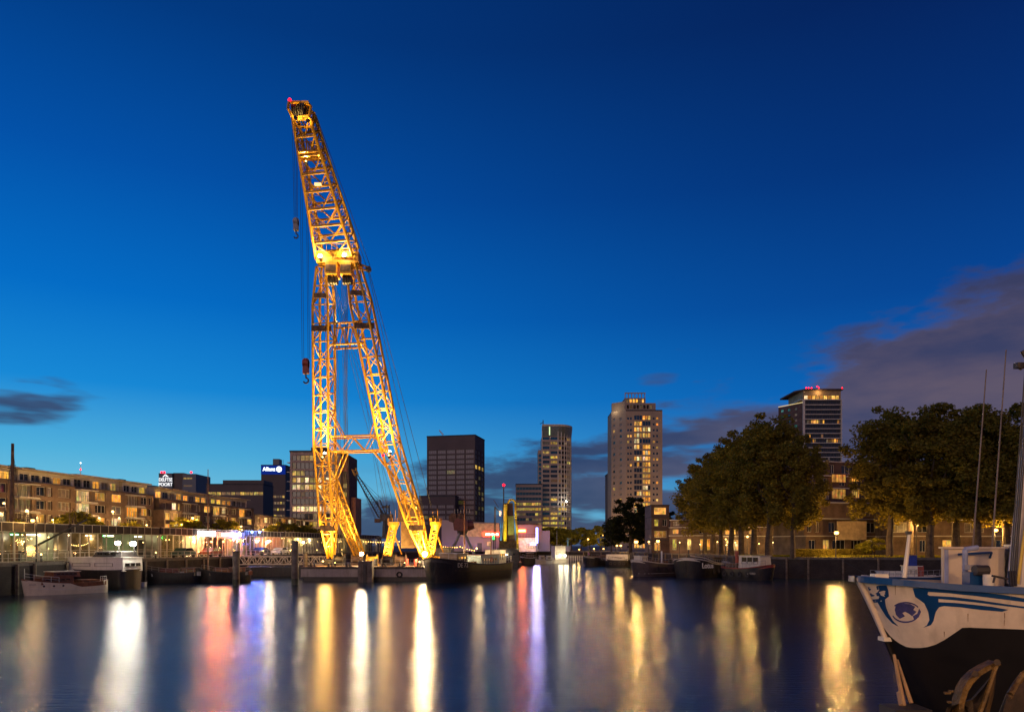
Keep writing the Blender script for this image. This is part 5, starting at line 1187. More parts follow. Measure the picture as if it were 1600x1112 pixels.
def railing(root, pts, h=0.8, m=M_white, r=0.02):
    mb = MB(); 
    for p in pts: mb.tube(p, (p[0], p[1], p[2]+h), r, 5)
    mb.path([(p[0], p[1], p[2]+h) for p in pts], r, 5).path([(p[0], p[1], p[2]+h*0.5) for p in pts], r*0.7, 4); return mb.build('guard_rail', m, root)
def lifebuoy(root, loc, rot=(0,0,0), r=0.33):
    mb = MB()
    for k in range(12): a0, a1 = 2*math.pi*k/12, 2*math.pi*(k+1)/12; mb.tube((r*math.cos(a0), 0, r*math.sin(a0)), (r*math.cos(a1), 0, r*math.sin(a1)), 0.07, 5)
    return mb.build('lifebuoy', mat('buoy_orange', (0.7, 0.12, 0.03), 0.5), root, loc, rot)

# 1 white classic launch, front left
root, ln = boat('motor_launch', 'white classic wooden launch with a varnished brown cabin, front left', 'boat', PX(33, 73), 73.0, PX(166, 80), 80.0)
hf, zt = hull(ln, 2.7, 1.05, bow=4.2, rake=0.35, stern=1.2, sheer=0.62, hm=M_cream, rm=M_wood, root=root, bul=0.12, rr=0.04)
MB().path([(x*ln/14, -hf(x*ln/14, 0.72)-0.015, 0.42+0.35*(1-x/14)**2) for x in range(1, 14)], 0.03, 5).build('rubbing_strake', M_white, root)
wb = MB()
xs = [ln*(0.47 + 0.5*k/10) for k in range(11)]
for p, q in zip(xs[:-1], xs[1:]): wb.quad((p, -hf(p, 1)-0.012, zt(p)-0.42*min(1, (p-xs[0])*0.9+0.02)), (q, -hf(q, 1)-0.012, zt(q)-0.42*min(1, (q-xs[0])*0.9+0.02)), (q, -hf(q, 1)-0.012, zt(q)+0.03), (p, -hf(p, 1)-0.012, zt(p)+0.03))
wb.build('wooden_coaming', M_wood, root)
for k in range(3): MB().tube((ln*(0.2+0.1*k), -hf(ln*(0.2+0.1*k), .8)-0.03, 0.92), (ln*(0.2+0.1*k), -hf(ln*(0.2+0.1*k), .8)+0.03, 0.92), 0.1, 12).build('porthole', M_darksteel, root)
text('Johanna', 0.18, M_darksteel, root, (ln*0.09, -hf(ln*.09, .85)-0.12, 1.12), -0.32, 0.004)
cabin(root, ln*0.17, ln*0.55, 0.95, 1.05, 1.78, M_wood, 5, M_glass, 0.92, M_wood); cabin(root, ln*0.3, ln*0.62, 1.0, 1.785, 2.3, M_wood, 5, M_glass, 0.9, M_cream, 'wheelhouse')
cabin(root, ln*0.64, ln*0.86, 0.85, 0.95, 1.35, M_wood, 2, M_glass, 0.9, M_wood, 'aft_cabin')
railing(root, [(ln*k/12+0.2, -hf(ln*k/12+0.2, 1)*0.93, zt(ln*k/12)) for k in range(5)], 0.55); MB().tube((0.3, 0, 1.5), (0.3, 0, 2.7), 0.03, 5).build('jackstaff', M_white, root)
railing(root, [(ln*(0.85+0.03*k), -hf(ln*(0.85+0.03*k), 1)*0.9, zt(ln*.9)) for k in range(4)], 0.5)
# 2 black barge at the left edge with mast and boom
root, ln = boat('sailing_barge', 'black sailing barge cut by the left edge, thick mast and a long raised boom', 'barge', PX(38, 82), 82.0, PX(-130, 84), 84.0)
hf, zt = hull(ln, 4.6, 1.9, bow=3.2, rake=0.5, stern=3, sheer=0.9, sharp=2.6, hm=M_dark, rm=M_darksteel, root=root, bul=0.3)
MB().box(1.2, 3.4, -1.5, 1.5, 1.5, 3.2).build('canvas_cover', mat('dark_canvas', (0.06, 0.05, 0.04), 0.9), root)
xm = -(PX(3, 82) - PX(38, 82)); MB().tube((xm, -1, 1.4), (xm-0.12, -1, PZ(690, 82)), 0.24, 10, 0.15).build('mast', M_rust, root)
MB().box(xm-0.7, xm+1.4, -1.6, -0.4, 1.6, PZ(860, 82)).build('tabernacle', M_darksteel, root)
MB().tube((xm-0.8, -1.6, PZ(864, 82)), (-(PX(128, 82)-PX(38, 82)), -1.6, PZ(811, 82)), 0.16, 8, 0.08).build('boom', M_darksteel, root)
for k in range(4): member('cable', (xm-0.1, -1, PZ(692+k*4, 82)), (xm-1.5+k*1.3, -1.5, 2.2), 0.025, M_cable, root)
for k in range(3): member('crosstree', (xm-0.5, -1, PZ(725+k*4, 82)), (xm+0.5, -1, PZ(725+k*4, 82)), 0.05, M_darksteel, root)
# 3 white cruiser behind
root, ln = boat('white_cruiser', 'broad white houseboat with a dark sloping windscreen, moored behind the launch', 'boat', PX(118, 84.5), 84.5, PX(209, 83), 83.0)
hf, zt = hull(ln, 3.6, 2.2, bow=2.0, rake=0.5, stern=0.5, sheer=0.2, hm=M_dark, rm=M_darksteel, root=root, bul=0.1)
cabin(root, 0.3, ln-0.1, 1.6, 2.15, 3.65, M_white, 2, M_glass, 0.97, M_white, wh=0.25, fw=3); cabin(root, ln*0.45, ln-0.5, 1.4, 3.73, 4.3, M_darksteel, 3, M_glass, 0.82, M_white, 'windscreen', wh=0.55)
# 4 small white dinghy heap and gangplank
root, ln = boat('dinghy', 'small white open dinghy tied between the houseboat and the brown barges', 'boat', PX(205, 90), 90.0, PX(226, 90), 90.5)
hull(ln, 0.9, 0.45, bow=0.8, rake=0.2, stern=0.4, sheer=0.15, hm=M_white, rm=M_white, root=root, bul=0.2, rr=0.03); MB().box(0.5, 0.7, -0.35, 0.35, 0.35, 0.4).build('thwart', M_wood, root)
# 5, 6 brown covered barges
for (b0, b1, y0, y1, lab, cc, col) in ((222, 318, 98, 101, 'dark barge with a long dull red hatch cover, left of the bar reflections', 'red_canvas', (0.16, 0.05, 0.035)), (308, 392, 100, 104, 'rust-brown barge with stepped covers and deck clutter before the red bar', 'brown_canvas', (0.2, 0.09, 0.04))):
    root, ln = boat('cargo_barge', lab, 'barge', PX(b0, y0), y0, PX(b1, y1), y1, 'covered cargo barges on the left')
    hf, zt = hull(ln, 3.8, 1.2, bow=2.0, rake=0.5, stern=2.0, sheer=0.75, sharp=2.6, hm=M_dark, rm=M_darksteel, root=root, bul=0.25)
    cm = mat(cc, col, 0.85, 0, 0.4, 1.2)
    hc = MB().add([(2,-1.4,1.1),(ln-3,-1.4,1.1),(ln-3,1.4,1.1),(2,1.4,1.1),(2.2,-1,1.7),(ln-3.2,-1,1.7),(ln-3.2,1,1.7),(2.2,1,1.7),(2.2,0,1.95),(ln-3.2,0,1.95)], [(0,1,5,4),(2,3,7,6),(4,5,9,8),(8,9,6,7),(1,2,6,9,5),(3,0,4,8,7)]).build('hatch_cover', cm, root)
    cabin(root, ln-2.8, ln-1.0, 1.0, 1.0, 1.95, M_wood, 2, M_litD, 0.92, M_rust)
    for k in range(9): MB().box(0, 0.5, 0, 0.5, 0, 0.35+0.1*(k % 3)).build('deck_crate', random.choice((M_rust, M_wood, M_grey, M_curt)), root, (1.2+k*ln/11, -1.75, 0.95))
    railing(root, [(ln*k/9+0.4, -hf(ln*k/9+0.4, 1)*0.94, zt(ln*k/9+.4)) for k in range(9)], 0.6, M_grey)
root.name  # last barge carries the tall pole mast
MB().tube((1.4, 0, 1.0), (1.4, 0, PZ(732, 100)), 0.13, 8, 0.05).build('mast', M_wood, root); 
for q in (-1, 1): member('cable', (1.4, 0, PZ(745, 100)), (1.4+q*2.2, 0, 1.6), 0.015, M_cable, root)
# 7 black museum ship right of the crane
root, ln = boat('museum_ship', 'large black museum ship with rising bow and pale wheelhouse, right of the crane', 'ship', PX(674, 97), 97.0, PX(783, 116), 120.0)
hf, zt = hull(ln, 6.2, 2.0, bow=6, rake=0.7, stern=4, sheer=1.35, sharp=2.4, hm=M_dark, rm=M_darksteel, root=root, bul=0.5, rr=0.1, n=36)
text('DE 72', 0.85, M_frame, root, (3.6, -hf(3.6, .8)-0.12, 2.35), -0.3, 0.01)
cabin(root, ln*0.5, ln*0.8, 1.7, 1.8, 3.6, mat('blue_grey_paint', (0.3, 0.42, 0.46), 0.5), 4, M_litD, 0.94, M_wood); cabin(root, ln*0.84, ln*0.95, 1.3, 2.0, 4.3, M_cream, 2, M_litA, 0.95, M_wood, 'wheelhouse')
cabin(root, ln*0.2, ln*0.34, 1.4, 2.2, 3.9, mat('deck_tan', (0.4, 0.3, 0.18)), 3, M_litA, 0.94, M_white, 'foredeck_house')
railing(root, [(ln*k/26+0.6, -hf(ln*k/26+0.6, 1)*0.92, zt(ln*k/26+.6)) for k in range(25)], 0.9, M_frame, 0.03)
for x in (0.42, 0.82): MB().tube((ln*x, 0, 2), (ln*x, 0, 11.5 if x < .5 else 7), 0.14, 8, 0.07).build('mast', M_wood, root)
MB().path([(x*ln/30, -hf(x*ln/30, 0.5)-0.04, 1.3+0.5*(1-x/30)**3) for x in range(3, 29)], 0.05, 5).build('rubbing_strake', M_rust, root)
lifebuoy(root, (ln*0.66, -1.78, 2.9)); 
for k, x in enumerate((0.4, 0.46, 0.83)): MB().box(-0.5, 0.5, -0.4, 0.4, 0, 0.7).build('deck_locker', (M_wood, M_rust, M_cream)[k], root, (ln*x, -0.9, 2.0))
plight((ln*0.45, -2.0, 4.6), 260, (1, 0.66, 0.3), 0.2, root); MB().ball((ln*0.45, -1.6, 4.6), 0.12).build('lamp', M_bulbW, root); plight((ln*0.9, -2.4, 4.2), 120, (1, 0.75, 0.4), 0.2, root)
# small craft of the far basin
def smallcraft(label, px0, px1, Y, hgt, hm, cm, extra=None, litw=M_glass, mast=0, grp='small craft in the far basin'):
    root, ln = boat('small_boat', label, 'boat', PX(px0, Y), Y, PX(px1, Y+2), Y+2, grp)
    hf, zt = hull(ln, min(3.6, ln*0.3), hgt, bow=ln*0.25, rake=0.4, stern=ln*0.12, sheer=0.5, hm=hm, rm=M_white if hm is not M_white else M_darksteel, root=root, bul=0.2, n=16, m=5)
    cabin(root, ln*0.45, ln*0.85, min(1.3, ln*.11), hgt, hgt+1.3, cm, 4, litw, 0.92, M_white)
    if mast: MB().tube((ln*0.4, 0, hgt), (ln*0.4, 0, hgt+mast), 0.08, 6, 0.04).build('mast', M_frame, root)
    railing(root, [(ln*k/8+0.3, -hf(ln*k/8+0.3, 1)*0.9, zt(ln*k/8+.3)) for k in range(8)], 0.7, M_frame, 0.03)
    return root, ln, hf, zt
smallcraft('dark low workboat just right of the grain elevator', 813, 836, 190, 1.7, M_dark, M_rust)
smallcraft('pale small cruiser before the neon mast', 836, 852, 196, 1.0, M_cream, M_cream)
root, ln, hf, zt = smallcraft('cream wheelhouse boat with two glaring white lamps at its bow', 858, 888, 205, 1.2, M_cream, M_cream, litw=M_litW, mast=8)
cabin(root, ln*0.2, ln*0.75, 1.4, 1.2, 4.9, M_cream, 4, M_litA, 0.97, M_white, 'upper_cabin', wh=0.2)
for x, t in ((0.36, 'left'), (0.64, 'right')): MB().ball((ln*x, -2.6, 2.2), 0.22).build('lamp', M_bulbC, root); plight((ln*x, -4.0, 2.2), 130, (1, 0.85, 0.5), 0.3, root)
smallcraft('white day boat with an open stern, left of the far jetty', 848, 862, 200, 0.9, M_white, M_frame)
Y = 222; o = thing('jetty', 'pale timber jetty with railings across the far end of the water', 'jetty', (PX(885, Y), Y, 0)); wj = PX(913, Y)-PX(885, Y)
for k in range(9): MB().box(k*wj/8-0.1, k*wj/8+0.1, -0.1, 0.1, -1, 2.0).build('jetty_post', M_frame, o)
for z in (0.9, 1.5, 2.0): MB().box(-0.2, wj+0.2, -0.16, -0.102, z-0.08, z).build('rail_board', M_frame, o)
MB().box(-0.2, wj+0.2, 0, 2, 0.5, 0.7).build('jetty_deck', M_deck, o)
plight((wj*0.4, -1.5, 4), 300, (1, .75, .3), .3, o)
o = thing('deck_statue', 'greenish standing figure statue on a plinth beside the cream wheelhouse boat', 'statue', (PX(892.5, 215), 228, ZQ))
MB().box(-0.6, 0.6, -0.6, 0.6, 0, 1.6).build('plinth', M_grey, o); MB().tube((-0.15,0,1.6),(0.05,0,2.8),0.18,8,0.24).tube((0.2,0,1.6),(0.05,0,2.8),0.15,8,0.2).tube((0.05,0,2.8),(0,0,3.7),0.3,8,0.22).tube((0.1,0,3.5),(0.9,0,4.2),0.1,6).tube((-0.1,0,3.5),(-0.7,0,3.0),0.1,6).ball((0,0,4.0),0.22).build('figure', mat('verdigris', (0.12, 0.3, 0.26), 0.6), o)
# right-hand moored barges
def bl_side(b0, b1): return b1 > b0
def barge(label, b0, y0, b1, y1, H, sheer, hm, name_txt=None, house=None, band=None, rm=M_grey, B_=4.4, litw=M_glass, grp='black barges moored along the right bank', side=-1, tw=None):
    root, ln = boat('moored_barge', label, 'barge', PX(b0, y0), y0, PX(b1, y1), y1, grp)
    hf, zt = hull(ln, B_, H, bow=3.2, rake=0.5, stern=2.6, sheer=sheer, sharp=2.7, hm=hm, rm=rm, root=root, bul=0.35, rr=0.08, n=30)
    tm = MB()
    for k in range(10): a0, a1 = 2*math.pi*k/10, 2*math.pi*(k+1)/10; tm.tube((0.3*math.cos(a0), 0, 0.3*math.sin(a0)), (0.3*math.cos(a1), 0, 0.3*math.sin(a1)), 0.1, 6)
    tmm = tm.mesh('tyre_fender', M_darksteel); sd = -1 if bl_side(b0, b1) else 1
    for k in range(4):
        x = ln*(0.3+0.16*k); link('tyre_fender', tmm, root, (x, sd*(hf(x, 0.7)+0.1), H*0.55)); member('fender_rope', (x, sd*(hf(x, .8)+0.1), H*0.55+0.3), (x, sd*(hf(x, 1)+0.02), zt(x)), 0.02, M_cable, root)
    member('mooring_rope', (1.0, 0, zt(1)), (-2.5, 2.5*-sd, ZQ), 0.03, M_cable, root); member('mooring_rope', (ln-0.8, 0, zt(ln)), (ln+2, 3*-sd, ZQ), 0.03, M_cable, root)
    for x in (0.12, 0.9): MB().tube((ln*x, -0.3, zt(ln*x)-.3), (ln*x, -0.3, zt(ln*x)+.15), 0.1, 8).tube((ln*x, 0.3, zt(ln*x)-.3), (ln*x, 0.3, zt(ln*x)+.15), 0.1, 8).build('bollard', M_darksteel, root)
    railing(root, [(ln*k/14+0.5, sd*hf(ln*k/14+0.5, 1)*0.93, zt(ln*k/14+.5)) for k in range(13)], 0.75, M_grey, 0.022)
    return root, ln, hf, zt
root, ln, hf, zt = barge('dark barge with a small purple-flagged bow, farthest of the right bank', 917, 178, 962, 192, 1.5, 0.9, M_dark)
cabin(root, ln*0.35, ln*0.6, 1.5, 1.4, 2.4, M_rust, 3, M_litD, .94, M_rust); text('ALFA', 0.8, M_frame, root, (4.0, -hf(4.0, .85)-0.2, 1.7), -0.25, 0.01)
cabin(root, ln*0.65, ln*0.9, 1.4, 1.4, 2.6, M_wood, 3, M_litD, .94, M_rust)
MB().add([(0,0,0),(1.2,0,0.3),(0.1,0,0.9)], [(0,1,2)]).build('flag', mat('purple_flag', (0.4, 0.15, 0.5)), root, (0.6, 0, 2.6)); MB().tube((0.6,0,1.8),(0.6,0,3.6),0.04,5).build('flagstaff', M_white, root)
root, ln, hf, zt = barge('barge with a long white deckhouse moored under the dark tree', 944, 176, 986, 174, 1.5, 0.5, M_dark)
cabin(root, ln*0.12, ln*0.92, 1.5, 1.5, 2.85, M_white, 4, M_glass, .98, M_white, wh=0.25)
root, ln, hf, zt = barge('long grey-brown barge, its bow lamp touching the water, with deck clutter', 990, 119, 1062, 126, 1.9, 0.8, mat('brown_hull', (0.07, 0.05, 0.05), 0.6), rm=M_frame)
cabin(root, 1.0, 2.4, 0.9, 2.1, 3.3, M_frame, 1, M_litD, .95, M_white, 'wheelhouse')
for k in range(12): MB().box(-0.45, 0.45, -0.4, 0.4, 0, random.uniform(0.4, 1.2)).build('deck_crate', random.choice((M_rust, M_grey, M_curt, M_wood, M_darksteel)), root, (2.9+k*0.62, random.uniform(-1.2, 0.8), 1.85))
MB().tube((5.2, -1.4, 1.9), (5.2, -1.4, 4.1), 0.14, 8).build('white_post', M_white, root)
MB().path([(x*ln/20, -hf(x*ln/20, 0.2)-0.05, 0.5) for x in range(1, 20)], 0.05, 5).build('pale_strake', M_white, root)
root, ln, hf, zt = barge('black barge with a high curved bow rail and white painted bow name', 1072, 112, 1120, 126, 1.75, 1.35, M_dark, rm=M_frame, B_=5.6)
o2 = text('Lotus', 1.15, M_white, root, (1.3, -2.95, 1.95), -0.42, 0.02, bold=0.02)
MB().path([(x*ln/24+0.15, -hf(x*ln/24+0.15, 1)*0.97, zt(x*ln/24)+0.35-0.012*x) for x in range(0, 18)], 0.06, 6).build('bow_rail', M_frame, root); MB().tube((1.2,0,2.8),(1.2,0,4.4),0.07,6).build('bitt', M_darksteel, root)
cabin(root, ln*0.5, ln*0.85, 1.7, 1.6, 3.0, M_darksteel, 4, M_glass, .94, M_rust)
root, ln, hf, zt = barge('red-railed tug with a tall dark glass wheelhouse under the trees', 1208, 104.5, 1132, 112, 1.55, 0.7, M_dark, rm=mat('red_rail', (0.32, 0.05, 0.03), .5))
cabin(root, 1.2, 5.2, 1.2, 1.7, 3.5, M_frame, 3, M_glass, .92, M_frame, 'wheelhouse', wh=0.55); cabin(root, ln*0.6, ln*0.85, 1.3, 1.5, 2.3, M_rust, 3, M_glass, .94, M_rust)
MB().tube((6.5,0,1.5),(6.5,0,4.2),0.25,10).build('funnel', mat('red_paint', (0.35, 0.05, 0.03)), root)
text('NOORD', 0.4, M_frame, root, (2.2, hf(2.2, .6)+0.06, 1.0), math.pi+0.12, 0.01)
root, ln, hf, zt = barge('slim dark cabin boat with a cream cabin front and small blue sail cover', 1482, 88, 1346, 91, 1.15, 0.35, M_dark, rm=M_frame, B_=3.2)
cabin(root, ln*0.32, ln*0.52, 1.1, 1.15, 2.5, M_cream, 3, M_glass, .96, M_cream, 'wheelhouse'); cabin(root, ln*0.52, ln*0.82, 1.0, 1.15, 1.8, M_white, 3, M_glass, .94, M_white)
MB().box(-0.5, 0.5, -0.3, 0.3, 0, 1.3).build('sail_cover', mat('blue_canvas', (0.03, 0.06, 0.3), .8), root, (ln*0.42, 0.4, 2.55)); MB().box(-0.3, 0.35, -0.3, 0.3, 0, 1.3).build('red_box', mat('red_paint', (0.35, 0.05, 0.03)), root, (ln*0.33, 0.8, 1.3))
MB().path([(x*ln/20, hf(x*ln/20, 0.9)+0.03, 0.92) for x in range(2, 16)], 0.035, 5).build('white_strake', M_frame, root)
# ------------------------------------------------------------------ right bank: low brick houses
random.seed(21)
def brickblock(name, label, px0, px1, Ya, Yb, storeys, D=9, m=M_brick, grp=None, lit=0.4, white=True, cat='house', pitch=3.2):
    """storeys: list of (top_y_picture, setback)"""
    a = (PX(px0, Ya), Ya); b = (PX(px1, Yb), Yb); ln = math.hypot(b[0]-a[0], b[1]-a[1]); rz = math.atan2(b[1]-a[1], b[0]-a[0])
    root = thing(name, label, cat, (a[0], a[1], ZQ), rz, grp); z0 = 0; Ym = (Ya+Yb)/2
    for i, (ty, sb, kind) in enumerate(storeys):
        z1 = PZ(ty, Ym) - ZQ; hs = []; x = 0.7
        while x < ln - 1.6:
            ww = random.choice((1.0, 1.5, 2.4, 3.0)); ww = min(ww, ln-0.6-x); hh = (z1-z0)*0.62
            pm = pick([(M_litA, 5), (M_litO, 3), (M_litW, 1), (M_litY, 1)]) if random.random() < (lit if kind != 'd' else lit*0.35) else pick([(M_glass, 4), (M_curt, 1)])
            if random.random() < 0.8: hs.append((x, x+ww, z0+(z1-z0)*0.2, z0+(z1-z0)*0.2+hh, winmesh(ww, hh, pm, M_frame, 1 if ww < 2 else 2)))
            x += ww + random.uniform(0.6, pitch)
        facade(root, 0, sb, 0, ln, z0, z1, hs, m, 0.25); 
        MB().quad((0,sb,z0),(0,D,z0),(0,D,z1),(0,sb,z1)).quad((ln,sb,z0),(ln,D,z0),(ln,D,z1),(ln,sb,z1)).quad((0,D,z0),(ln,D,z0),(ln,D,z1),(0,D,z1)).build('side_wall', m, root)
        MB().box(-0.1, ln+0.1, sb-0.35, D, z1+0.002, z1+0.18).build('balcony_slab' if white else 'roof', M_frame if white else M_roof, root)
        z0 = z1 + 0.18
    return root, ln
brickblock('terrace_house', 'dark brick block with two rows of orange windows, left of the big trees', 1018, 1046, 182, 182, [(844, 0, 'l'), (826, 0, 'l'), (808, 0, 'l'), (789, 0.4, 'l')], m=M_brickd, grp='brick terraces on the right bank', lit=0.85, white=False)
brickblock('terrace_house', 'low brown terrace with white storey bands behind the trunks, left part', 1046, 1128, 176, 170, [(837, 0, 'l'), (824, 0, 'l'), (812, 0.6, 'd')], grp='brick terraces on the right bank', lit=0.7)
brickblock('terrace_house', 'low brown terrace with brightly lit ground floor rooms behind the trunks, middle part', 1128, 1205, 168, 162, [(838, 0, 'l'), (824, 0, 'l'), (809, 0.6, 'l')], grp='brick terraces on the right bank', lit=0.95)
brickblock('terrace_house', 'terrace end with shop-like lit rooms just left of the stepped block', 1205, 1262, 160, 156, [(839, 0, 'l'), (824, 0, 'l'), (808, 0.6, 'd')], grp='brick terraces on the right bank', lit=0.95)
brickblock('stepped_block', 'tall stepped brick apartment block with big orange windows between the two tree groups', 1259, 1385, 134, 140, [(838, 0, 'l'), (811, 0.4, 'd'), (786, 0.9, 'd')], m=M_brick, lit=0.5)
r, ln = brickblock('upper_flats', 'dark upper flats of the stepped block with large orange lit rooms', 1276, 1392, 142, 148, [(786, 0, 'd'), (764, 0, 'd'), (745, 0.5, 'd'), (722, 1.5, 'd')], m=M_brickd, lit=0.0, white=True, cat='apartment block')
for (pa, pb, ya, yb, m) in ((1301, 1329, 753, 740, M_litA), (1340, 1356, 751, 736, M_litA), (1301, 1329, 779, 763, M_litO), (1340, 1356, 777, 761, M_litO), (1274.5, 1280, 735, 724, M_litO), (1289, 1296, 727, 718, M_litD)):
    Y = 143; w = PX(pb, Y)-PX(pa, Y); h = (ya-yb)/1150*Y; x = (PX(pa, Y) - r.location.x)
    link('bay_window', winmesh(w, h, m, M_framed, 3), r, (x, x*0.0-0.06 if ya > 745 or True else 0, PZ(ya, Y)-ZQ))
brickblock('low_row_house', 'long low brick row under the right tree group, left half', 1388, 1500, 132, 130, [(838, 0, 'l'), (811, 0.4, 'd'), (787, 1.5, 'd')], grp='low brick row under the right trees', lit=0.35)
brickblock('low_row_house', 'long low brick row under the right tree group, right half behind the mast', 1501, 1640, 130, 126, [(838, 0, 'l'), (812, 0.4, 'd'), (789, 1.5, 'd')], grp='low brick row under the right trees', lit=0.3)
# white gable panels (pale rendered wall)
Y = 133; o = MB().box(0, PX(1352, Y)-PX(1306, Y), -0.3, -0.02, 0, PZ(814, Y)-PZ(843, Y)).build('rendered_wall', mat('ochre_render', (0.5, 0.36, 0.2), .8), None, (PX(1306, Y), Y-0.2, PZ(843, Y))); tag(o, 'plain ochre rendered wall panel right of the bright quay lamp', 'wall')
# ------------------------------------------------------------------ trees
M_leafA = mat('leaf_green', (0.22, 0.175, 0.025), 0.6, 0, 0.5, 0.5, col2=(0.12, 0.095, 0.015)); M_leafB = mat('leaf_yellow_green', (0.34, 0.31, 0.03), 0.6, 0, 0.4, 0.8); M_bark = mat('bark', (0.10, 0.07, 0.045), 0.95, 0, 0.4, 1.5, 0.5, 8)  # leafB: lamplight on the foliage put into a brighter leaf colour
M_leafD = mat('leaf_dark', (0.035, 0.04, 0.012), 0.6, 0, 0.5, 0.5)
for mm in (M_leafA, M_leafB, M_leafD):
    t_ = mm.node_tree; b = t_.nodes['Principled BSDF']; b.inputs['Specular IOR Level'].default_value = 0.15
    tl = nd(t_, 'ShaderNodeBsdfTranslucent'); src = b.inputs['Base Color'].links[0].from_socket; t_.links.new(mixc(t_, 1.0, src, (1.25, 1.15, 0.5), 'MULTIPLY'), tl.inputs[0])
    mx_ = nd(t_, 'ShaderNodeMixShader'); mx_.inputs[0].default_value = 0.42; t_.links.new(b.outputs[0], mx_.inputs[1]); t_.links.new(tl.outputs[0], mx_.inputs[2]); t_.links.new(mx_.outputs[0], t_.nodes['Material Output'].inputs[0])
def crownmesh(name, seed, H, z0, rx, n, leaf, m, nclump=55, flat=1.0):
    rnd = random.Random(seed); V = []; F = []
    cz = (H + z0)/2; rz_ = (H - z0)/2
    cl = []
    while len(cl) < nclump:
        x, y, z = (rnd.uniform(-1, 1) for _ in range(3)); d = (x*x+y*y)**1.1 + abs(z)**(2.0 if z > 0 else 5)
        if 0.3 < d < 1.0:
            tap = 1.0 - 0.2*max(0, z) ; cl.append((x*rx*tap*0.86, y*rx*tap*0.86, cz + z*rz_*0.88, rnd.uniform(0.55, 1.3)*rx*0.25))
    for _ in range(nclump//4):   # stray boughs that break the outline
        a = rnd.uniform(0, 6.28); zz = rnd.uniform(-0.7, 1.0); q = math.sqrt(max(0.05, 1-zz*zz))*1.02; cl.append((math.cos(a)*q*rx*0.95, math.sin(a)*q*rx*0.95, cz + zz*rz_*0.98, rnd.uniform(0.1, 0.16)*rx))
    per = n // nclump
    for cx, cy_, cz_, cr in cl:
        for _ in range(int(per*min(1.0, (cr/(rx*0.22))**1.6)) + 8):
            u = rnd.gauss(0, 1), rnd.gauss(0, 1), rnd.gauss(0, 1); l_ = math.sqrt(sum(q*q for q in u)) or 1; rr = cr * rnd.random()**0.45
            c = Vector((cx + u[0]/l_*rr, cy_ + u[1]/l_*rr, cz_ + u[2]/l_*rr*0.75))
            if c.z < z0*0.93: continue
            a = Vector((rnd.gauss(0,1), rnd.gauss(0,1), rnd.gauss(0,0.6))).normalized(); b = a.cross(Vector((rnd.gauss(0,1), rnd.gauss(0,1), rnd.gauss(0,1)))).normalized()
            s = leaf*rnd.uniform(0.6, 1.25); k = len(V); V += [c - a*s, c + b*s*0.6, c + a*s, c - b*s*0.6]; F.append((k, k+1, k+2, k+3))
    me = bpy.data.meshes.new(name); me.from_pydata([tuple(v) for v in V], [], F); me.materials.append(m); return me
def trunkmesh(seed, H, z0, rx, r):
    rnd = random.Random(seed); mb = MB(); p = Vector((0,0,-0.1)); rr = r*1.25; pts = [p]
    nseg = 5; top = z0 + (H-z0)*0.45
    for k in range(nseg): q = Vector((rnd.uniform(-.12,.12)*(k+1)*.6, rnd.uniform(-.12,.12)*(k+1)*.6, top*(k+1)/nseg)); mb.tube(p, q, rr, 9, rr*0.86, False); rr *= 0.86; p = q; pts.append(p)
    for k in range(9):
        base = pts[-1].lerp(pts[2], rnd.random()*0.9); a = rnd.uniform(0, 6.28); out = rnd.uniform(0.45, 0.8)*rx; q = base + Vector((math.cos(a)*out*0.5, math.sin(a)*out*0.5, rnd.uniform(1.2, 3))) ; e_ = base + Vector((math.cos(a)*out, math.sin(a)*out, rnd.uniform(3, 6)*H/20))
        mb.tube(base, q, r*0.42, 6, r*0.28, False); mb.tube(q, e_, r*0.28, 6, r*0.08, False)
        for _ in range(3): e2 = q + Vector((rnd.uniform(-1,1)*rx*.35, rnd.uniform(-1,1)*rx*.35, rnd.uniform(1, 3.2)*H/20)); mb.tube(q, e2, r*0.15, 5, r*0.04, False)
    return mb.mesh('trunk', M_bark)
TREE = {}
def tree(label, x, y, z, key, sc, rot, grp, szx=1.0):
    kinds = {'big1': (101, 21, 3.6, 6.4, 21000, 0.23, M_leafA, 95, .42), 'big2': (202, 20, 3.3, 5.8, 19000, 0.23, M_leafA, 85, .38), 'big3': (303, 22, 4.0, 6.0, 20000, 0.23, M_leafA, 90, .4),
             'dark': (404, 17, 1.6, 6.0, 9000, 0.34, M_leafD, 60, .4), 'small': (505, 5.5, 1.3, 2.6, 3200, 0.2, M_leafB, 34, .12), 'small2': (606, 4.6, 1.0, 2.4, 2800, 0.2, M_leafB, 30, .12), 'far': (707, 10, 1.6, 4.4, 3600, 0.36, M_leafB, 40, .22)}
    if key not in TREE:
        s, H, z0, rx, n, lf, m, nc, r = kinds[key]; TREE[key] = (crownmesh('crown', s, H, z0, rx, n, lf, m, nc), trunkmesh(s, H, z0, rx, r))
    t = thing('tree', label, 'tree', (x, y, z), rot, grp); t.scale = (sc*szx, sc*szx, sc)
    link('trunk', TREE[key][1], t); link('crown', TREE[key][0], t); return t
G1 = 'tall plane trees of the left tree group'; G2 = 'tall plane trees of the right tree group'
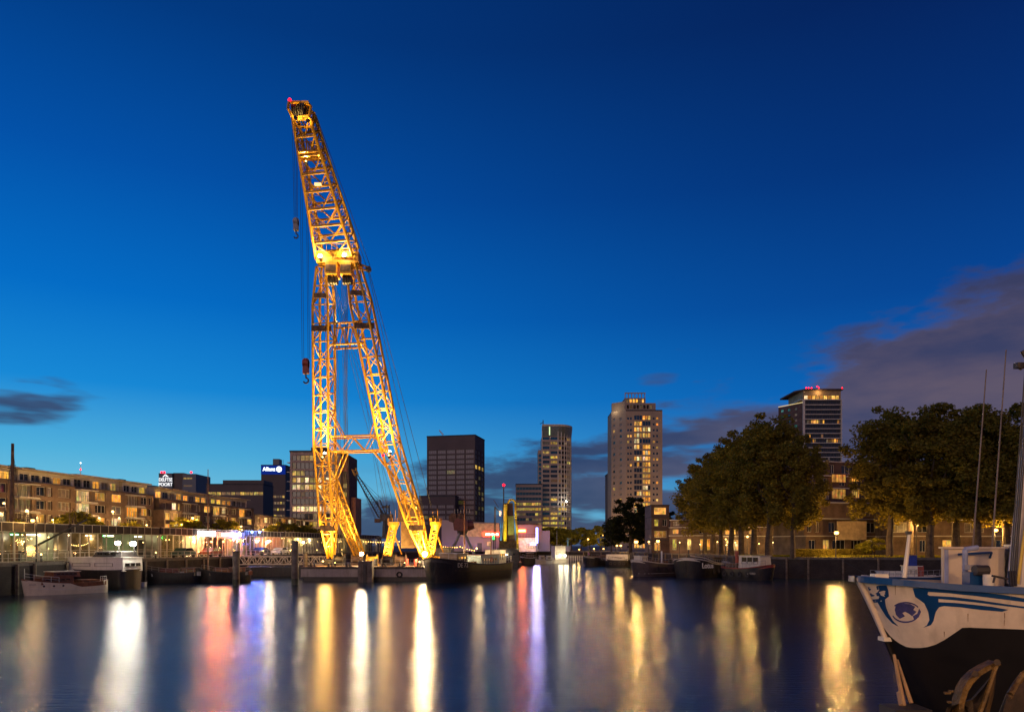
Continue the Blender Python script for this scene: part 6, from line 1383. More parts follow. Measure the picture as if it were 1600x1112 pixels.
for px, Y, top, key, lab, sx_ in (
    (1239, 112, 668, 'big2', 'plane tree at the right end of the left group, thin single trunk', 0.8), (1201, 117, 652, 'big1', 'tallest plane tree of the left group, twin-looking pale trunk', 1.0), (1177, 124, 664, 'big3', 'plane tree just left of the tallest one in the left group', 1.0),
    (1158, 131, 678, 'big2', 'fourth plane tree from the right in the left group', 1.0), (1142, 139, 692, 'big1', 'plane tree in the middle slope of the left group', 1.0), (1127, 148, 703, 'big3', 'plane tree above the bow of the named black barge', 1.0),
    (1115, 158, 713, 'big2', 'plane tree second from the left in the left group', 1.0), (1101, 170, 724, 'big1', 'leftmost and smallest plane tree of the left group, against the cloud', 1.0)):
    H = {'big1': 21, 'big2': 20, 'big3': 22}[key]; sc = (PZ(top, Y) - ZQ - 0.1) / (H*0.97); tree(lab, PX(px, Y), Y, ZQ, key, sc, random.uniform(0, 6), G1, sx_*1.1)
for px, Y, top, key, lab in ((1390, 113, 640, 'big1', 'leftmost plane tree of the right group, standing before the orange windows'), (1421, 119, 640, 'big3', 'plane tree of the right group set back behind its first two trunks'), (1453, 110, 634, 'big2', 'plane tree right of the middle quay lamp'),
    (1494, 112, 632, 'big1', 'plane tree of the right group with a leaning yellowish lit trunk'), (1527, 108, 632, 'big3', 'plane tree whose trunk stands left of the rightmost quay lamp'), (1572, 112, 640, 'big2', 'plane tree crossed by the two thin pale masts'), (1618, 110, 652, 'big1', 'plane tree cut by the right edge of the view')):
    H = {'big1': 21, 'big2': 20, 'big3': 22}[key]; sc = (PZ(top, Y) - ZQ - 0.1) / (H*0.97); tree(lab, PX(px, Y), Y, ZQ, key, sc, random.uniform(0, 6), G2, 1.12 if px > 1400 else 0.98)
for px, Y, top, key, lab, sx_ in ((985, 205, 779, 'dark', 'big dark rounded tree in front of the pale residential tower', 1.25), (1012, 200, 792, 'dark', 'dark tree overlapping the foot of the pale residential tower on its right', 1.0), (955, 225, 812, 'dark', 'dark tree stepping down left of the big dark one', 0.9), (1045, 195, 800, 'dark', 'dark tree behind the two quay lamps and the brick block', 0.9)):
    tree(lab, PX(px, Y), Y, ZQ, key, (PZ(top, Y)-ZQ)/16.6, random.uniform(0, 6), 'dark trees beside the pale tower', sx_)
o = [(843, 828), (858, 822), (876, 824), (893, 826), (908, 823), (922, 826), (938, 820)]
words_ = ('behind the neon mast', 'above the cream wheelhouse boat', 'directly right of the wheelhouse boat', 'behind the statue', 'over the left end of the jetty', 'by the far quay lamp', 'closest to the dark trees')
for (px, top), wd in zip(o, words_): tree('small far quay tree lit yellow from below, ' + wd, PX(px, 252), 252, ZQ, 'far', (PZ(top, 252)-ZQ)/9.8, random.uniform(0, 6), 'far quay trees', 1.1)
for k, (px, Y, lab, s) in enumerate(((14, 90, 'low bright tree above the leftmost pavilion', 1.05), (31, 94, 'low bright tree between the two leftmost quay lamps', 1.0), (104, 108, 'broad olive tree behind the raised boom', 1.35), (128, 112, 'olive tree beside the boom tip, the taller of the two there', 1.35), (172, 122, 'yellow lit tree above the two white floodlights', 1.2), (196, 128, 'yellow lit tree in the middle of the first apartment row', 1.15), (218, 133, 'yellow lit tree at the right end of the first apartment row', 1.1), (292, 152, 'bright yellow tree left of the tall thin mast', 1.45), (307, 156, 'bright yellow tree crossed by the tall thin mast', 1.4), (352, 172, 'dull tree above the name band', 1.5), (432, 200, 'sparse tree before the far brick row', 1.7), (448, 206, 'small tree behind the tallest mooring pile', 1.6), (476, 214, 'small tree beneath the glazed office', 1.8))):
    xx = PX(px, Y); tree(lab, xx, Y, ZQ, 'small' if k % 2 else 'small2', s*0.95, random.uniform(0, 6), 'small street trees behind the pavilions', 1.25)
# hedge and grass of the right quay
hb = random.Random(3); V = []; F = []
Yh = 116; hx0, hx1 = PX(1238, Yh), PX(1345, Yh)
for _ in range(9000):
    c = Vector((hb.uniform(hx0, hx1), Yh + hb.uniform(-0.6, 0.6), ZQ + hb.uniform(0.05, 1.25))); a = Vector((hb.gauss(0,1), hb.gauss(0,1), hb.gauss(0,1))).normalized(); b = a.orthogonal().normalized(); k = len(V); s = 0.12; V += [c-a*s, c+b*s, c+a*s, c-b*s]; F.append((k, k+1, k+2, k+3))
me = bpy.data.meshes.new('hedge'); me.from_pydata([tuple(v) for v in V], [], F); me.materials.append(M_leafA); hd = link('hedge', me); tag(hd, 'clipped dark hedge on the quay edge below the stepped block', 'hedge')
V = []; F = []
for _ in range(9000):
    t = hb.random(); c = Vector((37.5 + t*36, 118.6 - t*11.5 + hb.uniform(0, 3.5), ZQ)); k = len(V); a = hb.uniform(0, 3.14); s = 0.12; V += [c + Vector((s*math.cos(a), s*math.sin(a), 0)), c - Vector((s*math.cos(a), s*math.sin(a), 0)), c + Vector((0.05, 0.02, hb.uniform(.15, .4)))]; F.append((k, k+1, k+2))
me = bpy.data.meshes.new('grass'); me.from_pydata([tuple(v) for v in V], [], F); me.materials.append(M_leafB); gr = link('grass', me); tag(gr, 'strip of short grass along the right quay edge', 'grass', kind='stuff')
tree('young bush lit bright green beside the hedge', PX(1364, 116), 116, ZQ, 'small', 0.55, 1, 'small bushes on the right quay', 1.5); tree('second low bush between hedge and plane trunk', PX(1352, 118), 118, ZQ, 'small2', 0.5, 2, 'small bushes on the right quay', 1.5)
# ------------------------------------------------------------------ street lamps
def lamp(label, px, py, Y, en, col=(1, 0.55, 0.16), bulb=M_bulbO, r=0.22, z0=ZQ, grp='quay street lamps', arm=0, catn='street lamp'):
    z = PZ(py, Y) - z0; t = thing('street_lamp', label, catn, (PX(px, Y), Y, z0), 0, grp)
    MB().tube((arm, 0.25, 0), (arm, 0.25, z+0.25), 0.09, 7, 0.05).build('pole', M_darksteel, t)
    MB().tube((arm, 0.25, z+0.22), (0, 0, z+0.3), 0.05, 6).tube((0,0,z+0.2), (0,0,z+0.38), r*1.1, 10, r*0.5).build('hood', M_darksteel, t)
    MB().ball((0, 0, z), r, 10, 6, 0.8).build('bulb', bulb, t)
    plight((0, -0.0, z), en*2.4, col, r*1.25, t); return t
SOD = (1.0, 0.55, 0.15)
lamp('glaring orange quay lamp before the stepped block', 1307, 832, 112, 3600, SOD, M_bulbO, 0.34)
lamp('orange quay lamp between the trunks, left of the cabin front', 1433, 819, 117, 3600, SOD, M_bulbO, 0.3)
lamp('orange quay lamp at the foot of the right tree group', 1556, 828, 113, 3600, SOD, M_bulbO, 0.3)
lamp('bright orange lamp over the deck of the long grey-brown barge, left of two', 994, 846, 160, 3000, SOD, M_bulbO, 0.42)
lamp('bright orange lamp over the same barge, right of two', 1028, 845, 163, 900, SOD, M_bulbO, 0.38)
lamp('small orange lamp between the trunks of the left tree group', 1168, 838, 150, 1300, SOD, M_bulbO, 0.24)
lamp('small orange lamp at the terrace end', 1255, 841, 145, 300, SOD, M_bulbO, 0.2); lamp('dim lamp post left of the hedge', 1134, 842, 152, 300, SOD, M_bulbO, 0.14); lamp('lamp behind the slim trunk', 1215, 846, 146, 300, SOD, M_bulbO, 0.14)
for px, py, Y, en, r, lab in ((919, 842, 238, 1600, .28, 'on a tall slim post above the jetty'), (942, 836, 244, 1200, .24, 'left of the dark trees'), (964, 852, 210, 1300, .26, 'half behind the white deckhouse'), (970, 852, 214, 1300, .3, 'beside its twin over the white deckhouse'), (928, 857, 236, 500, .24, 'low over the far quay'), (943, 857, 236, 500, .22, 'low by the purple flag'), (1014, 846, 185, 800, .24, 'between the two bright barge lamps'), (905, 858, 240, 500, .2, 'low at the jetty end'), (866, 858, 238, 400, .18, 'low behind the wheelhouse boat'), (876, 848, 262, 500, .18, 'under the far quay trees')):
    lamp('far orange lamp ' + lab, px, py, Y, en*0.55, SOD, M_bulbO, r, grp='far quay lamps')
for k, (px, py, Y, lab) in enumerate(((1062, 847, 168, 'left of the big trunks'), (1094, 850, 166, 'low beside the first trunk'), (1121, 846, 165, 'between the second and third trunks'), (1135, 851, 164, 'low between the third and fourth trunks'), (1149, 847, 163, 'right of the fourth trunk'), (1186, 849, 160, 'between the tall trunks'), (1208, 847, 158, 'right of the tallest tree trunk'), (1226, 852, 157, 'low left of the thin trunk'), (1250, 847, 155, 'at the terrace end corner'))):
    lamp('small warm wall lamp ' + lab, px, py, Y - 0.0, 130, (1, .6, .2) if k % 3 else (1, .75, .35), M_bulbW, .13, grp='wall lamps of the brick terraces')
lamp('whitish lamp shining from the dark foliage', 962, 837, 235, 900, (1, .9, .6), M_bulbC, .2)
for px, py, Y, en, r, lab in ((42, 798, 98, 750, .2, 'high at the left end of the first apartment row'), (155, 809, 118, 650, .16, 'in the middle of the first apartment row'), (176, 799, 121, 750, .2, 'high in the middle of the first apartment row'), (186, 809, 126, 500, .12, 'small, above the floodlights'), (229, 820, 136, 600, .15, 'at the right end of the first row'), (301, 809, 152, 900, .22, 'in the yellow trees by the thin mast'), (284, 819, 148, 500, .13, 'small, left of the light box sign'), (377, 822, 176, 700, .18, 'upper of two above the name band'), (378, 828, 174, 500, .16, 'lower of two above the name band'), (426, 820, 205, 900, .2, 'before the farthest brick row'), (411, 827, 196, 500, .14, 'small, right of the blue spotlights'), (485, 825, 222, 1100, .24, 'below the glazed office'), (82, 812, 104, 500, .1, 'small, above the framed pavilion')):
    lamp('left bank street lamp ' + lab, px, py, Y, en*2, (1, .58, .2), M_bulbW, r, grp='left bank street lamps')
lamp('orange street lamp on a bare pole before the leftmost pavilion', 51, 813, 80, 260, SOD, M_bulbO, .2, arm=0.25); lamp('small lamp at the mast of the black barge', 6, 786, 90, 200, (1, .7, .4), M_bulbW, .12)
lamp('left of the two glaring white floodlights over the houseboat', 184, 848, 82.0, 620, (1, .93, .75), M_bulbC, .3, z0=3.95, grp='white floodlights over the houseboat', catn='floodlight')
lamp('right of the two glaring white floodlights over the houseboat', 208, 849, 82.0, 720, (1, .93, .75), M_bulbC, .34, z0=3.95, grp='white floodlights over the houseboat', catn='floodlight')
lamp('orange lamp right of the white floodlights', 236, 852, 108, 300, (1, .55, .2), M_bulbO, .15)
for px, py, Y, en, lab in ((273, 838, 115, 900, 'white double lamp on the pavilion front'), (420, 845, 140, 1000, 'white lamp left of the tallest mooring pile'), (474, 847, 150, 900, 'white lamp right of the tallest mooring pile'), (330, 846, 118, 900, 'orange lamp at the left edge of the red bar'), (349, 846, 122, 1500, 'orange lamp in the middle of the red bar'), (373, 845, 130, 1200, 'orange lamp at the right edge of the red bar')):
    lamp(lab, px, py, Y, en, (1, .7, .38) if 'white' in lab else (1, .2, .06), M_bulbC if 'white' in lab else M_bulbO, .2 if 'white' in lab else .14, grp='pavilion front lamps')
# unseen lamps added beside and behind the viewer to light ship and boats
for x, y, en_, lab in ((-7, -3, 7000, 'unseen near quay lamp added left behind the viewpoint'), (6.5, -4, 8500, 'unseen near quay lamp added right behind the viewpoint'), (24, 2.0, 5000, 'unseen near quay lamp added beside the white ship'), (-30, -3, 9000, 'unseen near quay lamp added far to the left of the viewpoint'), (-20, -3, 12000, 'unseen near quay lamp added between the left ones')):
    t = thing('street_lamp', lab, 'street lamp', (x, y, ZQ), 0, 'added near quay lamps'); MB().tube((0,0,0),(0,0,6),0.09,8,0.06).build('pole', M_darksteel, t); MB().tube((0,0,5.9),(0,0,6.1),0.3,10,0.12).build('hood', M_darksteel, t)
    MB().ball((0,0,5.7), .2).build('bulb', M_bulbO, t); plight((0,0,5.7), en_, (1, 0.54, 0.2), .26, t)

# ------------------------------------------------------------------ the white ship in the right foreground
def whiteship():
    bx, by = PX(1343, 15), 15.0; root = thing('white_ship', 'white and blue bowed ship with wing emblem, cut by the right edge', 'ship', (bx, by, 0), R(2))
    Ls, Bs, Hs = 22.0, 5.2, 4.30; rake = 2.0; zk = -0.5
    def ztop(x): return Hs - 0.035*x + 0.0012*x*x + 0.05*max(0, 1-x)
    def half(x, t):
        xs = rake*(1-t)**0.9; q = max(0.0, min(1.0, (x-xs)/(4.4 + 1.5*(1-t)))); f = (1-(1-q)**2.3)**(0.60 + 0.12*(1-t)) if q < 1 else 1
        return Bs/2*f*(1 - 0.12*(1-t)**2)
    def S_(x, t, off=0.0):   # point on the near (camera-side) shell
        zt = ztop(x); return Vector((x, -half(x, t) - off, zk + (zt-zk)*t))
    n, m = 90, 44; V = []; F = []; xs_ = [Ls*(i/n)**2.1 for i in range(n+1)]
    for side in (-1, 1):
        o = len(V)
        for i, x in enumerate(xs_):
            for j in range(m+1):
                t = j/m; st = rake*(1-t)**0.9; xx = st + x*(1 - st/Ls); p = S_(xx, t); V.append((p.x, p.y if side < 0 else -p.y, p.z))
        for i in range(n):
            for j in range(m):
                a0 = o+i*(m+1)+j; q = (a0, a0+m+1, a0+m+2, a0+1); F.append(q if side < 0 else q[::-1])
    me = bpy.data.meshes.new('hull'); me.from_pydata(V, [], F)
    M_hw = mat('ship_white', (0.70, 0.58, 0.45), 0.38, 0, 0.16, 0.9, 0.3, 1.6, streak=0.25); M_hb = mat('ship_black', (0.012, 0.010, 0.010), 0.4, 0, 0.3, 1); M_bl = mat('ship_blue', (0.006, 0.05, 0.17), 0.35, 0, 0.1, 2)
    me.materials.append(M_hb)
    for p in me.polygons: p.use_smooth = True
    link('hull', me, root)
    # inverse of the shell: find the (x, t) whose picture position is (px, py)
    c_, s_ = math.cos(R(2)), math.sin(R(2))
    def proj(x, t):
        p = S_(x, t); X = bx + c_*p.x - s_*p.y; Yw = by + s_*p.x + c_*p.y; return 800 + X/Yw*1150, 852 + (EYE - p.z)/Yw*1150
    grid = [(i*0.14, 0.25 + j*0.025, *proj(i*0.14, 0.25 + j*0.025)) for i in range(70) for j in range(31) if i*0.14 >= rake*(1-(0.25+j*0.025))**0.9]
    def inv(px, py):
        g = min(grid, key=lambda g: (g[2]-px)**2 + (g[3]-py)**2); x, t = g[0], g[1]; h = 0.07
        for _ in range(26):
            best = min(((x+a*h, min(1.0, t+b*h*0.25)) for a in (-1, 0, 1) for b in (-1, 0, 1) if x+a*h >= rake*(1-min(1.0, t+b*h*.25))**0.9), key=lambda q: (lambda r: (r[0]-px)**2 + (r[1]-py)**2)(proj(*q)), default=(x, t))
            if best == (x, t): h *= 0.5
            x, t = best
        return x, t
    def decal(name, poly, m, off, parent=root, sub=0.05):
        """a painted shape: polygon laid on the shell in its own (x, height) coordinates"""
        bm = bmesh.new(); pts = [inv(*p) for p in poly]; vs = [bm.verts.new((x, t*4, 0)) for x, t in pts]
        es = [bm.edges.new((vs[i], vs[(i+1) % len(vs)])) for i in range(len(vs))]
        bmesh.ops.triangle_fill(bm, edges=es, use_beauty=True)
        for _ in range(3):
            long_ = [e_ for e_ in bm.edges if e_.calc_length() > 0.16]
            if long_: bmesh.ops.subdivide_edges(bm, edges=long_, cuts=1); bmesh.ops.triangulate(bm, faces=bm.faces[:])
        for v in bm.verts: p = S_(v.co.x, min(1.0, v.co.y/4), off); v.co = p + Vector((-off*0.8*max(0, 1-v.co.x/1.5), 0, 0))
        bmesh.ops.recalc_face_normals(bm, faces=bm.faces[:])
        mm = bpy.data.meshes.new(name); bm.to_mesh(mm); bm.free(); mm.materials.append(m)
        for p in mm.polygons: p.use_smooth = True
        return link(name, mm, parent)
    def smooth(P, k=2):
        for _ in range(k): P = [q for a, b in zip(P, P[1:] + P[:1]) for q in ((a[0]*.75+b[0]*.25, a[1]*.75+b[1]*.25), (a[0]*.25+b[0]*.75, a[1]*.25+b[1]*.75))]
        return P
    # white upper strake: everything above a line that drops into a round lobe near the bow
    def zline(x):   # height of the lower edge of the white paint
        zz = 3.42 - 0.012*x if x > 2.35 else None
        if x <= 2.35:
            c = 1.25; a = (x-c)/1.10; zz = 3.42 - 0.62*math.sqrt(max(0.0, 1-a*a))**0.9 if abs(a) < 1 else 3.42 - 0.30*max(0, (c-1.10-x))
        return zz
    lobe = [(1505, 979), (1494, 986), (1484, 994), (1472, 1001), (1460, 1007), (1446, 1011), (1430, 1012), (1416, 1010), (1402, 1003), (1391, 993), (1381, 981), (1373, 970)]
    low = [inv(1640, 985)] + [inv(1600, 983)] + [inv(px, 979.5 + (px-1505)*0.036) for px in range(1590, 1506, -12)] + [inv(*p) for p in lobe]
    low.sort(); lx = [p[0] for p in low]
    def tlow(x):
        if x <= lx[0]: return low[0][1] + (lx[0]-x)*0.28
        for a, b in zip(low[:-1], low[1:]):
            if a[0] <= x <= b[0]: return a[1] + (b[1]-a[1])*((x-a[0])/max(1e-6, b[0]-a[0]))
        return low[-1][1]
    for side in (-1, 1):
        V = []; F = []; mm_ = 14; nn = 130; off = 0.006
        for i in range(nn+1):
            x0 = 21.5*(i/nn)**2.0
            t0 = tlow(x0 + 0.0)
            for j in range(mm_+1):
                t = t0 + (1-t0)*j/mm_; st = rake*(1-t)**0.9; xx = max(x0, st*1.0); xx = xx if x0 > st else st
                p = S_(xx, t, off); V.append((p.x - off*1.5*max(0, 1-xx), p.y if side < 0 else -p.y, p.z))
        for i in range(nn):
            for j in range(mm_): a0 = i*(mm_+1)+j; q = (a0, a0+mm_+1, a0+mm_+2, a0+1); F.append(q if side < 0 else q[::-1])
        me = bpy.data.meshes.new('white_strake'); me.from_pydata(V, [], F); me.materials.append(M_hw)
        for p in me.polygons: p.use_smooth = True
        link('white_strake', me, root)
    # blue rail cap, deck, stem bar
    def hin(x): t = 1-.62/(ztop(x)-zk); return max(0.0, half(x+.1, t)-.14)
    for side in (-1, 1):
        V = []; F = []; K = 70
        for i in range(K+1):
            x = 21.5*(i/K)**1.9; h_ = half(x, 1); z = ztop(x); pr = ((0.0, 0.05), (0.07, 0.05), (0.07, -0.07), (0.015, -0.1), (-0.14, 0.05), (-0.14, -0.07))
            for dx_, dz_ in ((0.07, -0.09), (0.07, 0.03), (-0.13, 0.03), (-0.13, -0.09)): V.append((x - (dx_ if x < 0.3 else 0), side*(h_ + dx_), z + dz_))
        for i in range(K):
            for j in range(4): a0 = i*4+j; b0 = i*4+(j+1) % 4; F.append((a0, b0, b0+4, a0+4))
        me = bpy.data.meshes.new('rail_cap'); me.from_pydata(V, [], F); me.materials.append(M_bl); link('rail_cap', me, root)
        inn = MB(); xs2 = [21.5*(i/40)**1.7 for i in range(41)]
        for x, x2 in zip(xs2[:-1], xs2[1:]): inn.quad((x+.3, side*hin(x), ztop(x)-.6), (x2+.3, side*hin(x2), ztop(x2)-.6), (x2+.1, side*(half(x2, 1)-.12), ztop(x2)-.02), (x+.1, side*(half(x, 1)-.12), ztop(x)-.02))
        inn.build('bulwark_inside', M_hw, root)
    dk = MB(); xs2 = [21.5*(i/40)**1.7 for i in range(41)]
    for x, x2 in zip(xs2[:-1], xs2[1:]): dk.quad((x+.3, -hin(x), ztop(x)-.6), (x2+.3, -hin(x2), ztop(x2)-.6), (x2+.3, hin(x2), ztop(x2)-.6), (x+.3, hin(x), ztop(x)-.6))
    dk.build('deck', M_deck, root)
    sb = MB(); pts = [(rake*(1-t)**0.9 - 0.03, 0, zk + (ztop(rake*(1-t)**0.9)-zk)*t) for t in [k/16 for k in range(17)]]
    sb.path(pts[:13], 0.055, 8).build('stem_bar', mat('ship_black', (0.012, 0.010, 0.010)), root); MB().path(pts[12:], 0.05, 8).build('stem_plate', M_hw, root); MB().box(-0.1, 0.25, -0.12, 0.12, -0.04, 0.04).build('stem_step', M_cream, root, pts[12])
    # wing emblem on the bow
    decal('wing_emblem', [(1426, 918), (1450, 918), (1490, 920), (1530, 924), (1570, 929), (1620, 938), (1620, 945), (1600, 940), (1560, 935), (1520, 930), (1480, 926), (1450, 924), (1449, 928), (1452, 930), (1490, 932), (1530, 937), (1570, 943), (1600, 947), (1600, 950), (1592, 949), (1560, 945), (1520, 940), (1490, 937), (1466, 935), (1466, 940), (1490, 941), (1520, 944), (1548, 947), (1575, 952), (1565, 955), (1530, 952), (1500, 948), (1475, 946), (1467, 948), (1462, 955), (1458, 970), (1454, 976), (1442, 980), (1448, 976), (1452, 968), (1450, 955), (1444, 942), (1436, 936), (1430, 932)], M_bl, 0.012)
    decal('wing_emblem', [(1372, 914), (1385, 914), (1388, 922), (1389, 931), (1383, 936), (1384, 946), (1388, 957), (1395, 969), (1404, 978), (1394, 973), (1384, 962), (1376, 949), (1371, 940), (1374, 932), (1370, 926), (1374, 921)], M_bl, 0.012)
    for bar_ in ([(1356, 917), (1372, 914.5), (1373, 920.5), (1358, 922)], [(1359, 926.5), (1372, 925), (1373, 930.5), (1361, 931.5)], [(1363, 936), (1373, 935), (1374, 940.5), (1365, 941)]):
        decal('wing_bar', bar_, M_bl, 0.012)
    M_vi = mat('faded_violet_print', (0.07, 0.07, 0.22), 0.5, 0, 0.3, 4)
    gx, gy = 1415, 956
    ring = [(gx + 22*math.cos(a), gy + 16.5*math.sin(a)) for a in [k*2*math.pi/28 for k in range(28)]]; 
    decal('globe_emblem', [(gx + 22*math.cos(a), gy + 16.5*math.sin(a)) for a in [k*math.pi/18 for k in range(3, 17)]] + [(gx + 20.5*math.cos(a), gy + 14*math.sin(a)) for a in [k*math.pi/18 for k in range(16, 2, -1)]], M_vi, 0.013)
    decal('globe_emblem', [(gx + 23*math.cos(a), gy-1 + 15.5*math.sin(a)) for a in [k*math.pi/18 for k in range(22, 34)]] + [(gx + 22*math.cos(a), gy + 14*math.sin(a)) for a in [k*math.pi/18 for k in range(33, 21, -1)]], M_vi, 0.013)
    decal('globe_emblem', [(1400, 945), (1410, 942), (1422, 943), (1430, 947), (1427, 952), (1432, 955), (1425, 962), (1420, 958), (1414, 955), (1410, 957), (1414, 962), (1406, 966), (1400, 960), (1398, 952)], M_vi, 0.014)
    decal('globe_emblem', [(1426, 962), (1433, 958), (1436, 950), (1439, 955), (1435, 964), (1428, 967)], M_vi, 0.0145)
    for x_ in (1.7, 2.9, 4.3, 6.0):
        t0 = tlow(x_) + 0.01; MB().path([S_(x_, t0 + (0.985-t0)*k/10, 0.004) for k in range(11)], 0.007, 4).build('plate_seam', M_hw, root)
    rs = mat('rust_run', (0.22, 0.1, 0.035), 0.8, 0, 0.5, 6)
    for (px, py, w_, l_) in ((1399, 909, 1.6, 20), (1512, 958, 1.2, 13), (1569, 957, 1.3, 20), (1475, 986, 1.2, 9)):
        decal('rust_streak', [(px-w_/2, py), (px+w_/2, py), (px+w_*0.2, py+l_), (px-w_*0.1, py+l_)], rs, 0.0095)
    # deck house, bow post, davit, mast and gear (sizes in metres)
    zd = ztop(3)-.6
    def W(px, py, Yd): X = PX(px, Yd); return Vector((c_*(X-bx) + s_*(Yd-by), -s_*(X-bx) + c_*(Yd-by), PZ(py, Yd)))
    a = W(1474, 905, 15.2); b = W(1572, 856, 15.2)
    hs = MB().prism([(a.x, a.y), (b.x, a.y), (b.x+1.15, a.y+1.9), (a.x+1.15, a.y+1.9)], zd, PZ(857, 15.2)).build('deckhouse', M_hw, root); MB().prism([(a.x-.04, a.y-.05), (b.x+.04, a.y-.05), (b.x+1.2, a.y+1.95), (a.x+1.12, a.y+1.95)], PZ(857, 15.2)+.001, PZ(855.5, 15.2)+.02).build('deckhouse_roof', M_hw, root)
    MB().box(a.x+0.02, a.x+0.09, a.y-0.03, a.y-0.002, zd+.1, PZ(858, 15.2)).build('corner_trim', mat('pale_blue', (0.35, 0.4, 0.6)), hs)
    MB().tube(a + Vector((0.25, -0.1, 0.52)), a + Vector((0.95, -0.1, 0.56)), 0.025, 6).tube(a + Vector((0.95, -0.1, 0.56)), a + Vector((0.97, -0.02, 0.45)), 0.025, 6).build('grab_rail', M_bl, root)
    a2 = W(1584, 900, 14.6); MB().prism([(a2.x, a2.y), (a2.x+2.4, a2.y), (a2.x+3.7, a2.y+2.1), (a2.x+1.3, a2.y+2.1)], zd, PZ(850, 14.6)).build('deckhouse', M_cream, root)
    q = W(1508, 905, 14.4); MB().tube((q.x, q.y, zd), (q.x, q.y, PZ(858, 14.4)), 0.05, 8).tube((q.x, q.y, PZ(858, 14.4)), (q.x+0.25, q.y, PZ(855, 14.4)), 0.05, 8).build('davit', mat('pale_blue', (0.35, 0.4, 0.6)), root)
    q = W(1522, 905, 14.2); wl_ = MB().box(q.x-0.16, q.x+0.16, q.y-0.12, q.y+0.12, zd, PZ(893, 14.2)).build('windlass', M_bl, root); MB().tube((q.x-0.1, q.y-0.16, PZ(890, 14.2)), (q.x+0.15, q.y-0.16, PZ(890, 14.2)), 0.1, 10).build('windlass_drum', M_darksteel, root); MB().box(q.x-0.12, q.x+0.1, q.y-0.05, q.y+0.1, PZ(890, 14.2), PZ(882, 14.2)).build('windlass_cover', M_grey, root)
    q = W(1545, 905, 13.9); MB().tube((q.x, q.y, zd), (q.x, q.y, PZ(897, 13.9)), 0.1, 12).build('bollard', M_cream, root)
    MB().tube(W(1550, 899, 13.6), W(1575, 904, 13.6), 0.02, 6).tube(W(1555, 899, 13.6), W(1552, 910, 13.6), 0.02, 6).build('cleat_bar', M_darksteel, root)
    p0, p1 = W(1413, 902, 14.9), W(1421, 833, 14.9); MB().tube(p0, p1, 0.05, 8, 0.032).build('bow_post', M_cream, root); MB().box(-0.06, 0.04, -0.04, 0.04, -0.02, 0.05).build('post_cap', M_darksteel, root, p1)
    q = W(1377, 900, 15.0); MB().box(q.x-0.18, q.x+0.1, q.y-.1, q.y+.1, PZ(903, 15), PZ(896, 15)).build('fairlead', M_cream, root)
    p0, p1 = W(1584, 912, 13.9), W(1618, 540, 13.9); MB().tube(p0, p1, 0.115, 14, 0.07).build('mast', mat('pale_mast', (0.55, 0.5, 0.5), .35), root, smooth=False)
    MB().tube(W(1597, 575, 13.9), W(1592, 572, 13.9), 0.05, 8).box(*(lambda v: (v.x-.08, v.x+.1, v.y-.06, v.y+.06, v.z-.04, v.z+.06))(W(1593, 572, 13.9))).build('mast_lamp', M_darksteel, root)
    MB().tube(W(1598, 548, 13.9), W(1606, 560, 13.9), 0.05, 8).build('mast_lamp', M_darksteel, root)
    member('stay', W(1590, 912, 13.7), W(1640, 560, 13.7), 0.03, mat('yellow_rope', (0.6, 0.42, 0.08)), root)
    for k in range(4): member('halyard', W(1577+k*3, 915, 13.75), W(1603+k*3, 560, 13.8), 0.012, M_cable, root)
    for k in range(3): MB().tube(W(1577+k*4, 892, 13.7), W(1579+k*4, 915, 13.6), 0.03, 6).build('rope_coil', M_dark, root)
    # fender boards hanging by the stem
    for k, (pa, ya, pb, yb, w_) in enumerate(((1397, 1022, 1412, 1101, 0.05), (1402, 1030, 1424, 1098, 0.04), (1404, 1082, 1410, 1103, 0.07))):
        MB().tube(W(pa, ya, 14.6), W(pb, yb, 14.2), w_*0.6, 6, w_).build('fender_board', mat('pale_timber', (0.42, 0.26, 0.12), .7), root)
    q = W(1418, 1105, 14.1); MB().box(q.x-0.4, q.x+0.3, q.y-.3, q.y+.3, q.z-.2, q.z+.02).build('fender_float', M_darksteel, root)
    railpts = [W(1545+k*12, 914, 13.2) for k in range(5)]
    return root
whiteship()
# yawl hidden behind the white ship: only its two thin masts are seen
Y = 40; root, ln = boat('sailing_yawl', 'pair of thin pale masts of a yawl lying behind the white ship', 'sailing boat', PX(1500, Y), Y, PX(1500, Y)+8, Y+0.01)
hull(ln, 2.4, 0.7, bow=2, rake=.8, stern=1, sheer=.3, hm=M_white, rm=M_wood, root=root)
for (pa, pb, yt) in ((1514, 1545, 576), (1545, 1576, 545)): MB().tube((PX(pa, Y)-PX(1500, Y), 0.2, 0.5), (PX(pb, Y)-PX(1500, Y), 0.2, PZ(yt, Y)), 0.055, 8, 0.03).build('mast', mat('dull_mast', (0.3, 0.22, 0.15)), root)
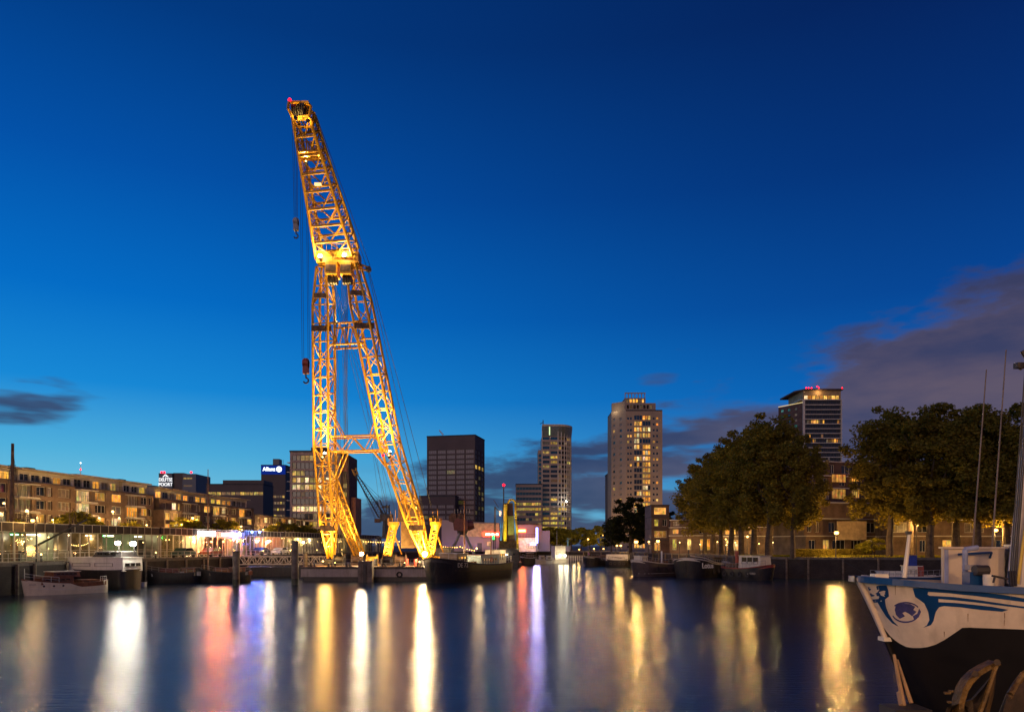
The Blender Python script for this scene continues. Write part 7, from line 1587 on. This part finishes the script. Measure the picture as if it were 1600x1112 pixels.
# rusty open clamshell grab on the near quay, lower right corner
def grab():
    Y = 7.2; M_gr = mat('rusty_grab', (0.12, 0.065, 0.012), 0.6, 0.1, 0.5, 5, 0.6, 14); M_gi = mat('dark_rust', (0.035, 0.02, 0.012), .8, 0, .4, 5, .5, 10)
    def q(px, py, d=0.0): return Vector((PX(px, Y+d), Y+d, PZ(py, Y+d)))
    o = Vector((PX(1540, Y), Y, PZ(1135, Y))); root = thing('clamshell_grab', 'rusty open clamshell grab lying in the lower right corner', 'grab', o)
    rel = lambda v: v - o
    arc = [q(1557, 1033), q(1540, 1041), q(1525, 1050), q(1513, 1062), q(1505, 1075), q(1499, 1095), q(1497, 1125)]
    mb = MB()
    for a, b in zip(arc[:-1], arc[1:]):
        d = Vector((0.05, 0, -0.03)); t = Vector((0, 0.12, 0)); mb.add([rel(a), rel(b), rel(b+d), rel(a+d), rel(a+t), rel(b+t), rel(b+d+t), rel(a+d+t)], [(0,1,2,3),(4,7,6,5),(0,4,5,1),(3,2,6,7)])
    mb.build('jaw_rim', M_gr, root)
    bl = [q(1559, 1034), q(1552, 1052), q(1545, 1075), q(1536, 1100), q(1525, 1130)]; br_ = [q(1558, 1034, .1), q(1556, 1060, .3), q(1553, 1085, .4), q(1547, 1110, .4), q(1540, 1135, .4)]
    mb = MB()
    for i in range(4): mb.add([rel(bl[i]), rel(bl[i+1]), rel(br_[i+1]), rel(br_[i])], [(0,1,2,3)]).tube(rel(bl[i]), rel(bl[i+1]), 0.022, 6)
    mb.build('jaw_plate', M_gr, root)
    sh = [q(1551, 1052), q(1538, 1072), q(1520, 1092), q(1500, 1098), q(1508, 1130), q(1536, 1130), q(1545, 1090)]
    ce = sum((rel(s_) for s_ in sh), Vector())/len(sh) + Vector((0.02, 0.14, 0)); mb = MB()
    for a, b in zip(sh, sh[1:] + sh[:1]): mb.add([rel(a), rel(b), ce], [(0, 1, 2)])
    mb.build('jaw_shell', M_gi, root)
    MB().path([rel(q(1600, 1052, .5)), rel(q(1588, 1068, .5)), rel(q(1578, 1085, .4)), rel(q(1570, 1105, .4)), rel(q(1560, 1130, .4))], 0.035, 8).build('jaw_arm', M_gr, root)
    MB().path([rel(q(1625, 1045, .5)), rel(q(1600, 1052, .5))], 0.035, 8).build('jaw_arm', M_gr, root)
    for (px, py) in ((1558, 1034), (1524, 1052)): MB().tube(rel(q(px, py, -.06)), rel(q(px, py, .1)), 0.03, 10).build('hinge_pin', M_gi, root)
    for (px, py, l_) in ((1477, 1084, 9), (1484, 1081, 6), (1482, 1098, 5)): MB().box(0, PX(1477+l_, Y)-PX(1477, Y), 0, 0.03, 0, 0.02).build('jaw_tooth', M_gr, root, rel(q(px, py)))
    MB().add([rel(q(1470, 1130)), rel(q(1480, 1104)), rel(q(1500, 1098)), rel(q(1512, 1104)), rel(q(1520, 1135)), rel(q(1495, 1112, .3))], [(0,1,5),(1,2,5),(2,3,5),(3,4,5)]).build('lower_jaw', M_gi, root)
    MB().add([rel(q(1560, 1135,.3)), rel(q(1572, 1092,.35)), rel(q(1600, 1062,.5)), rel(q(1640, 1060,.5)), rel(q(1640, 1140,.5))], [(0,1,2,3,4)]).build('far_jaw', M_gi, root)
grab()
# cars parked by the pavilions
def car(px, py, lab, colm, rz):
    a, Y = onfacade(px); o = thing('parked_car', lab, 'car', (a.x+1.7, Y, ZQ+0.02), rz, 'cars parked by the pavilions')
    P = [(-2.1,0.35),(-2.1,0.8),(-1.3,0.92),(-0.7,1.42),(0.9,1.42),(1.6,0.95),(2.1,0.85),(2.1,0.35)]; n = len(P)
    MB().add([(x,-0.85,z) for x, z in P] + [(x,0.85,z) for x, z in P], [tuple(range(n)), tuple(range(n, 2*n))[::-1]] + [(i, i+n, (i+1) % n+n, (i+1) % n) for i in range(n)]).build('body', colm, o)
    MB().add([(-1.1,-0.87,0.95),(1.35,-0.87,0.95),(0.8,-0.87,1.36),(-0.65,-0.87,1.36)], [(0,1,2,3)]).build('side_window', M_glass, o)
    for x in (-1.35, 1.35):
        for y in (-0.8, 0.8): MB().tube((x, y-0.08, 0.32), (x, y+0.08, 0.32), 0.32, 12).build('wheel', M_dark, o)
    for y in (-0.6, 0.6): MB().box(2.1, 2.13, y-0.15, y+0.15, 0.6, 0.75).build('headlight', M_frame, o)
car(313, 865, 'orange-red car parked left of the red bar', mat('car_red', (0.4, 0.08, 0.03), .3), 1.47); car(393, 862, 'dark car parked beneath the blue spotlights', M_dark, 1.47); car(424, 862, 'grey car parked by the footbridge', M_grey, 1.47); car(269, 868, 'dark green car parked before the lit doorway', mat('car_green', (0.05, 0.1, 0.06), .3), 1.47)
